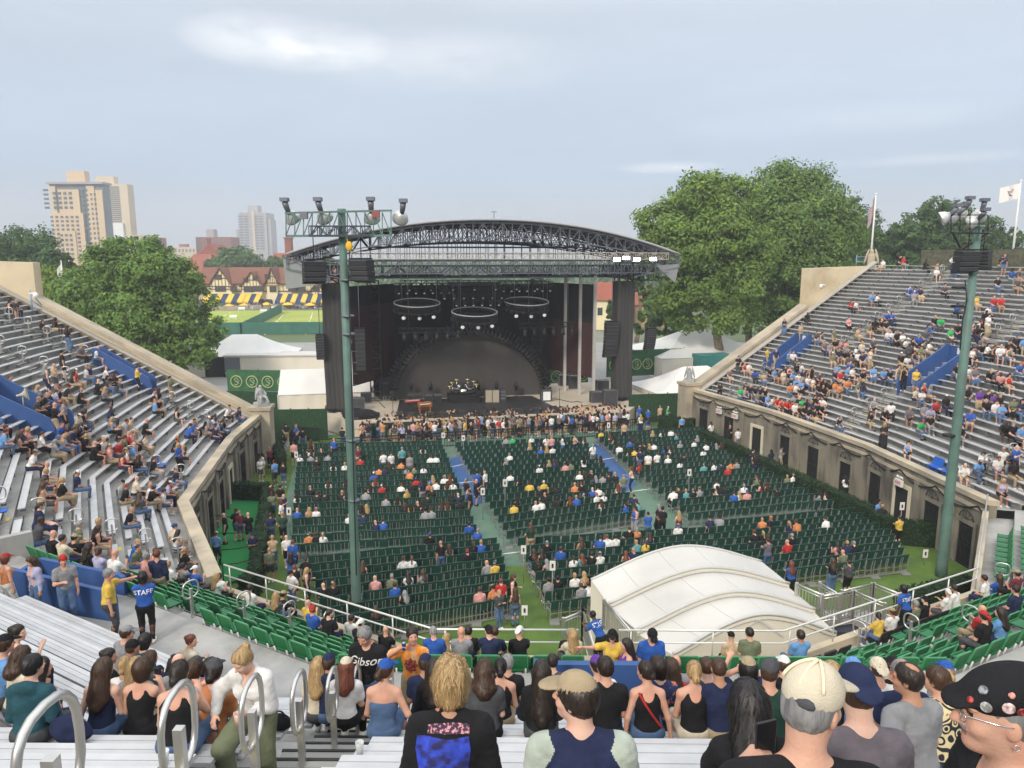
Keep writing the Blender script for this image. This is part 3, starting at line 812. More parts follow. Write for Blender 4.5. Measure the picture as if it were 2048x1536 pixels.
for u0, u1, side in WINGS:
	st = thing('grandstand', 'grey stepped concrete wing of aluminium bleachers on the %s of the stage' % side, 'grandstand', group='stands of the open stadium')
	STANDS[side] = st
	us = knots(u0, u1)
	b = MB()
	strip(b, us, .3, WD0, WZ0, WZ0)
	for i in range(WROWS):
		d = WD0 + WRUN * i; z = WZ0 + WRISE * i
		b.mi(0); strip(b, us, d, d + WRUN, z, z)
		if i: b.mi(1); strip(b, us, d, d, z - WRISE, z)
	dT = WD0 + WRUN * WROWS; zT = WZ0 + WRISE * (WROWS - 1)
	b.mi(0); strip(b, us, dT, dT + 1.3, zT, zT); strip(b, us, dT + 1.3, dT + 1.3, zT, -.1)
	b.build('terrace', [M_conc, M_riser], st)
	# front wall with pilasters, coping, doors
	b = MB()
	for j in range(len(us) - 1):
		a, c = us[j], us[j + 1]
		poly = [PT(a, 0), PT(c, 0), PT(c, .3), PT(a, .3)]
		b.prism(poly, -.1, WZ0 + .18)
	b.build('front_wall', M_stone, st)
	b = MB()
	for j in range(len(us) - 1):
		a, c = us[j], us[j + 1]
		b.prism([PT(a, -.14), PT(c, -.14), PT(c, .38), PT(a, .38)], WZ0 + .18, WZ0 + .42)
		b.prism([PT(a, -.08), PT(c, -.08), PT(c, -.001), PT(a, -.001)], WZ0 - .28, WZ0 - .12)
	b.build('coping', M_cope, st)
	# openings
	k = 0
	for j in range(len(us) - 1):
		a, c = us[j], us[j + 1]; A, Cc = PT(a, 0), PT(c, 0); L = math.dist(A, Cc)
		nd = max(1, int(L / 2.55))
		for q in range(nd):
			t = (q + .5) / nd; x, y = A[0] + (Cc[0] - A[0]) * t, A[1] + (Cc[1] - A[1]) * t
			ang = math.atan2(Cc[1] - A[1], Cc[0] - A[0])
			b = MB(); M_ = rot_z(ang)
			w, h = (1.15, 2.25) if q % 4 else (1.0, 2.1)
			nx, ny = UIN(a + 1e-4)
			open_ = (k % 5 == 2)
			# frame stands proud of the stone, the leaf sits inside it
			fr = MB(); cx, cy = x + nx * .03, y + ny * .03
			for sx in (-1, 1): fr.box((cx + math.cos(ang) * sx * (w / 2 + .11), cy + math.sin(ang) * sx * (w / 2 + .11), h / 2), (.2, .1, h), ang)
			fr.box((cx, cy, h + .12), (w + .42, .1, .22), ang)
			dr = thing('doorway', None, None); dr.parent = st
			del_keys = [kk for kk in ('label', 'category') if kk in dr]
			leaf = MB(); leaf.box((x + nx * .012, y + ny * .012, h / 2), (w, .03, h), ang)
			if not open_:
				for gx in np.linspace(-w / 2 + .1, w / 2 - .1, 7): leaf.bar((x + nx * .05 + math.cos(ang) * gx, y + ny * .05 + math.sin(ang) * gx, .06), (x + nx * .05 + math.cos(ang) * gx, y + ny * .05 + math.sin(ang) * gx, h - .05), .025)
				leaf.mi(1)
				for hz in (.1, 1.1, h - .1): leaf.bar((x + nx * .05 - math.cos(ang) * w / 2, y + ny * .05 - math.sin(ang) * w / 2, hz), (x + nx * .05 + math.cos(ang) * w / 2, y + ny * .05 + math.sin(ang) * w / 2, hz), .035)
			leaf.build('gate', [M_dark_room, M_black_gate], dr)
			fr.build('door_frame', M_stone if not open_ else M_doorjamb, dr)
			# iron fanlight hoop above the gate
			if not open_:
				fl = MB(); pts = [(cx + math.cos(ang) * .5 * math.cos(p), cy + math.sin(ang) * .5 * math.cos(p), h + .26 + .42 * math.sin(p)) for p in np.linspace(0, math.pi, 11)]
				pts = [(p[0] + nx * .06, p[1] + ny * .06, p[2]) for p in pts]
				fl.tube(pts, .022, 5)
				for p in pts[1:-1:2]: fl.tube([(cx + nx * .06, cy + ny * .06, h + .26), p], .014, 4)
				fl.build('fanlight', M_black_gate, dr)
			k += 1
		for q in range(nd + 1):
			t = q / nd; x, y = A[0] + (Cc[0] - A[0]) * t, A[1] + (Cc[1] - A[1]) * t
			nx, ny = UIN(a + 1e-4)
			p = MB(); p.box((x + nx * .05, y + ny * .05, 1.5), (.34, .18, 3.0), ang); p.build('pilaster', M_stone, st)
	# festoon cable slung along the wall top
	cb = MB(); pts = []
	for u in np.linspace(us[0] + .02, us[-1] - .02, 160):
		ph = (u * 3.4) % 1.0
		x, y = PT(u, -.1); pts.append((x, y, WZ0 - .05 - .42 * math.sin(math.pi * ph) ** .8))
	cb.tube(pts, .045, 6)
	tag(cb.build('festoon_cable', M_black_gate), 'thick black cable slung in loops along the %s stand front wall' % side, 'cable', 'cables on the stand walls')
	# raking end wall and its taller parapet at the rim
	ue = u0 if side == 'left' else u1
	ed = (PT(ue, 1.0)[0] - PT(ue, 0)[0], PT(ue, 1.0)[1] - PT(ue, 0)[1])
	tv = UIN(ue); al = (tv[1], -tv[0]) if side == 'left' else (-tv[1], tv[0])   # pointing out of the stand, along the front
	if (al[0] * (PT(5, 0)[0] - PT(ue, 0)[0]) + al[1] * (PT(5, 0)[1] - PT(ue, 0)[1])) > 0: al = (-al[0], -al[1])
	def ep(d, off, z): p = PT(ue, d); return (p[0] + al[0] * off, p[1] + al[1] * off, z)
	top = lambda d: WZ0 + .35 + WRISE * (d - .2) / WRUN
	dm = 11.6 if side == 'right' else 14.2
	b = MB(); b.extrude([ep(-.1, .02, -.1), ep(-.1, .02, top(-.1)), ep(dm, .02, top(dm)), ep(dm, .02, -.1)], (al[0] * .9, al[1] * .9, 0)); b.build('raking_wall', M_cream, st)
	b = MB(); b.extrude([ep(-.2, -.12, top(-.2)), ep(-.2, -.12, top(-.2) + .26), ep(dm, -.12, top(dm) + .26), ep(dm, -.12, top(dm))], (al[0] * 1.15, al[1] * 1.15, 0)); b.build('raking_coping', M_cope, st)
	zr = zT + (.35 if side == 'right' else 1.0)
	b = MB(); b.extrude([ep(dm, .02, -.1), ep(dm, .02, zr - .2), ep(dT + 1.3, .02, zr), ep(dT + 1.3, .02, -.1)], (al[0] * .9, al[1] * .9, 0)); b.build('parapet', M_cream, st)
	b = MB(); b.extrude([ep(.2, -.55, WZ0), ep(dT, -.55, top(dT) - .3), ep(dT, .02, top(dT) - .3), ep(.2, .02, WZ0)][::-1], (0, 0, .1)); b.build('end_slope', M_grey_end, st)
	# pedestal at the court end
	b = MB(); pc = ep(-.1, .5, 0)
	b.box((pc[0], pc[1], 1.95), (1.3, 1.3, 4.1), math.atan2(al[1], al[0])); b.box((pc[0], pc[1], 4.1), (1.5, 1.5, .24), math.atan2(al[1], al[0])); b.build('end_pier', M_cope, st)
	STANDS[side + '_pier'] = pc
# near stand
st = thing('grandstand', 'near curved stand with green folding seats below and white benches above a walkway', 'grandstand', group='stands of the open stadium')
STANDS['near'] = st
us = knots(U_NEAR0, U_NEAR1 - E9)
b = MB()
strip(b, us, 0, ND0, NZ0, NZ0)
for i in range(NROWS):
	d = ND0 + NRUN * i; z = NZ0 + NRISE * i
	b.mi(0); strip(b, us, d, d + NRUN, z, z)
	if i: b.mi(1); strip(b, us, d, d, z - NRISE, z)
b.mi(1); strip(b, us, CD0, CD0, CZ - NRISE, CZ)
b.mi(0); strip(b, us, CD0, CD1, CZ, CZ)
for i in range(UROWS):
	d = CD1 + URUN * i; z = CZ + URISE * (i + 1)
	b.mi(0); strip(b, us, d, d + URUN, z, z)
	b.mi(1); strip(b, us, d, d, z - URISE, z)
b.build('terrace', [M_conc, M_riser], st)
b = MB()
for j in range(len(us) - 1): b.prism([PT(us[j], -.25), PT(us[j + 1], -.25), PT(us[j + 1], 0), PT(us[j], 0)], -.1, NZ0 + .3)
b.build('front_wall', M_cope, st)
for uu in (3.0, 7.0 - E9):                    # cheek walls where the near stand meets the wings
	b = MB(); p0, p1 = PT(uu, 5.2), PT(uu, 7.9)
	dx, dy = p1[0] - p0[0], p1[1] - p0[1]; L = math.hypot(dx, dy); nx, ny = -dy / L * .12, dx / L * .12
	b.prism([(p0[0] + nx, p0[1] + ny), (p1[0] + nx, p1[1] + ny), (p1[0] - nx, p1[1] - ny), (p0[0] - nx, p0[1] - ny)], 5.5, 6.8)
	b.build('cheek_wall', M_conc, st)
# two-bar rail along the near front wall
rl = thing('railing', 'pale steel two-bar railing along the low front wall of the near stand', 'railing')
gaps = ((4.80 - .12, 4.80 + .12),)
def rail_run(ua, ub):
	uu = knots(ua, ub)
	for zz, r in ((1.13, .032), (.74, .026)):
		b = MB(); b.tube([(*PT(u, -.12), NZ0 + .3 + zz - .25) for u in uu], r, 8); b.build('rail_bar', M_rail_white, rl)
	for j in range(len(uu) - 1):
		L = math.dist(PT(uu[j], 0), PT(uu[j + 1], 0)); k = max(1, int(L / 1.7))
		for q in range(k):
			x, y = PT(uu[j] + (uu[j + 1] - uu[j]) * (q + .15) / k, -.12)
			b = MB(); b.tube([(x, y, NZ0 + .25), (x, y, NZ0 + 1.18)], .024, 6); b.build('rail_post', M_rail_white, rl)
rail_run(3.02, 4.415); rail_run(4.53, 6.97)
# aisles: for each, u as a function of d
def perp_aisle(j, s):
	"""straight aisle at right angles to front segment j, s metres along it"""
	V, m0, m1 = FW[j], _m[j], _m[j + 1]
	ex, ey = FW[j + 1][0] - V[0], FW[j + 1][1] - V[1]; L0 = math.hypot(ex, ey); ex /= L0; ey /= L0
	def f(d):
		a0 = (m0[0] * ex + m0[1] * ey) * d; a1 = L0 + (m1[0] * ex + m1[1] * ey) * d
		return j + (s - a0) / (a1 - a0)
	return f
AIS = {
 'left': [(lambda d: .685, .3, 5.0), (lambda d: .62, 8.6, 18.9), (lambda d: 1.18, 8.0, 18.9), (lambda d: 1.68 + .012 * d, .3, 5.9), (lambda d: 2.72, .3, 18.9)],
 'right': [(lambda d: 9.63, .3, 4.4), (lambda d: 9.27, 7.9, 18.9), (lambda d: 8.40, .3, 5.2), (lambda d: 8.31, 9.0, 18.9), (lambda d: 7.33, .3, 18.9)],
}
AIS_UP = [(perp_aisle(4, .37), 1), (perp_aisle(3, 2.6), 2), (perp_aisle(4, 9.6), 3), (perp_aisle(5, 5.0), 4)]      # stairs of the benches above the walkway
AIS_SEAT = [perp_aisle(3, 5.9), perp_aisle(4, 4.55), perp_aisle(5, 2.4), perp_aisle(6, .9)]
HALF_W = .62
M_tread_edge = mat('step_edge_rubber', (.03, .03, .032), .8, .1)
def hoop_mesh(rw=.22, rh=.22, r=.022, post=.80):
	p = MB(); p.box((0, 0, post / 2), (.06, .06, post))
	q = MB(); pts = []
	for k in range(20):
		a = 2 * math.pi * k / 20; ca, sa = math.cos(a), math.sin(a)
		pts.append((0, rw * math.copysign(abs(ca) ** .75, ca), post - .02 + rh * math.copysign(abs(sa) ** .75, sa)))
	q.tube(pts, r, 8, close=True)
	return p.mesh('post', M_steel), q.mesh('ring', M_steel)
HP, HR = hoop_mesh()
HP2, HR2 = hoop_mesh(.23, .285, .023, .74)
step_count = {}
def hoop(loc, rz, label, big=False):
	t = thing('hoop_handrail', label, 'handrail', loc, rz, 'hoop handrails on the stairs')
	obj('post', HP2 if big else HP, t); obj('ring', HR2 if big else HR, t)
def stair(name_where, fu, kind, rows, hoops, side_off=0.0, big=False, every=2):
	st_ = thing('aisle_stair', 'concrete stair with yellow nosings in %s' % name_where, 'stairs', group='stairs between the bench blocks')
	k = 0
	for i in rows:
		d = row_d(kind, i); z = row_z(kind, i); u = fu(d); x, y = PT(u, d); nx, ny = UIN(u); ang = math.atan2(ny, nx) - math.pi / 2
		run = {'wing': WRUN, 'up': URUN, 'seat': NRUN}[kind]; rise = {'wing': WRISE, 'up': URISE, 'seat': NRISE}[kind]
		px, py, pw = proj((x, y, z))
		if pw < 1 or px < -600 or px > 2400 or py > (3200 if kind == 'up' else 1750): continue
		b = MB(); c = (x - nx * .08, y - ny * .08)
		b.box((c[0], c[1], z + rise * .28), (HALF_W * 1.55, run * .52, rise * .56), ang)
		s_ = b.build('step', M_step, st_)
		e = MB(); e.box((c[0] + nx * run * .265, c[1] + ny * run * .265, z + rise * .53), (HALF_W * 1.58, .035, .045), ang); e.build('step_edge', M_tread_edge, s_)
		if k % 2 == 0 or pw < 14:
			e = MB(); e.box((x + nx * (run * .5 - .08), y + ny * (run * .5 - .08), z + .004), (HALF_W * (1.3 if pw < 14 else .6), .11, .008), ang); e.build('nosing', M_yellow, s_)
		if hoops and i % every == (1 if kind == 'up' else 0):
			off = side_off
			tx, ty = -ny, nx
			hoop((x + tx * off, y + ty * off, z + (rise * .5)), ang, 'steel hoop handrail, %s step, %s' % (nth(i + 1), name_where), big)
		k += 1
	if k == 0: bpy.data.objects.remove(st_)
wing_words = {'left': ['the lower left stand nearest the stage', 'the upper left stand nearest the stage', 'the upper middle of the left stand', 'the lower middle of the left stand', 'the near end of the left stand'],
			  'right': ['the lower right stand nearest the stage', 'the upper right stand nearest the stage', 'the lower middle of the right stand', 'the upper middle of the right stand', 'the near end of the right stand']}
for side in ('left', 'right'):
	for (fu, d0, d1), wname in zip(AIS[side], wing_words[side]):
		r0 = max(0, int((d0 - WD0) / WRUN)); r1 = int((d1 - WD0) / WRUN)
		stair(wname, fu, 'wing', range(r0, min(r1, WROWS)), True)
stair('the near stand beside the camera', AIS_UP[0][0], 'up', range(0, 18), True, .05, True)
stair('the near stand at far left', AIS_UP[1][0], 'up', range(0, 14), True, 0.0, True)
stair('the near stand at far right', AIS_UP[3][0], 'up', range(0, 10), True, 0.0, True)
for fu, w in zip(AIS_SEAT, ('the left green seats', 'the middle green seats', 'the right green seats', 'the far right green seats')):
	stair(w, fu, 'seat', range(0, NROWS), w != 'the middle green seats')
# benches: one thing for each plank length between two stairs
bench_list = []
def cut_rows(kind, i, u0, u1, aisles, walls=()):
	d = row_d(kind, i); cuts = []
	for fu in aisles:
		u = fu(d)
		if u0 < u < u1:
			L = math.dist(PT(u, d), PT(min(u + .01, u1), d)) / .01
			cuts.append((u - HALF_W / L, u + HALF_W / L))
	cuts += [w for w in walls]
	cuts.sort(); segs = []; a = u0
	for c0, c1 in cuts:
		if c0 > a: segs.append((a, c0))
		a = max(a, c1)
	if a < u1: segs.append((a, u1))
	return [s for s in segs if math.dist(PT(s[0], d), PT(s[1], d)) > .6]
VOMS = {'left': [(.47, .585, 5.6, 9.0), (1.60, 1.76, 6.0, 9.2)], 'right': [(9.56, 9.70, 4.6, 8.0), (8.25, 8.415, 5.3, 9.0)]}
def vom_cuts(side, d):
	return [(a, c) for a, c, d0, d1 in VOMS[side] if d0 - .1 < d < d1 + .1]
UP_BOX = [(4.335, 4.515)]
for side, (u0, u1, _) in zip(('left', 'right'), WINGS):
	for i in range(WROWS):
		d = row_d('wing', i)
		als = [fu for fu, d0, d1 in AIS[side] if d0 <= d <= d1]
		L = math.dist(PT(u0, d), PT(min(u0 + .5, u1), d)) / .5
		segs = cut_rows('wing', i, u0 + (.55 / L if side == 'left' else .002), u1 - (.55 / L if side == 'right' else .002), als, vom_cuts(side, d))
		for q, s in enumerate(segs): bench_list.append(('wing', i, s, side, q, len(segs)))
for i in range(UROWS):
	d = row_d('up', i)
	segs = cut_rows('up', i, 3.03, 6.97, [a for a, _ in AIS_UP], [(4.34, 4.50)] if i < 2 else [])
	for q, s in enumerate(segs): bench_list.append(('up', i, s, 'near', q, len(segs)))
def bench_vis(bl):
	kind, i, s, side, q, nq = bl
	d = row_d(kind, i); best = None
	for t in np.linspace(0, 1, 9):
		u = s[0] + (s[1] - s[0]) * t; px, py, w = proj((*PT(u, d), row_z(kind, i) + BENCH_H))
		if w > 1.5 and -20 < px < 2068 and 300 < py < 1560: best = w if best is None else min(best, w)
	return best
vis = [(bench_vis(b_), b_) for b_ in bench_list]
vis = sorted([v for v in vis if v[0] is not None], key=lambda v: v[0])
keep = [v[1] for v in vis[:298]]; rest = [v[1] for v in vis[298:]]
def bench_plank(b, kind, i, s, bw):
	d = row_d(kind, i); z = row_z(kind, i) + BENCH_H
	uu = knots(s[0], s[1])
	for k in range(3 if kind == 'up' else 1):
		wd = bw / 3 if kind == 'up' else bw
		dd = d - bw / 2 + wd * k
		lo = [[(*PT(u, dd + .004), z - .045), (*PT(u, dd + .004), z), (*PT(u, dd + wd - .004), z), (*PT(u, dd + wd - .004), z - .045)] for u in uu]
		n0 = len(lo)
		vs = [p for r in lo for p in r]; fs = []
		for a in range(n0 - 1):
			for e in range(4): fs.append((a * 4 + e, a * 4 + (e + 1) % 4, (a + 1) * 4 + (e + 1) % 4, (a + 1) * 4 + e))
		fs += [(0, 3, 2, 1), tuple((n0 - 1) * 4 + e for e in range(4))]
		b.add(vs, fs)
ords = {1: ['whole-width'], 2: ['stage-side', 'camera-side']}
for kind, i, s, side, q, nq in keep:
	d = row_d(kind, i); um = (s[0] + s[1]) / 2; x, y = PT(um, d); z = row_z(kind, i)
	nx, ny = UIN(um); ang = math.atan2(ny, nx) - math.pi / 2
	where = 'left stand' if side == 'left' else 'right stand' if side == 'right' else 'near stand'
	qq = q if side != 'right' else nq - 1 - q
	pos = 'unbroken' if nq == 1 else (nth(qq + 1) + ' from ' + ('stage end' if side != 'near' else 'the left'))
	t = thing('bleacher_bench', 'grey aluminium bench in %s row up the %s, %s' % (nth(i + 1), where, pos), 'bench', group='benches of the stands')
	b = MB(); bench_plank(b, kind, i, s, .27 if kind == 'up' else .23); b.build('plank', M_bench, t)
	L = math.dist(PT(s[0], d), PT(s[1], d)); k = max(2, int(L / 2.2) + 1)
	for p in np.linspace(.06, .94, k):
		u = s[0] + (s[1] - s[0]) * p; x, y = PT(u, d); nx, ny = UIN(u); a2 = math.atan2(ny, nx) - math.pi / 2
		px, py, w = proj((x, y, z))
		if not (-30 < px < 2080 and py < 1600): continue
		b = MB(); b.box((x, y, z + (BENCH_H - .045) / 2 + .06), (.05, .16, BENCH_H - .17), a2); b.box((x, y, z + BENCH_H - .065), (.06, .22, .04), a2); b.build('bracket', M_bracket, t)
if rest:
	b = MB()
	for kind, i, s, side, q, nq in rest: bench_plank(b, kind, i, s, .27 if kind == 'up' else .23)
	tag(b.build('bleacher_benches', M_bench), 'remaining aluminium benches of the uppermost stand rows', 'benches', None, 'stuff')
# blue entrance walls
def vomitory(fu0, fu1, d0, d1, zfun, label, top0=.95, top1=.75, close=True):
	t = thing('entrance_ramp', label, 'entrance', group='blue walled entrances in the stands')
	for fu in (fu0, fu1):
		p0, p1 = PT(fu, d0), PT(fu, d1); z0, z1 = zfun(fu, d0), zfun(fu, d1)
		dx, dy = p1[0] - p0[0], p1[1] - p0[1]; L = math.hypot(dx, dy); nx, ny = -dy / L, dx / L
		prof = [(0, -.5), (0, top0 - .25), (.12, top0), (L * .86, (z1 - z0) + top1), (L * .9, (z1 - z0) + top1 + .18), (L, (z1 - z0) + top1 + .18), (L, -.5 + z1 - z0)]
		prof[0] = (0, -.9); prof[-1] = (L, -.9)
		b = MB(); b.extrude([(p0[0] + dx / L * a - nx * .06, p0[1] + dy / L * a - ny * .06, z0 + h) for a, h in prof], (nx * .12, ny * .12, 0))
		b.build('side_wall', M_blue, t)
	if close:
		a, c = PT(fu0, d1), PT(fu1, d1); z1 = zfun(fu0, d1)
		b = MB(); ang = math.atan2(c[1] - a[1], c[0] - a[0])
		b.box(((a[0] + c[0]) / 2, (a[1] + c[1]) / 2, z1 + .05), (math.dist(a, c) - .125, .12, 1.6), ang); b.build('back_wall', M_blue, t)
		b = MB(); mx, my = (a[0] + c[0]) / 2, (a[1] + c[1]) / 2; nn = UIN(fu0)
		b.box((mx + nn[0] * .08, my + nn[1] * .08, z1 + .55), (.34, .03, .42), ang); b.build('notice', mat('notice_white', (.7, .68, .62), .7, .2, 20), t)
	b = MB(); pts = [PT(fu0, d0), PT(fu1, d0), PT(fu1, d1 - .1), PT(fu0, d1 - .1)]
	zb = zfun(fu0, d0) + .03
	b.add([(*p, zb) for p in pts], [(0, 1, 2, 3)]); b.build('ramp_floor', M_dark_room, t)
wz = lambda u, d: smooth_z(u, d)
for (a, c, d0, d1), lb in zip(VOMS['left'], ('blue walled entrance ramp high beside the end wall of left stand', 'blue walled entrance ramp with a loudspeaker horn at the left edge')):
	vomitory(a, c, d0, d1, wz, lb)
for (a, c, d0, d1), lb in zip(VOMS['right'], ('blue walled entrance ramp by the end wall of right stand', 'blue walled entrance ramp in the middle of right stand')):
	vomitory(a, c, d0, d1, wz, lb)
# dark mouths of the ramps cut into the rows behind are hidden by their floors; near ones stand on the walkway
def wall_run(t, pts, z0, h, th=.12, rnd_end=True, m=None):
	for a, c in zip(pts[:-1], pts[1:]):
		dx, dy = c[0] - a[0], c[1] - a[1]; L = math.hypot(dx, dy); nx, ny = -dy / L * th / 2, dx / L * th / 2
		hh = h if isinstance(h, (list, tuple)) else (h, h)
		prof = [(0, 0), (0, hh[0] - .12), (.06, hh[0]), (L - .18, hh[1]), (L - .04, hh[1] - .06), (L, hh[1] - .2), (L, 0)]
		b = MB(); b.extrude([(a[0] + dx / L * s - nx, a[1] + dy / L * s - ny, z0 + k) for s, k in prof], (2 * nx, 2 * ny, 0)); b.build('side_wall', m or M_blue, t)
t = thing('entrance_ramp', 'long blue walled entrance ramp in the bottom left foreground', 'entrance', group='blue walled entrances in the stands')
A0, A1 = at(14, 1206, CZ)[:2], at(236, 1242, CZ)[:2]
nv = (A1[0] - A0[0], A1[1] - A0[1]); L = math.hypot(*nv); nv = (-nv[1] / L, nv[0] / L)
wall_run(t, [A0, A1], CZ, (.98, .75)); B0 = (A0[0] + nv[0] * 1.45 - .4, A0[1] + nv[1] * 1.45); B1 = (A1[0] + nv[0] * 1.45 - .9, A1[1] + nv[1] * 1.45)
wall_run(t, [B0, B1], CZ, (.62, .55)); wall_run(t, [(A0[0], A0[1]), (B0[0], B0[1])], CZ, (.6, .6))
t = thing('entrance_ramp', 'boxy blue entrance with pale slanting side wall in the lower centre', 'entrance', group='blue walled entrances in the stands')
q0 = PT(4.345, CD1 - .1); q1 = PT(4.345, CD1 + .75); q2 = PT(4.495, CD1 + .75); q3 = PT(4.495, CD1 - .1)
wall_run(t, [q0, q1], CZ, (1.0, 1.75)); wall_run(t, [q1, q2], CZ, (1.78, 1.78), .14); wall_run(t, [q3, q2], CZ, (1.0, 1.75))
# horn loudspeaker on the left ramp wall
hx = PT(1.72, 7.4); hz = smooth_z(1.72, 7.4) + .9
b = MB(); Mh = rot_z(R(-60)) @ rot_x(R(-80)); b.lathe([(.05, -.25), (.06, -.1), (.1, 0), (.2, .12), (.34, .2), (.3, .18), (.12, .04), (.05, -.02)], (hx[0], hx[1], hz + .35), 16, Mh, False); b.tube([(hx[0], hx[1], hz - .3), (hx[0], hx[1], hz + .3)], .03, 6)
tag(b.build('horn_loudspeaker', mat('horn_cream', (.45, .42, .33), .6, .1)), 'cream horn loudspeaker fixed inside the blue ramp at the left edge', 'loudspeaker')
# exit signs under the right coping
def text_mesh(txt, size, m, ext=.004, bold=True, shear=0.0, cache={}):
	key = (txt, size, m.name, shear)
	if key in cache: return cache[key]
	cu = bpy.data.curves.new('letters', 'FONT'); cu.body = txt; cu.size = size; cu.extrude = ext; cu.align_x = 'CENTER'; cu.align_y = 'CENTER'; cu.offset = .01 * size if bold else 0; cu.shear = shear; cu.resolution_u = 3
	o = bpy.data.objects.new('letters', cu); COL.objects.link(o)
	dg = bpy.context.evaluated_depsgraph_get(); me = bpy.data.meshes.new_from_object(o.evaluated_get(dg))
	bpy.data.objects.remove(o); bpy.data.curves.remove(cu)
	me.materials.clear(); me.materials.append(m); me.name = 'lettering'
	cache[key] = me; return me
M_red = mat('sign_red', (.62, .03, .025), .5, .05)
M_sign = mat('sign_white', (.72, .70, .66), .5, .05)
M_ink = mat('sign_black', (.02, .02, .02), .6, .05)
for nm, (uu, lb) in enumerate(((7.22, 'red and white EXIT sign over the doorway nearest the camera'), (7.62, 'red and white EXIT sign beside the thick green lamp post'), (9.60, 'red and white EXIT sign at the stage end of right wall'), (9.40, 'second red and white EXIT sign from the stage end of right wall'))):
	x, y = PT(uu, -.28); nx, ny = UIN(uu); ang = math.atan2(ny, nx) - math.pi / 2
	t = thing('exit_sign', lb, 'sign', (x, y, WZ0 - .75), ang + math.pi, 'exit signs on the stand wall')
	b = MB(); b.box((0, 0, 0), (.62, .14, .36)); b.build('sign_box', M_sign, t)
	o = obj('lettering', text_mesh('EXIT', .24, M_red), t, (0, -.078, 0)); o.rotation_euler = (R(90), 0, 0)
	b = MB(); b.box((0, .05, .3), (.5, .05, .1)); b.sphere((-.2, .02, .32), .07, 8); b.sphere((.2, .02, .32), .07, 8); b.build('emergency_lamp', M_sign, t)
# ------------------------------------------------------------ the concert stage, in its own frame: a to the right, b away from the audience
TH = R(11.5); E1 = (math.cos(TH), math.sin(TH)); E2 = (-math.sin(TH), math.cos(TH)); S0 = (-.9, 60.8)
def TS(p): return (S0[0] + E1[0] * p[0] + E2[0] * p[1], S0[1] + E1[1] * p[0] + E2[1] * p[1], p[2])
def stg(px, py, b):
	d = ray(px, py); dn = d.x * E2[0] + d.y * E2[1]; off = S0[0] * E2[0] + S0[1] * E2[1]
	t = (off + b) / dn; x, y = d.x * t - S0[0], d.y * t - S0[1]
	return (x * E1[0] + y * E1[1], b, CAM_H + d.z * t)
DECK = 1.5
M_deck = mat('stage_deck_board', (.52, .45, .35), .8, .14, .5, .1, 20)
M_blk = mat('stage_black_cloth', (.012, .012, .014), .9, .25, .6)
M_blk2 = mat('stage_black_floor', (.035, .034, .036), .6, .2, .8)
M_scrim = mat('scrim_dark_grey', (.066, .060, .056), .85, .2, .5, stretch=(1, 1, .3))
M_maroon = mat('maroon_drape', (.055, .022, .024), .9, .2, .5, stretch=(3, 3, .2))
M_truss = mat('roof_truss_grey', (.17, .18, .21), .5, .12, metal=.4)
M_truss_d = mat('roof_truss_dark', (.055, .06, .085), .55, .12, metal=.3)
M_truss_b = mat('truss_beige', (.50, .46, .38), .55, .12)
M_truss_k = mat('lighting_truss_black', (.018, .018, .02), .5, .15, metal=.3)
M_roofcloth = mat('roof_membrane', (.27, .275, .29), .7, .10, .25, alt=(.22, .225, .24), altscale=.2)
M_roofedge = mat('roof_membrane_edge', (.36, .36, .37), .6, .06)
M_tarp = mat('tarpaulin_grey_green', (.30, .32, .30), .8, .12, .5)
M_spk = mat('speaker_black', (.022, .022, .024), .6, .15, 3)
M_spk_line = mat('speaker_seam', (.11, .11, .115), .5, .1)
M_lampglass = mat('lamp_lens', (.75, .74, .70), .12, .03, metal=.2, emit=(1, .95, .85, .12))
M_led = mat('led_tube_white', (.80, .80, .78), .35, .03)
M_case = mat('road_case', (.06, .06, .065), .5, .2, 3)
M_wood = mat('organ_wood', (.34, .13, .045), .45, .25, 3, stretch=(1, 1, 8))
M_beige_amp = mat('amp_grille_beige', (.40, .34, .26), .8, .12, 20)
M_chrome = mat('chrome', (.75, .75, .74), .18, .04, metal=1)
M_hedge_dk = mat('hedge_fascia_green', (.02, .055, .03), .95, .5, 4, .8, 30)
def truss(b, p0, p1, s, h=None, bay=None, r=.035, sides=True):
	"""box lattice from p0 to p1 (stage or world points)"""
	h = h or s; p0, p1 = np.array(p0, float), np.array(p1, float); d = p1 - p0; L = np.linalg.norm(d); d /= L
	up = np.array([0, 0, 1.]) if abs(d[2]) < .9 else np.array([0, 1., 0]); x = np.cross(d, up); x /= np.linalg.norm(x); up = np.cross(x, d)
	n = max(2, int(round(L / (bay or s * 1.1)))); C = [x * s / 2 * i + up * h / 2 * j for i, j in ((-1, -1), (1, -1), (1, 1), (-1, 1))]
	for c in C: b.bar(p0 + c, p1 + c, r * 1.5)
	for k in range(n):
		a0, a1 = p0 + d * L * k / n, p0 + d * L * (k + 1) / n
		for (i, j) in ((0, 3), (1, 2), (3, 2), (0, 1)):
			if k % 2 == 0: b.bar(a0 + C[i], a1 + C[j], r)
			else: b.bar(a0 + C[j], a1 + C[i], r)
		for i in range(4): b.bar(a0 + C[i], a0 + C[(i + 1) % 4], r)
	for i in range(4): b.bar(p1 + C[i], p1 + C[(i + 1) % 4], r)
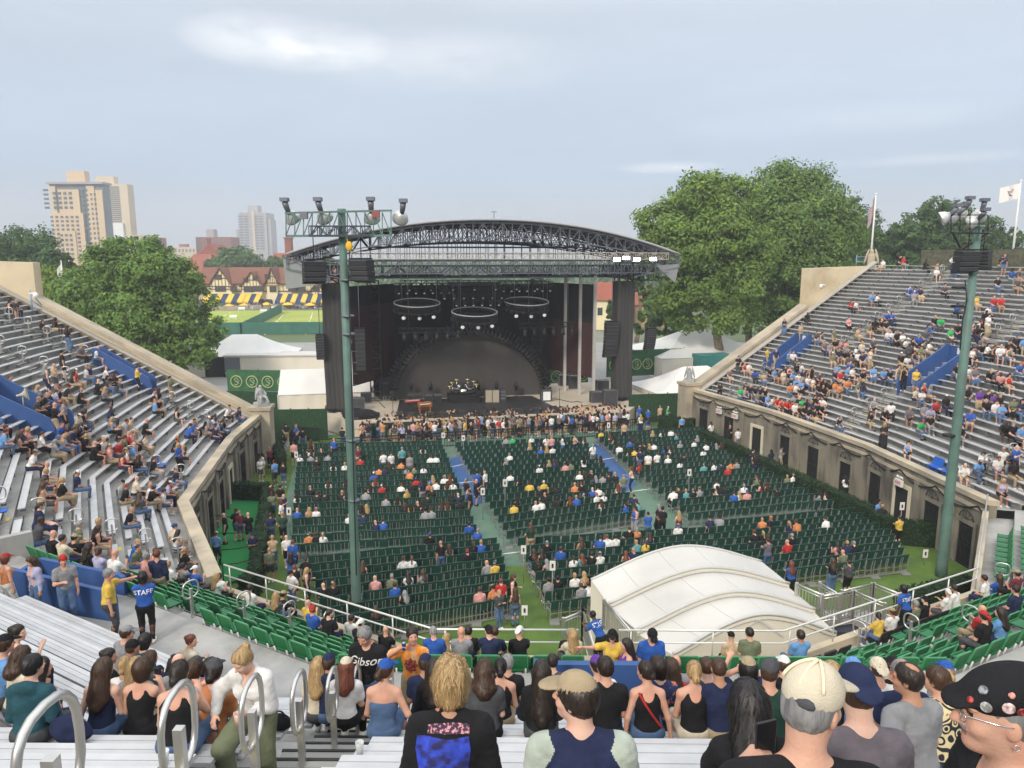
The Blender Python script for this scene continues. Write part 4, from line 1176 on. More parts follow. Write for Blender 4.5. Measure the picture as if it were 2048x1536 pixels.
# deck
t = thing('stage', 'wide concert stage with beige deck, black centre floor and dark front', 'stage')
b = MB(TS); b.prism([(-11.6, 0), (11.3, 0), (15.5, 6), (15.5, 15), (-15, 15), (-14.5, 4)], .05, DECK); b.build('deck', M_deck, t)
b = MB(TS); b.box((-.1, -.06, .78), (22.6, .10, 1.2)); b.build('fascia', M_hedge_dk, t)
b = MB(TS); b.box((-.1, -.07, DECK + .0), (22.8, .16, .12)); b.build('deck_edge', M_deck, t)
b = MB(TS); b.prism([(-8.8, .5), (5.8, .4), (4.6, 8.6), (-8.0, 8.9)], DECK + .002, DECK + .02); b.build('black_floor', M_blk2, t)
# roof
rf = thing('stage_roof', 'arched stage roof of grey membrane over open steel lattice trusses', 'roof')
aL, _, zL = stg(572, 500, 2.5); aR, _, zR = stg(1358, 522, 2.5); aC, _, zC = stg(966, 440, 2.5)
am, hw = (aL + aR) / 2, (aR - aL) / 2; ze = (zL + zR) / 2 + .1
def zarc(a): s = (a - am) / hw; return ze + (zC - ze) * (1 - abs(s) ** 2.1)
AS = np.linspace(aL, aR, 41)
b = MB(TS)
b0_, b1_ = 2.3, 15.5
prof = [(a, zarc(a)) for a in AS]
b.grid([[(a, bb, z) for a, z in prof] for bb in np.linspace(b0_, b1_, 8)]); b.grid([[(a, bb, z + .07) for a, z in prof] for bb in np.linspace(b1_, b0_, 8)])
b.build('membrane', M_roofcloth, rf)
b = MB(TS); b.tube([(a, b0_, z + .03) for a, z in prof], .10, 6); b.build('membrane_edge', M_roofedge, rf)
def arch(bb, dep, m, r, zig=True):
	b = MB(TS); hi = [(a, bb, zarc(a) - .22) for a in AS]; lo = [(a, bb, max(zarc(a) - .22 - dep * (1 - .55 * abs((a - am) / hw) ** 2), 0)) for a in AS]
	for p, q in zip(hi[:-1], hi[1:]): b.bar(p, q, r * 1.6)
	for p, q in zip(lo[:-1], lo[1:]): b.bar(p, q, r * 1.6)
	hi2 = [(p[0], p[1] + .7, p[2]) for p in hi]
	for p, q in zip(hi2[:-1], hi2[1:]): b.bar(p, q, r * 1.3)
	for k in range(len(hi)):
		b.bar(hi[k], lo[k], r); b.bar(hi2[k], lo[k], r * .8); b.bar(hi[k], hi2[k], r * .8)
		if k + 1 < len(hi): b.bar(hi[k] if k % 2 else lo[k], lo[k + 1] if k % 2 else hi[k + 1], r)
	b.build('arch_truss', m, rf)
arch(2.6, 1.25, M_truss, .055); arch(5.6, 1.5, M_truss_d, .055); arch(9.0, 1.5, M_truss_d, .055); arch(12.2, 1.5, M_truss_d, .06); arch(15.2, 1.5, M_truss_d, .06)
b = MB(TS)
for a in AS[2:-2:2]: b.bar((a, 2.6, zarc(a) - .3), (a, 15.3, zarc(a) - .3), .09); b.bar((a, 2.6, zarc(a) - 1.25), (a, 15.3, zarc(a) - 1.5), .06)
b.build('purlin_grid', M_truss_d, rf)
# vertical web between the inner arches and the flat grid beneath
b = MB(TS)
for bb in (6.5, 10.5, 14.5):
	for a in AS[4:-4]:
		b.bar((a, bb, zarc(a) - 1.5), (a, bb, 14.3), .05)
	for zz in (14.35, 15.0, 15.6): b.bar((aL + 3 + (zz - 14.3) * 3, bb, zz), (aR - 3 - (zz - 14.3) * 3, bb, zz), .06)
b.build('web_grid', M_truss_d, rf)
p0, p1 = stg(688, 509, 2.2), stg(1335, 510, 2.2)
b = MB(TS); truss(b, (p0[0], 2.2, p0[2] - .05), (p1[0], 2.2, p1[2] - .1), .5, .55, .62, .035); b.build('front_lattice', M_truss_b, rf)
p0, p1 = stg(660, 534, 2.9), stg(1332, 532, 2.9)
b = MB(TS); truss(b, (p0[0], 2.9, p0[2]), (p1[0], 2.9, p1[2]), 1.0, 1.15, .62, .045); b.build('main_truss', M_truss, rf)
for bb in (6.2, 9.5, 12.8):
	b = MB(TS); truss(b, (-14.5, bb, 13.4), (14.5, bb, 13.4), .9, 1.0, 1.3, .05); b.build('cross_truss', M_truss_d, rf)
for a in (-14.3, 14.2):
	b = MB(TS); truss(b, (a, 2.5, 13.2), (a, 15.2, 13.2), 1.0, 1.1, 1.2, .05); b.build('side_truss', M_truss_d, rf)
for sx, a_end in ((-1, aL), (1, aR)):                  # sloping side nose of the roof
	b = MB(TS); ze_ = zarc(a_end)
	for bb in (2.4, 6.5, 11, 15.3):
		b.bar((a_end, bb, ze_ - .1), (a_end, bb, ze_ - 1.1), .07); b.bar((a_end, bb, ze_ - 1.1), (a_end - sx * 4.2, bb, 13.0), .07); b.bar((a_end, bb, ze_ - .1), (a_end - sx * 2.2, bb, 13.4), .06); b.bar((a_end - sx * 2.2, bb, zarc(a_end - sx * 2.2)), (a_end - sx * 2.2, bb, 13.4), .06)
	for zz in (ze_ - .1, ze_ - 1.1): b.bar((a_end, 2.4, zz), (a_end, 15.3, zz), .07)
	b.build('nose_frame', M_truss, rf)
# hanging cloth flaps at the roof corners
q = [stg(1312, 531, 2.3), stg(1360, 528, 2.3), stg(1352, 566, 2.3)]
b = MB(TS); b.extrude([(p[0], 2.3 + .1 * k, p[2]) for k, p in enumerate(q)], (0, .05, 0)); b.build('corner_flap', M_roofcloth, rf)
q = [stg(566, 517, 2.6), stg(612, 528, 2.6), stg(660, 555, 2.6), stg(660, 566, 2.6), stg(572, 578, 2.6)]
b = MB(TS); b.extrude(q, (0, .05, 0)); b.build('corner_flap', M_tarp, rf)
b = MB(TS); q = stg(988, 436, 2.4); b.bar((q[0], 2.4, q[2] - .4), (q[0], 2.4, q[2] + .5), .05); b.box((q[0], 2.4, q[2] + .5), (.5, .05, .05)); b.build('weather_vane', M_truss, rf)
# towers in black drape
for sx, px_, lab in ((-1, 667, 'tall black draped roof tower left of the stage behind the green lamp post'), (1, 1244, 'tall black draped roof tower right of the stage beside hanging speakers')):
	c = stg(px_, 700, 5.2); a = c[0]
	t = thing('roof_tower', lab, 'tower', group='draped towers carrying the stage roof')
	b = MB(TS); b.grid([[(a - .78 + .03 * math.sin(z * 2.1 + k), 4.4 + k * 0 + (.05 * math.sin(x_ * 19 + z * .3)), z) if False else (a + x_ + .04 * math.sin(z * .7), 4.42 + .06 * math.sin(x_ * 17 + z * .25), z) for x_ in np.linspace(-.78, .78, 13)] for z, k in zip(np.linspace(1.7, 12.5, 12), range(12))])
	b.box((a, 5.25, 7.1), (1.5, 1.55, 10.8)); b.build('drape', mat('tower_drape', (.055, .052, .05), .85, .25, .7, stretch=(2.5, 2.5, .15)), t)
	b = MB(TS); truss(b, (a, 5.2, 12.5), (a, 5.2, 14.2), 1.3, 1.3, .8, .06); b.build('mast', M_truss_k, t)
	b = MB(TS); truss(b, (a, 5.2, 0), (a, 5.2, 1.8), 1.8, 1.8, .6, .07); b.box((a, 5.2, .25), (2.4, 2.4, .5)); b.build('base_frame', M_truss_k, t)
for px_, bb, lab in ((750, 9.6, 'black lattice lighting tower at the left of the half-round screen'), (1073, 11.5, 'black lattice lighting tower at the right of the half-round screen')):
	a = stg(px_, 700, bb)[0]
	b = MB(TS); truss(b, (a, bb, DECK), (a, bb, 12.6), 1.0, 1.0, 1.0, .07)
	tag(b.build('lattice_tower', M_truss_k), lab, 'tower', 'lattice towers on the stage')
# drapes
t = thing('backdrop', 'black cloth backdrop hung across the back of the stage', 'curtain')
x0, x1 = stg(725, 600, 13.6)[0], stg(1100, 600, 13.6)[0]
b = MB(TS); G = [[(x, 13.6 + .12 * math.sin(x * 2.4), z) for x in np.linspace(x0, x1, 90)] for z in (DECK + .02, 6, 12.0)]
b.grid(G); b.grid([[(x, y + .06, z) for x, y, z in r] for r in G[::-1]]); b.build('cloth', M_blk, t)
def panel(pa, pb, zs, lab):
	t = thing('side_drape', lab, 'curtain', group='tall drapes at the sides of the stage')
	for (z0, z1), m, nm in zip(zs, (M_maroon, M_blk), ('lower_cloth', 'upper_cloth')):
		b = MB(TS); n = 24
		G = [[(pa[0] + (pb[0] - pa[0]) * s + .05 * math.sin(s * 60), pa[1] + (pb[1] - pa[1]) * s, z) for s in np.linspace(0, 1, n)] for z in (z0, z1)]
		b.grid(G); b.grid([[(x, y + .05, z) for x, y, z in r] for r in G[::-1]]); b.build(nm, m, t)
	return t
r0, r1 = stg(1096, 600, 13.2), stg(1188, 600, 6.4)
panel(r0, r1, ((3.4, 8.6), (8.6, 12.2)), 'tall black and maroon drape closing the right side of the stage')
l0, l1 = stg(789, 600, 12.6), stg(700, 600, 6.4)
panel(l0, l1, ((3.4, 10.4), (10.4, 12.2)), 'tall maroon drape with black head closing the left side of stage')
for k, (px_, bb) in enumerate(((1190, 6.1), (1161, 8.2), (1131, 10.4))):
	a = stg(px_, 600, bb)[0]; b = MB(TS); b.box((a, bb, (DECK + 13.0) / 2), (.26, .26, 13.0 - DECK))
	tag(b.build('scaffold_post', mat('post_pale_grey', (.50, .48, .45), .6, .1)), 'pale grey post against the right maroon drape, %s from the right' % nth(k + 1), 'post', 'posts at the stage side')
# half-round scrim with its arc of lamps
sc_ = thing('arched_screen', 'half-round dark scrim framed by an arc of spotlights at stage centre', 'screen')
c0, c1 = stg(783, 800, 9.2), stg(1086, 795, 9.2); ac, rad = (c0[0] + c1[0]) / 2, (c1[0] - c0[0]) / 2
top = stg(932, 660, 9.2)[2]; zr_ = (top - DECK)
def arcp(th, r=1.0, bb=9.2): return (ac - rad * r * math.cos(th), bb, DECK + zr_ * r * math.sin(th))
b = MB(TS); pts = [arcp(t_, .985) for t_ in np.linspace(0, math.pi, 41)]; b.extrude(pts, (0, .05, 0)); b.build('scrim', M_scrim, sc_)
b = MB(TS)
ths = np.linspace(0, math.pi, 49)
for r_, bb in ((1.0, 8.9), (1.06, 8.9), (1.03, 9.5)):
	P_ = [arcp(t_, r_, bb) for t_ in ths]
	for p, q in zip(P_[:-1], P_[1:]): b.bar(p, q, .07)
for k in range(48):
	b.bar(arcp(ths[k], 1.0, 8.9), arcp(ths[k + 1], 1.06, 8.9), .04); b.bar(arcp(ths[k], 1.06, 8.9), arcp(ths[k + 1], 1.03, 9.5), .04)
b.build('arc_truss', M_truss_k, sc_)
for k, t_ in enumerate(np.linspace(.04, math.pi - .04, 56)):
	b = MB(TS); p = np.array(arcp(t_, 1.02, 8.7)); q = np.array(arcp(t_, .955, 8.3)); o_ = np.array(arcp(t_, 1.09, 8.8))
	b.tube([p.tolist(), ((p + q) / 2).tolist(), q.tolist()], [.09, .12, .15], 7); b.bar(p, o_, .06); b.box(tuple(o_), (.16, .2, .16)); b.build('spotlight', M_spk, sc_)
# three hanging rings of lamps
for k, (px_, py_, bb, lab) in enumerate(((834, 608, 7.0, 'left hanging light ring with white rim and three lamps'), (949, 626, 6.0, 'central lowest hanging light ring with white rim and three lamps'), (1053, 605, 7.2, 'right hanging light ring with white rim and three lamps'))):
	c = stg(px_, py_, bb); rr = 2.05; sq = .34
	t = thing('light_ring', lab, 'stage light', group='ring lights above the stage')
	cir = lambda r, dz, n=40: [(c[0] + r * math.cos(2 * math.pi * j / n), bb + r * math.sin(2 * math.pi * j / n), c[2] + dz + math.sin(2 * math.pi * j / n) * .28) for j in range(n)]
	b = MB(TS); b.tube(cir(rr, .12), .055, 6, close=True); b.build('rim', mat('ring_rim_grey', (.42, .42, .42), .4, .1), t)
	b = MB(TS)
	for r, dz in ((rr, -.05), (rr, -.5), (rr - .3, -.05), (rr - .3, -.5)): b.tube(cir(r, dz), .045, 5, close=True)
	A, B_ = cir(rr, -.05), cir(rr, -.5)
	for j in range(40): b.bar(A[j], B_[(j + 1) % 40], .035); b.bar(A[j], B_[j], .035)
	for j in range(0, 40, 2): b.box((B_[j][0], B_[j][1], B_[j][2] - .08), (.2, .2, .22))
	b.build('ring_truss', M_truss_k, t)
	for j, (ax, dz) in enumerate(((-.85, -.95), (.05, -1.0), (.85, -.9))):
		b = MB(TS); p = (c[0] + ax * rr * .75, bb - rr * .8, c[2] + dz - .15); b.tube([(p[0], p[1] + .25, p[2] + .1), (p[0], p[1] - .02, p[2])], [.12, .2], 10); b.bar((p[0], p[1] + .1, p[2]), (p[0], p[1] + .2, p[2] + .5), .05)
		l = b.build('lamp', M_spk, t); b = MB(TS); b.sphere((p[0], p[1] - .03, p[2]), (.175, .05, .175), 12); b.build('lens', M_lampglass, l)
	for j in (3, 14, 25, 36):
		b = MB(TS); p = cir(rr, .1)[j]; b.tube([p, (p[0], p[1], 13.2)], .02, 4); b.build('suspension_cable', M_truss, t)
	b = MB(TS); b.box((c[0], bb, c[2] + 2.6), (4.6, .4, .35)); b.build('spreader', M_truss_k, t)
# straight lamp trusses
for px0, px1, py_, bb, lab in ((798, 926, 661, 6.2, 'black lamp truss hung over the left half of the scrim'), (1040, 1152, 652, 7.0, 'black lamp truss hung over the right half of the scrim')):
	p, q = stg(px0, py_, bb), stg(px1, py_ - (4 if px0 > 1000 else 0), bb)
	t = thing('lamp_truss', lab, 'stage light', group='straight lamp trusses over the stage')
	b = MB(TS); truss(b, p, q, .42, .42, .42, .035); b.build('truss', M_truss_k, t)
	for s in np.linspace(.08, .92, 6):
		b = MB(TS); c = (p[0] + (q[0] - p[0]) * s, bb - .15, p[2] - .35); b.box((c[0], c[1], c[2] + .12), (.3, .3, .14)); b.tube([(c[0], c[1], c[2]), (c[0], c[1] - .1, c[2] - .55)], [.16, .2], 9); b.build('moving_head', M_spk, t)
	for s in (.15, .85):
		b = MB(TS); x = p[0] + (q[0] - p[0]) * s; b.tube([(x, bb, p[2] + .2), (x, bb, 13.2)], .022, 4); b.build('suspension_cable', M_truss, t)
for k, (px0, px1, py_, bb) in enumerate(((790, 905, 572, 9), (880, 1010, 582, 7.5), (905, 1020, 596, 7.0), (1000, 1105, 568, 9), (800, 1090, 566, 11))):
	p, q = stg(px0, py_, bb), stg(px1, py_, bb); t = thing('lamp_truss', 'dark lamp truss high under the stage roof, %s in order of depth from the left' % nth(k + 1), 'stage light', group='upper lamp trusses over the stage')
	b = MB(TS); truss(b, p, q, .5, .5, .5, .035); b.build('truss', M_truss_k, t)
	for s in np.linspace(.06, .94, 7):
		b = MB(TS); c = (p[0] + (q[0] - p[0]) * s, bb - .2, p[2] - .35); b.tube([(c[0], c[1], c[2] + .1), (c[0], c[1] - .12, c[2] - .3)], [.12, .15], 8); l = b.build('lamp', M_spk, t)
		b = MB(TS); b.sphere((c[0], c[1] - .13, c[2] - .3), (.1, .05, .1), 8); b.build('lens', M_lampglass, l)
# line arrays
def line_array(px0, px1, py0, py1, bb, n, lab, cable=True, curve=.5, wd=None):
	p, q = stg(px0, py0, bb), stg(px1, py1, bb); w = wd or q[0] - p[0]; a = (p[0] + q[0]) / 2; H = p[2] - q[2]; h = H / n
	t = thing('line_array_speaker', lab, 'loudspeaker', group='line array loudspeakers hung at the stage')
	for k in range(n):
		f = (k / n) ** 2 * curve; b = MB(TS); z = p[2] - h * (k + .5)
		b.box((a, bb + f, z), (w, .8, h * .93), 0, R(-14 * k / n)); b.mi(1); b.box((a, bb + f - .36, z + h * .46), (w * 1.02, .1, .035)); b.build('cabinet', [M_spk, M_spk_line], t)
	b = MB(TS); b.box((a, bb, p[2] + .1), (w * .95, .8, .12)); b.build('flying_frame', M_truss_k, t)
	if cable:
		b = MB(TS); b.tube([(a, bb, p[2]), (a, bb, 13.2)], .03, 4); b.build('chain', M_truss, t)
line_array(709, 732, 659, 742, 3.6, 10, 'long black line array hanging just right of the green lamp post', True, .5)
line_array(631, 650, 671, 720, 4.0, 9, 'short curved line array hanging left of the left roof tower')
line_array(1211, 1233, 645, 715, 4.2, 10, 'long black line array hanging left of the right roof tower', True, .5)
line_array(1293, 1309, 658, 700, 4.4, 9, 'short curved line array hanging right of the right roof tower')
# four lit work lamps on the right truss
M_work = mat('work_lamp_lit', (1, 1, 1), .3, 0, emit=(1.0, .97, .92, 30))
wlb = thing('work_light', None, None) if False else None
for k, (px_, py_) in enumerate(((1233, 519), (1252, 516), (1273, 519), (1306, 518))):
	p = stg(px_, py_, .9); t = thing('work_light', 'lit white work lamp on the right stage truss, %s from the left' % nth(k + 1), 'lamp', group='lit work lamps on the roof truss')
	b = MB(TS); b.box((p[0], .95, p[2]), (.62, .22, .30)); b.bar((p[0], 1.0, p[2] + .1), (p[0], 1.9, p[2] + .1), .06); b.build('housing', M_truss_k, t)
	b = MB(TS); b.box((p[0], .825, p[2]), (.56, .03, .25)); b.build('lamp_face', M_work, t)
# gear on the deck
def deck(px_, py_):
	w = at(px_, py_, DECK); x, y = w.x - S0[0], w.y - S0[1]
	return (x * E1[0] + y * E1[1], x * E2[0] + y * E2[1])
t = thing('drum_kit', 'chrome drum kit with cymbals on a black riser at stage centre', 'drums')
dx, dy = deck(930, 806)
b = MB(TS); b.box((dx, dy + 1.3, DECK + .3), (2.7, 2.5, .56)); b.build('riser', M_blk, t)
zt_ = DECK + .58
for ox, oy, r, h, z in ((-.0, .5, .33, .45, .33), (-.55, .6, .26, .4, .45), (.6, .6, .28, .45, .4), (-.3, .9, .2, .25, .8), (.3, .9, .2, .25, .8), (-.85, 1.1, .2, .2, .62), (.95, 1.1, .24, .4, .4), (-.95, .5, .2, .3, .6)):
	b = MB(TS); b.lathe([(r, -h / 2), (r * 1.03, -h / 2 + .03), (r, -h / 2 + .06), (r, h / 2 - .06), (r * 1.03, h / 2 - .03), (r, h / 2)], (dx + ox, dy + .6 + oy, zt_ + z), 14, rot_x(R(70 if r > .3 else 12))); b.build('drum', M_chrome, t)
for ox, oy, z in ((-1.0, .9, 1.15), (-.5, 1.3, 1.35), (.55, 1.3, 1.35), (1.05, .9, 1.2), (-1.25, .4, .9), (1.25, .5, .95)):
	b = MB(TS); b.lathe([(.02, .03), (.12, .02), (.24, -.01), (.235, -.02), (.02, .0)], (dx + ox, dy + .6 + oy, zt_ + z), 16, rot_x(R(14))); c = b.build('cymbal', mat('cymbal_brass', (.75, .6, .3), .3, .05, metal=.9), t)
	b = MB(TS); b.tube([(dx + ox, dy + .6 + oy, zt_), (dx + ox, dy + .6 + oy, zt_ + z)], .018, 5); b.build('cymbal_stand', M_chrome, c)
for k, px_ in enumerate((978, 992)):
	t = thing('guitar_cabinet', 'tall beige grille guitar cabinet, the %s of a pair right of the drums' % ('left' if k == 0 else 'right'), 'amplifier', group='beige speaker cabinets')
	a, bb = deck(px_, 806); b = MB(TS); b.box((a, bb + .3, DECK + .62), (.68, .5, 1.22)); b.build('cabinet', M_case, t); b = MB(TS); b.box((a, bb + .03, DECK + .62), (.60, .05, 1.12)); b.build('grille', M_beige_amp, t)
t = thing('amplifier_rack', 'dark amplifier rack standing right of the beige cabinets', 'amplifier'); a, bb = deck(1006, 804)
b = MB(TS); b.box((a, bb + .3, DECK + .6), (.6, .6, 1.2)); b.build('rack', M_case, t)
for z in (.35, .65, .95): b = MB(TS); b.box((a, bb - .015, DECK + z), (.5, .03, .18)); b.build('rack_panel', M_truss, t)
for px_, py_, lab in ((858, 806, 'small black guitar amplifier behind the brown organ'), (876, 805, 'black guitar amplifier beside the white guitar')):
	t = thing('guitar_amplifier', lab, 'amplifier', group='small black amplifiers'); a, bb = deck(px_, py_)
	b = MB(TS); b.box((a, bb + .25, DECK + .4), (.75, .45, .8), 0); b.build('cabinet', M_case, t); b = MB(TS); b.box((a, bb + .01, DECK + .33), (.66, .04, .55)); b.build('grille', mat('grille_black', (.03, .03, .03), .9, .2, 30), t); b = MB(TS); b.box((a, bb + .01, DECK + .71), (.66, .04, .1)); b.build('control_panel', M_truss, t)
t = thing('organ', 'brown wooden organ at the left of the stage', 'organ'); a, bb = deck(851, 828)
b = MB(TS); b.box((a, bb + .5, DECK + .75), (1.1, .6, .35), R(12)); b.box((a, bb + .65, DECK + .55), (1.1, .12, .6), R(12)); b.build('case', M_wood, t)
for sx in (-.45, .45):
	for sy in (.3, .72): b = MB(TS); b.box((a + sx, bb + sy, DECK + .3), (.08, .08, .6)); b.build('leg', M_wood, t)
b = MB(TS); b.box((a, bb + .15, DECK + .82), (.9, .14, .04), R(12)); b.build('keys', M_led, t)
t = thing('keyboard', 'red keyboard on a black stand left of the organ', 'keyboard'); a, bb = deck(826, 826)
b = MB(TS); b.box((a, bb + .5, DECK + .95), (1.3, .4, .13), R(10)); b.build('keyboard_body', mat('keyboard_red', (.42, .04, .03), .4, .1), t); b = MB(TS); b.box((a, bb + .38, DECK + 1.02), (1.15, .14, .03), R(10)); b.build('keys', M_led, t)
for s in (-1, 1): b = MB(TS); b.bar((a - .5 * s, bb + .4, DECK), (a + .5 * s, bb + .6, DECK + .9), .05); b.build('stand_leg', M_spk, t)
t = thing('keyboard', 'black electric piano with flat lid further back on the left', 'keyboard'); a, bb = deck(832, 808)
b = MB(TS); b.box((a, bb + .4, DECK + .85), (1.4, .55, .2)); b.build('keyboard_body', M_case, t)
for s in (-.6, .6): b = MB(TS); b.box((a + s, bb + .4, DECK + .37), (.06, .45, .74)); b.build('stand_leg', M_spk, t)
t = thing('electric_guitar', 'white electric guitar upright on a stand before the scrim', 'guitar'); a, bb = deck(873, 796)
b = MB(TS); b.sphere((a, bb, DECK + .55), (.19, .06, .24), 12); b.sphere((a, bb, DECK + .78), (.15, .055, .16), 12); b.build('body', mat('guitar_white', (.75, .73, .68), .3, .03), t)
b = MB(TS); b.bar((a, bb, DECK + .9), (a - .05, bb, DECK + 1.55), .06, .04); b.box((a - .06, bb, DECK + 1.62), (.1, .04, .2)); b.build('neck', M_wood, t)
b = MB(TS)
for s in (-1, 1): b.tube([(a, bb, DECK + .5), (a + .22 * s, bb - .1, DECK)], .02, 5)
b.build('guitar_stand', M_spk, t)
for k, px_ in enumerate((822, 861, 903, 956, 993, 1032)):
	p = stg(px_, 776, 8.3); t = thing('floor_spotlight', 'black moving spotlight before the scrim, %s from the left' % nth(k + 1), 'stage light', group='floor spotlights before the scrim')
	zz = p[2]; b = MB(TS); b.tube([(p[0], 8.3, DECK), (p[0], 8.3, zz - .25)], .035, 6); b.box((p[0], 8.3, DECK + .03), (.5, .5, .06)); b.build('post', M_spk, t)
	b = MB(TS); b.box((p[0], 8.3, zz - .2), (.38, .3, .16)); b.box((p[0] - .17, 8.3, zz + .1), (.06, .2, .5)); b.box((p[0] + .17, 8.3, zz + .1), (.06, .2, .5)); b.build('yoke', M_spk, t)
	b = MB(TS); b.tube([(p[0], 8.25, zz - .1), (p[0], 8.25, zz + .25), (p[0], 8.2, zz + .62)], [.15, .15, .10], 10); b.build('head', M_spk, t)
wedge = [(-.35, -.25, 0), (.35, -.25, 0), (.35, .3, 0), (-.35, .3, 0), (-.35, -.05, .38), (.35, -.05, .38), (.35, .3, .3), (-.35, .3, .3)]
for k, (px_, py_) in enumerate(((800, 833), (823, 834), (863, 834), (886, 832), (925, 831), (1008, 828), (1042, 826), (1075, 824), (1109, 821))):
	a, bb = deck(px_, py_); t = thing('stage_monitor', 'black wedge monitor at the front edge of stage, %s from the left' % nth(k + 1), 'loudspeaker', group='wedge monitors along the stage front')
	b = MB(TS); b.add([(a + x * .8, bb + .35 + y, DECK + z) for x, y, z in wedge], [(3, 2, 1, 0), (4, 5, 6, 7), (0, 1, 5, 4), (1, 2, 6, 5), (2, 3, 7, 6), (3, 0, 4, 7)]); b.build('cabinet', M_spk, t)
	b = MB(TS); b.add([(a + x * .8, bb + .35 + y - .02, DECK + z + .01) for x, y, z in ((-.28, -.22, .05), (.28, -.22, .05), (.28, -.08, .33), (-.28, -.08, .33))], [(0, 1, 2, 3)]); b.build('grille', MATS['grille_black'], t)
for k, (px_, py_, h, lab) in enumerate(((786, 828, 1.5, 'black microphone stand at the far left of the stage'), (968, 818, 1.6, 'black microphone stand at stage centre'), (1048, 812, 1.5, 'black microphone stand right of centre'), (1119, 818, 1.7, 'lone microphone stand on the pale deck at right'))):
	a, bb = deck(px_, py_); t = thing('microphone_stand', lab, 'microphone', group='microphone stands')
	b = MB(TS); b.tube([(a, bb, DECK + .02), (a, bb, DECK + h)], .022, 6)
	for q in range(3): b.tube([(a, bb, DECK + .25), (a + .35 * math.cos(q * 2.1), bb + .35 * math.sin(q * 2.1), DECK + .02)], .02, 5)
	b.build('stand', M_spk, t); b = MB(TS); b.sphere((a, bb, DECK + h + .06), (.05, .05, .08), 8); b.build('microphone', M_spk, t)
for k, (px_, py_, w, d_, h, lab) in enumerate(((1094, 804, 1.0, .6, 1.1, 'black road case with pale front beside the scrim'), (1198, 806, 1.4, .8, 1.0, 'wide road case at the right edge of deck'), (1222, 812, 1.2, .8, 1.4, 'tall road case by the right tower foot'), (1206, 788, 1.2, .8, 1.3, 'road case behind the wide one at right'), (1150, 778, 1.0, .7, 1.3, 'road case under the right drape'), (1128, 772, .9, .7, 1.1, 'road case farthest back at right'), (770, 792, .9, .7, 1.2, 'road case at the left end of the scrim'), (732, 806, .9, .6, .9, 'road case at the left edge of deck'), (718, 822, 1.0, .8, 1.1, 'road case beside the left tower foot'))):
	a, bb = deck(px_, py_); t = thing('road_case', lab, 'case', group='equipment cases on the stage')
	b = MB(TS); b.box((a, bb + .4, DECK + h / 2 + .02), (w, d_, h)); b.build('case_body', M_case, t)
	b = MB(TS)
	for sx in (-1, 1): b.bar((a + sx * w / 2, bb + .4 - d_ / 2, DECK + .03), (a + sx * w / 2, bb + .4 - d_ / 2, DECK + h), .045)
	for z in (.06, h): b.bar((a - w / 2, bb + .4 - d_ / 2, DECK + z), (a + w / 2, bb + .4 - d_ / 2, DECK + z), .045)
	b.build('case_edging', M_truss, t)
	if k == 0: b = MB(TS); b.box((a, bb + .4 - d_ / 2 - .02, DECK + .55), (.7, .03, .8)); b.build('case_front', M_led, t)
# heap of black sheeting at the left corner
a, bb = deck(716, 838); V_, F_, _l = mesh_sdf([Ell((0, 0, .3), (1.3, .8, .45), k=.3), Ell((.8, .1, .2), (1.0, .7, .35), k=.3), Ell((-.6, .2, .6), (.7, .6, .35), k=.3)], .09, disp=lambda P: .07 * vnoise(P, 3.5, 3) + .04 * vnoise(P, 8, 5))
o = obj('black_sheeting', np_mesh('black_sheeting', np.array([TS((a + v[0], bb + .3 + v[1], DECK + v[2])) for v in V_]), F_, M_blk, smooth=True)); tag(o, 'heap of black plastic sheeting at the left corner of the stage', 'sheeting')
for k, (px0, py0, px1, py1) in enumerate(((1112, 800, 1165, 806), (1118, 818, 1190, 812), (1040, 822, 1085, 818), (745, 795, 770, 815))):
	p, q = deck(px0, py0), deck(px1, py1); b = MB(TS); b.tube([(p[0] + (q[0] - p[0]) * s, p[1] + (q[1] - p[1]) * s + .35 * math.sin(s * 9 + k), DECK + .03) for s in np.linspace(0, 1, 20)], .03, 5)
	tag(b.build('floor_cable', M_spk), 'black cable snaking over the stage deck, %s from the right' % nth(k + 1), 'cable', 'cables on the deck')
# ------------------------------------------------------------ foliage
M_leaf = attr_mat('leaf', .7, .10, 1.5, .22)
M_bark = mat('bark', (.16, .115, .075), .95, .35, 2.5, .8, 12, stretch=(1, 1, .25), alt=(.24, .19, .13), altscale=1.2)
M_hedge_core = mat('hedge_core', (.012, .028, .012), .95, .3, 3)
NR = np.random.default_rng(11)
def leaves(P, N, size, cols, up=.35, seed=0):
	"""one four-cornered leaf clump at each point P, facing roughly N"""
	n = len(P)
	N = N + NR.normal(0, .55, (n, 3)) + np.array([0, 0, up]); N /= np.linalg.norm(N, axis=1, keepdims=True) + 1e-9
	A = np.cross(N, NR.normal(0, 1, (n, 3))); A /= np.linalg.norm(A, axis=1, keepdims=True) + 1e-9; B = np.cross(N, A)
	s = size * NR.uniform(.55, 1.3, (n, 1)) / 2
	C = np.stack([P - A * s * 1.15, P + B * s * .62 - A * s * .1, P + A * s * 1.15 - N * s * .35, P - B * s * .62 - A * s * .1], axis=1)
	V = C.reshape(-1, 3); F = np.arange(n * 4).reshape(n, 4)
	return V, F
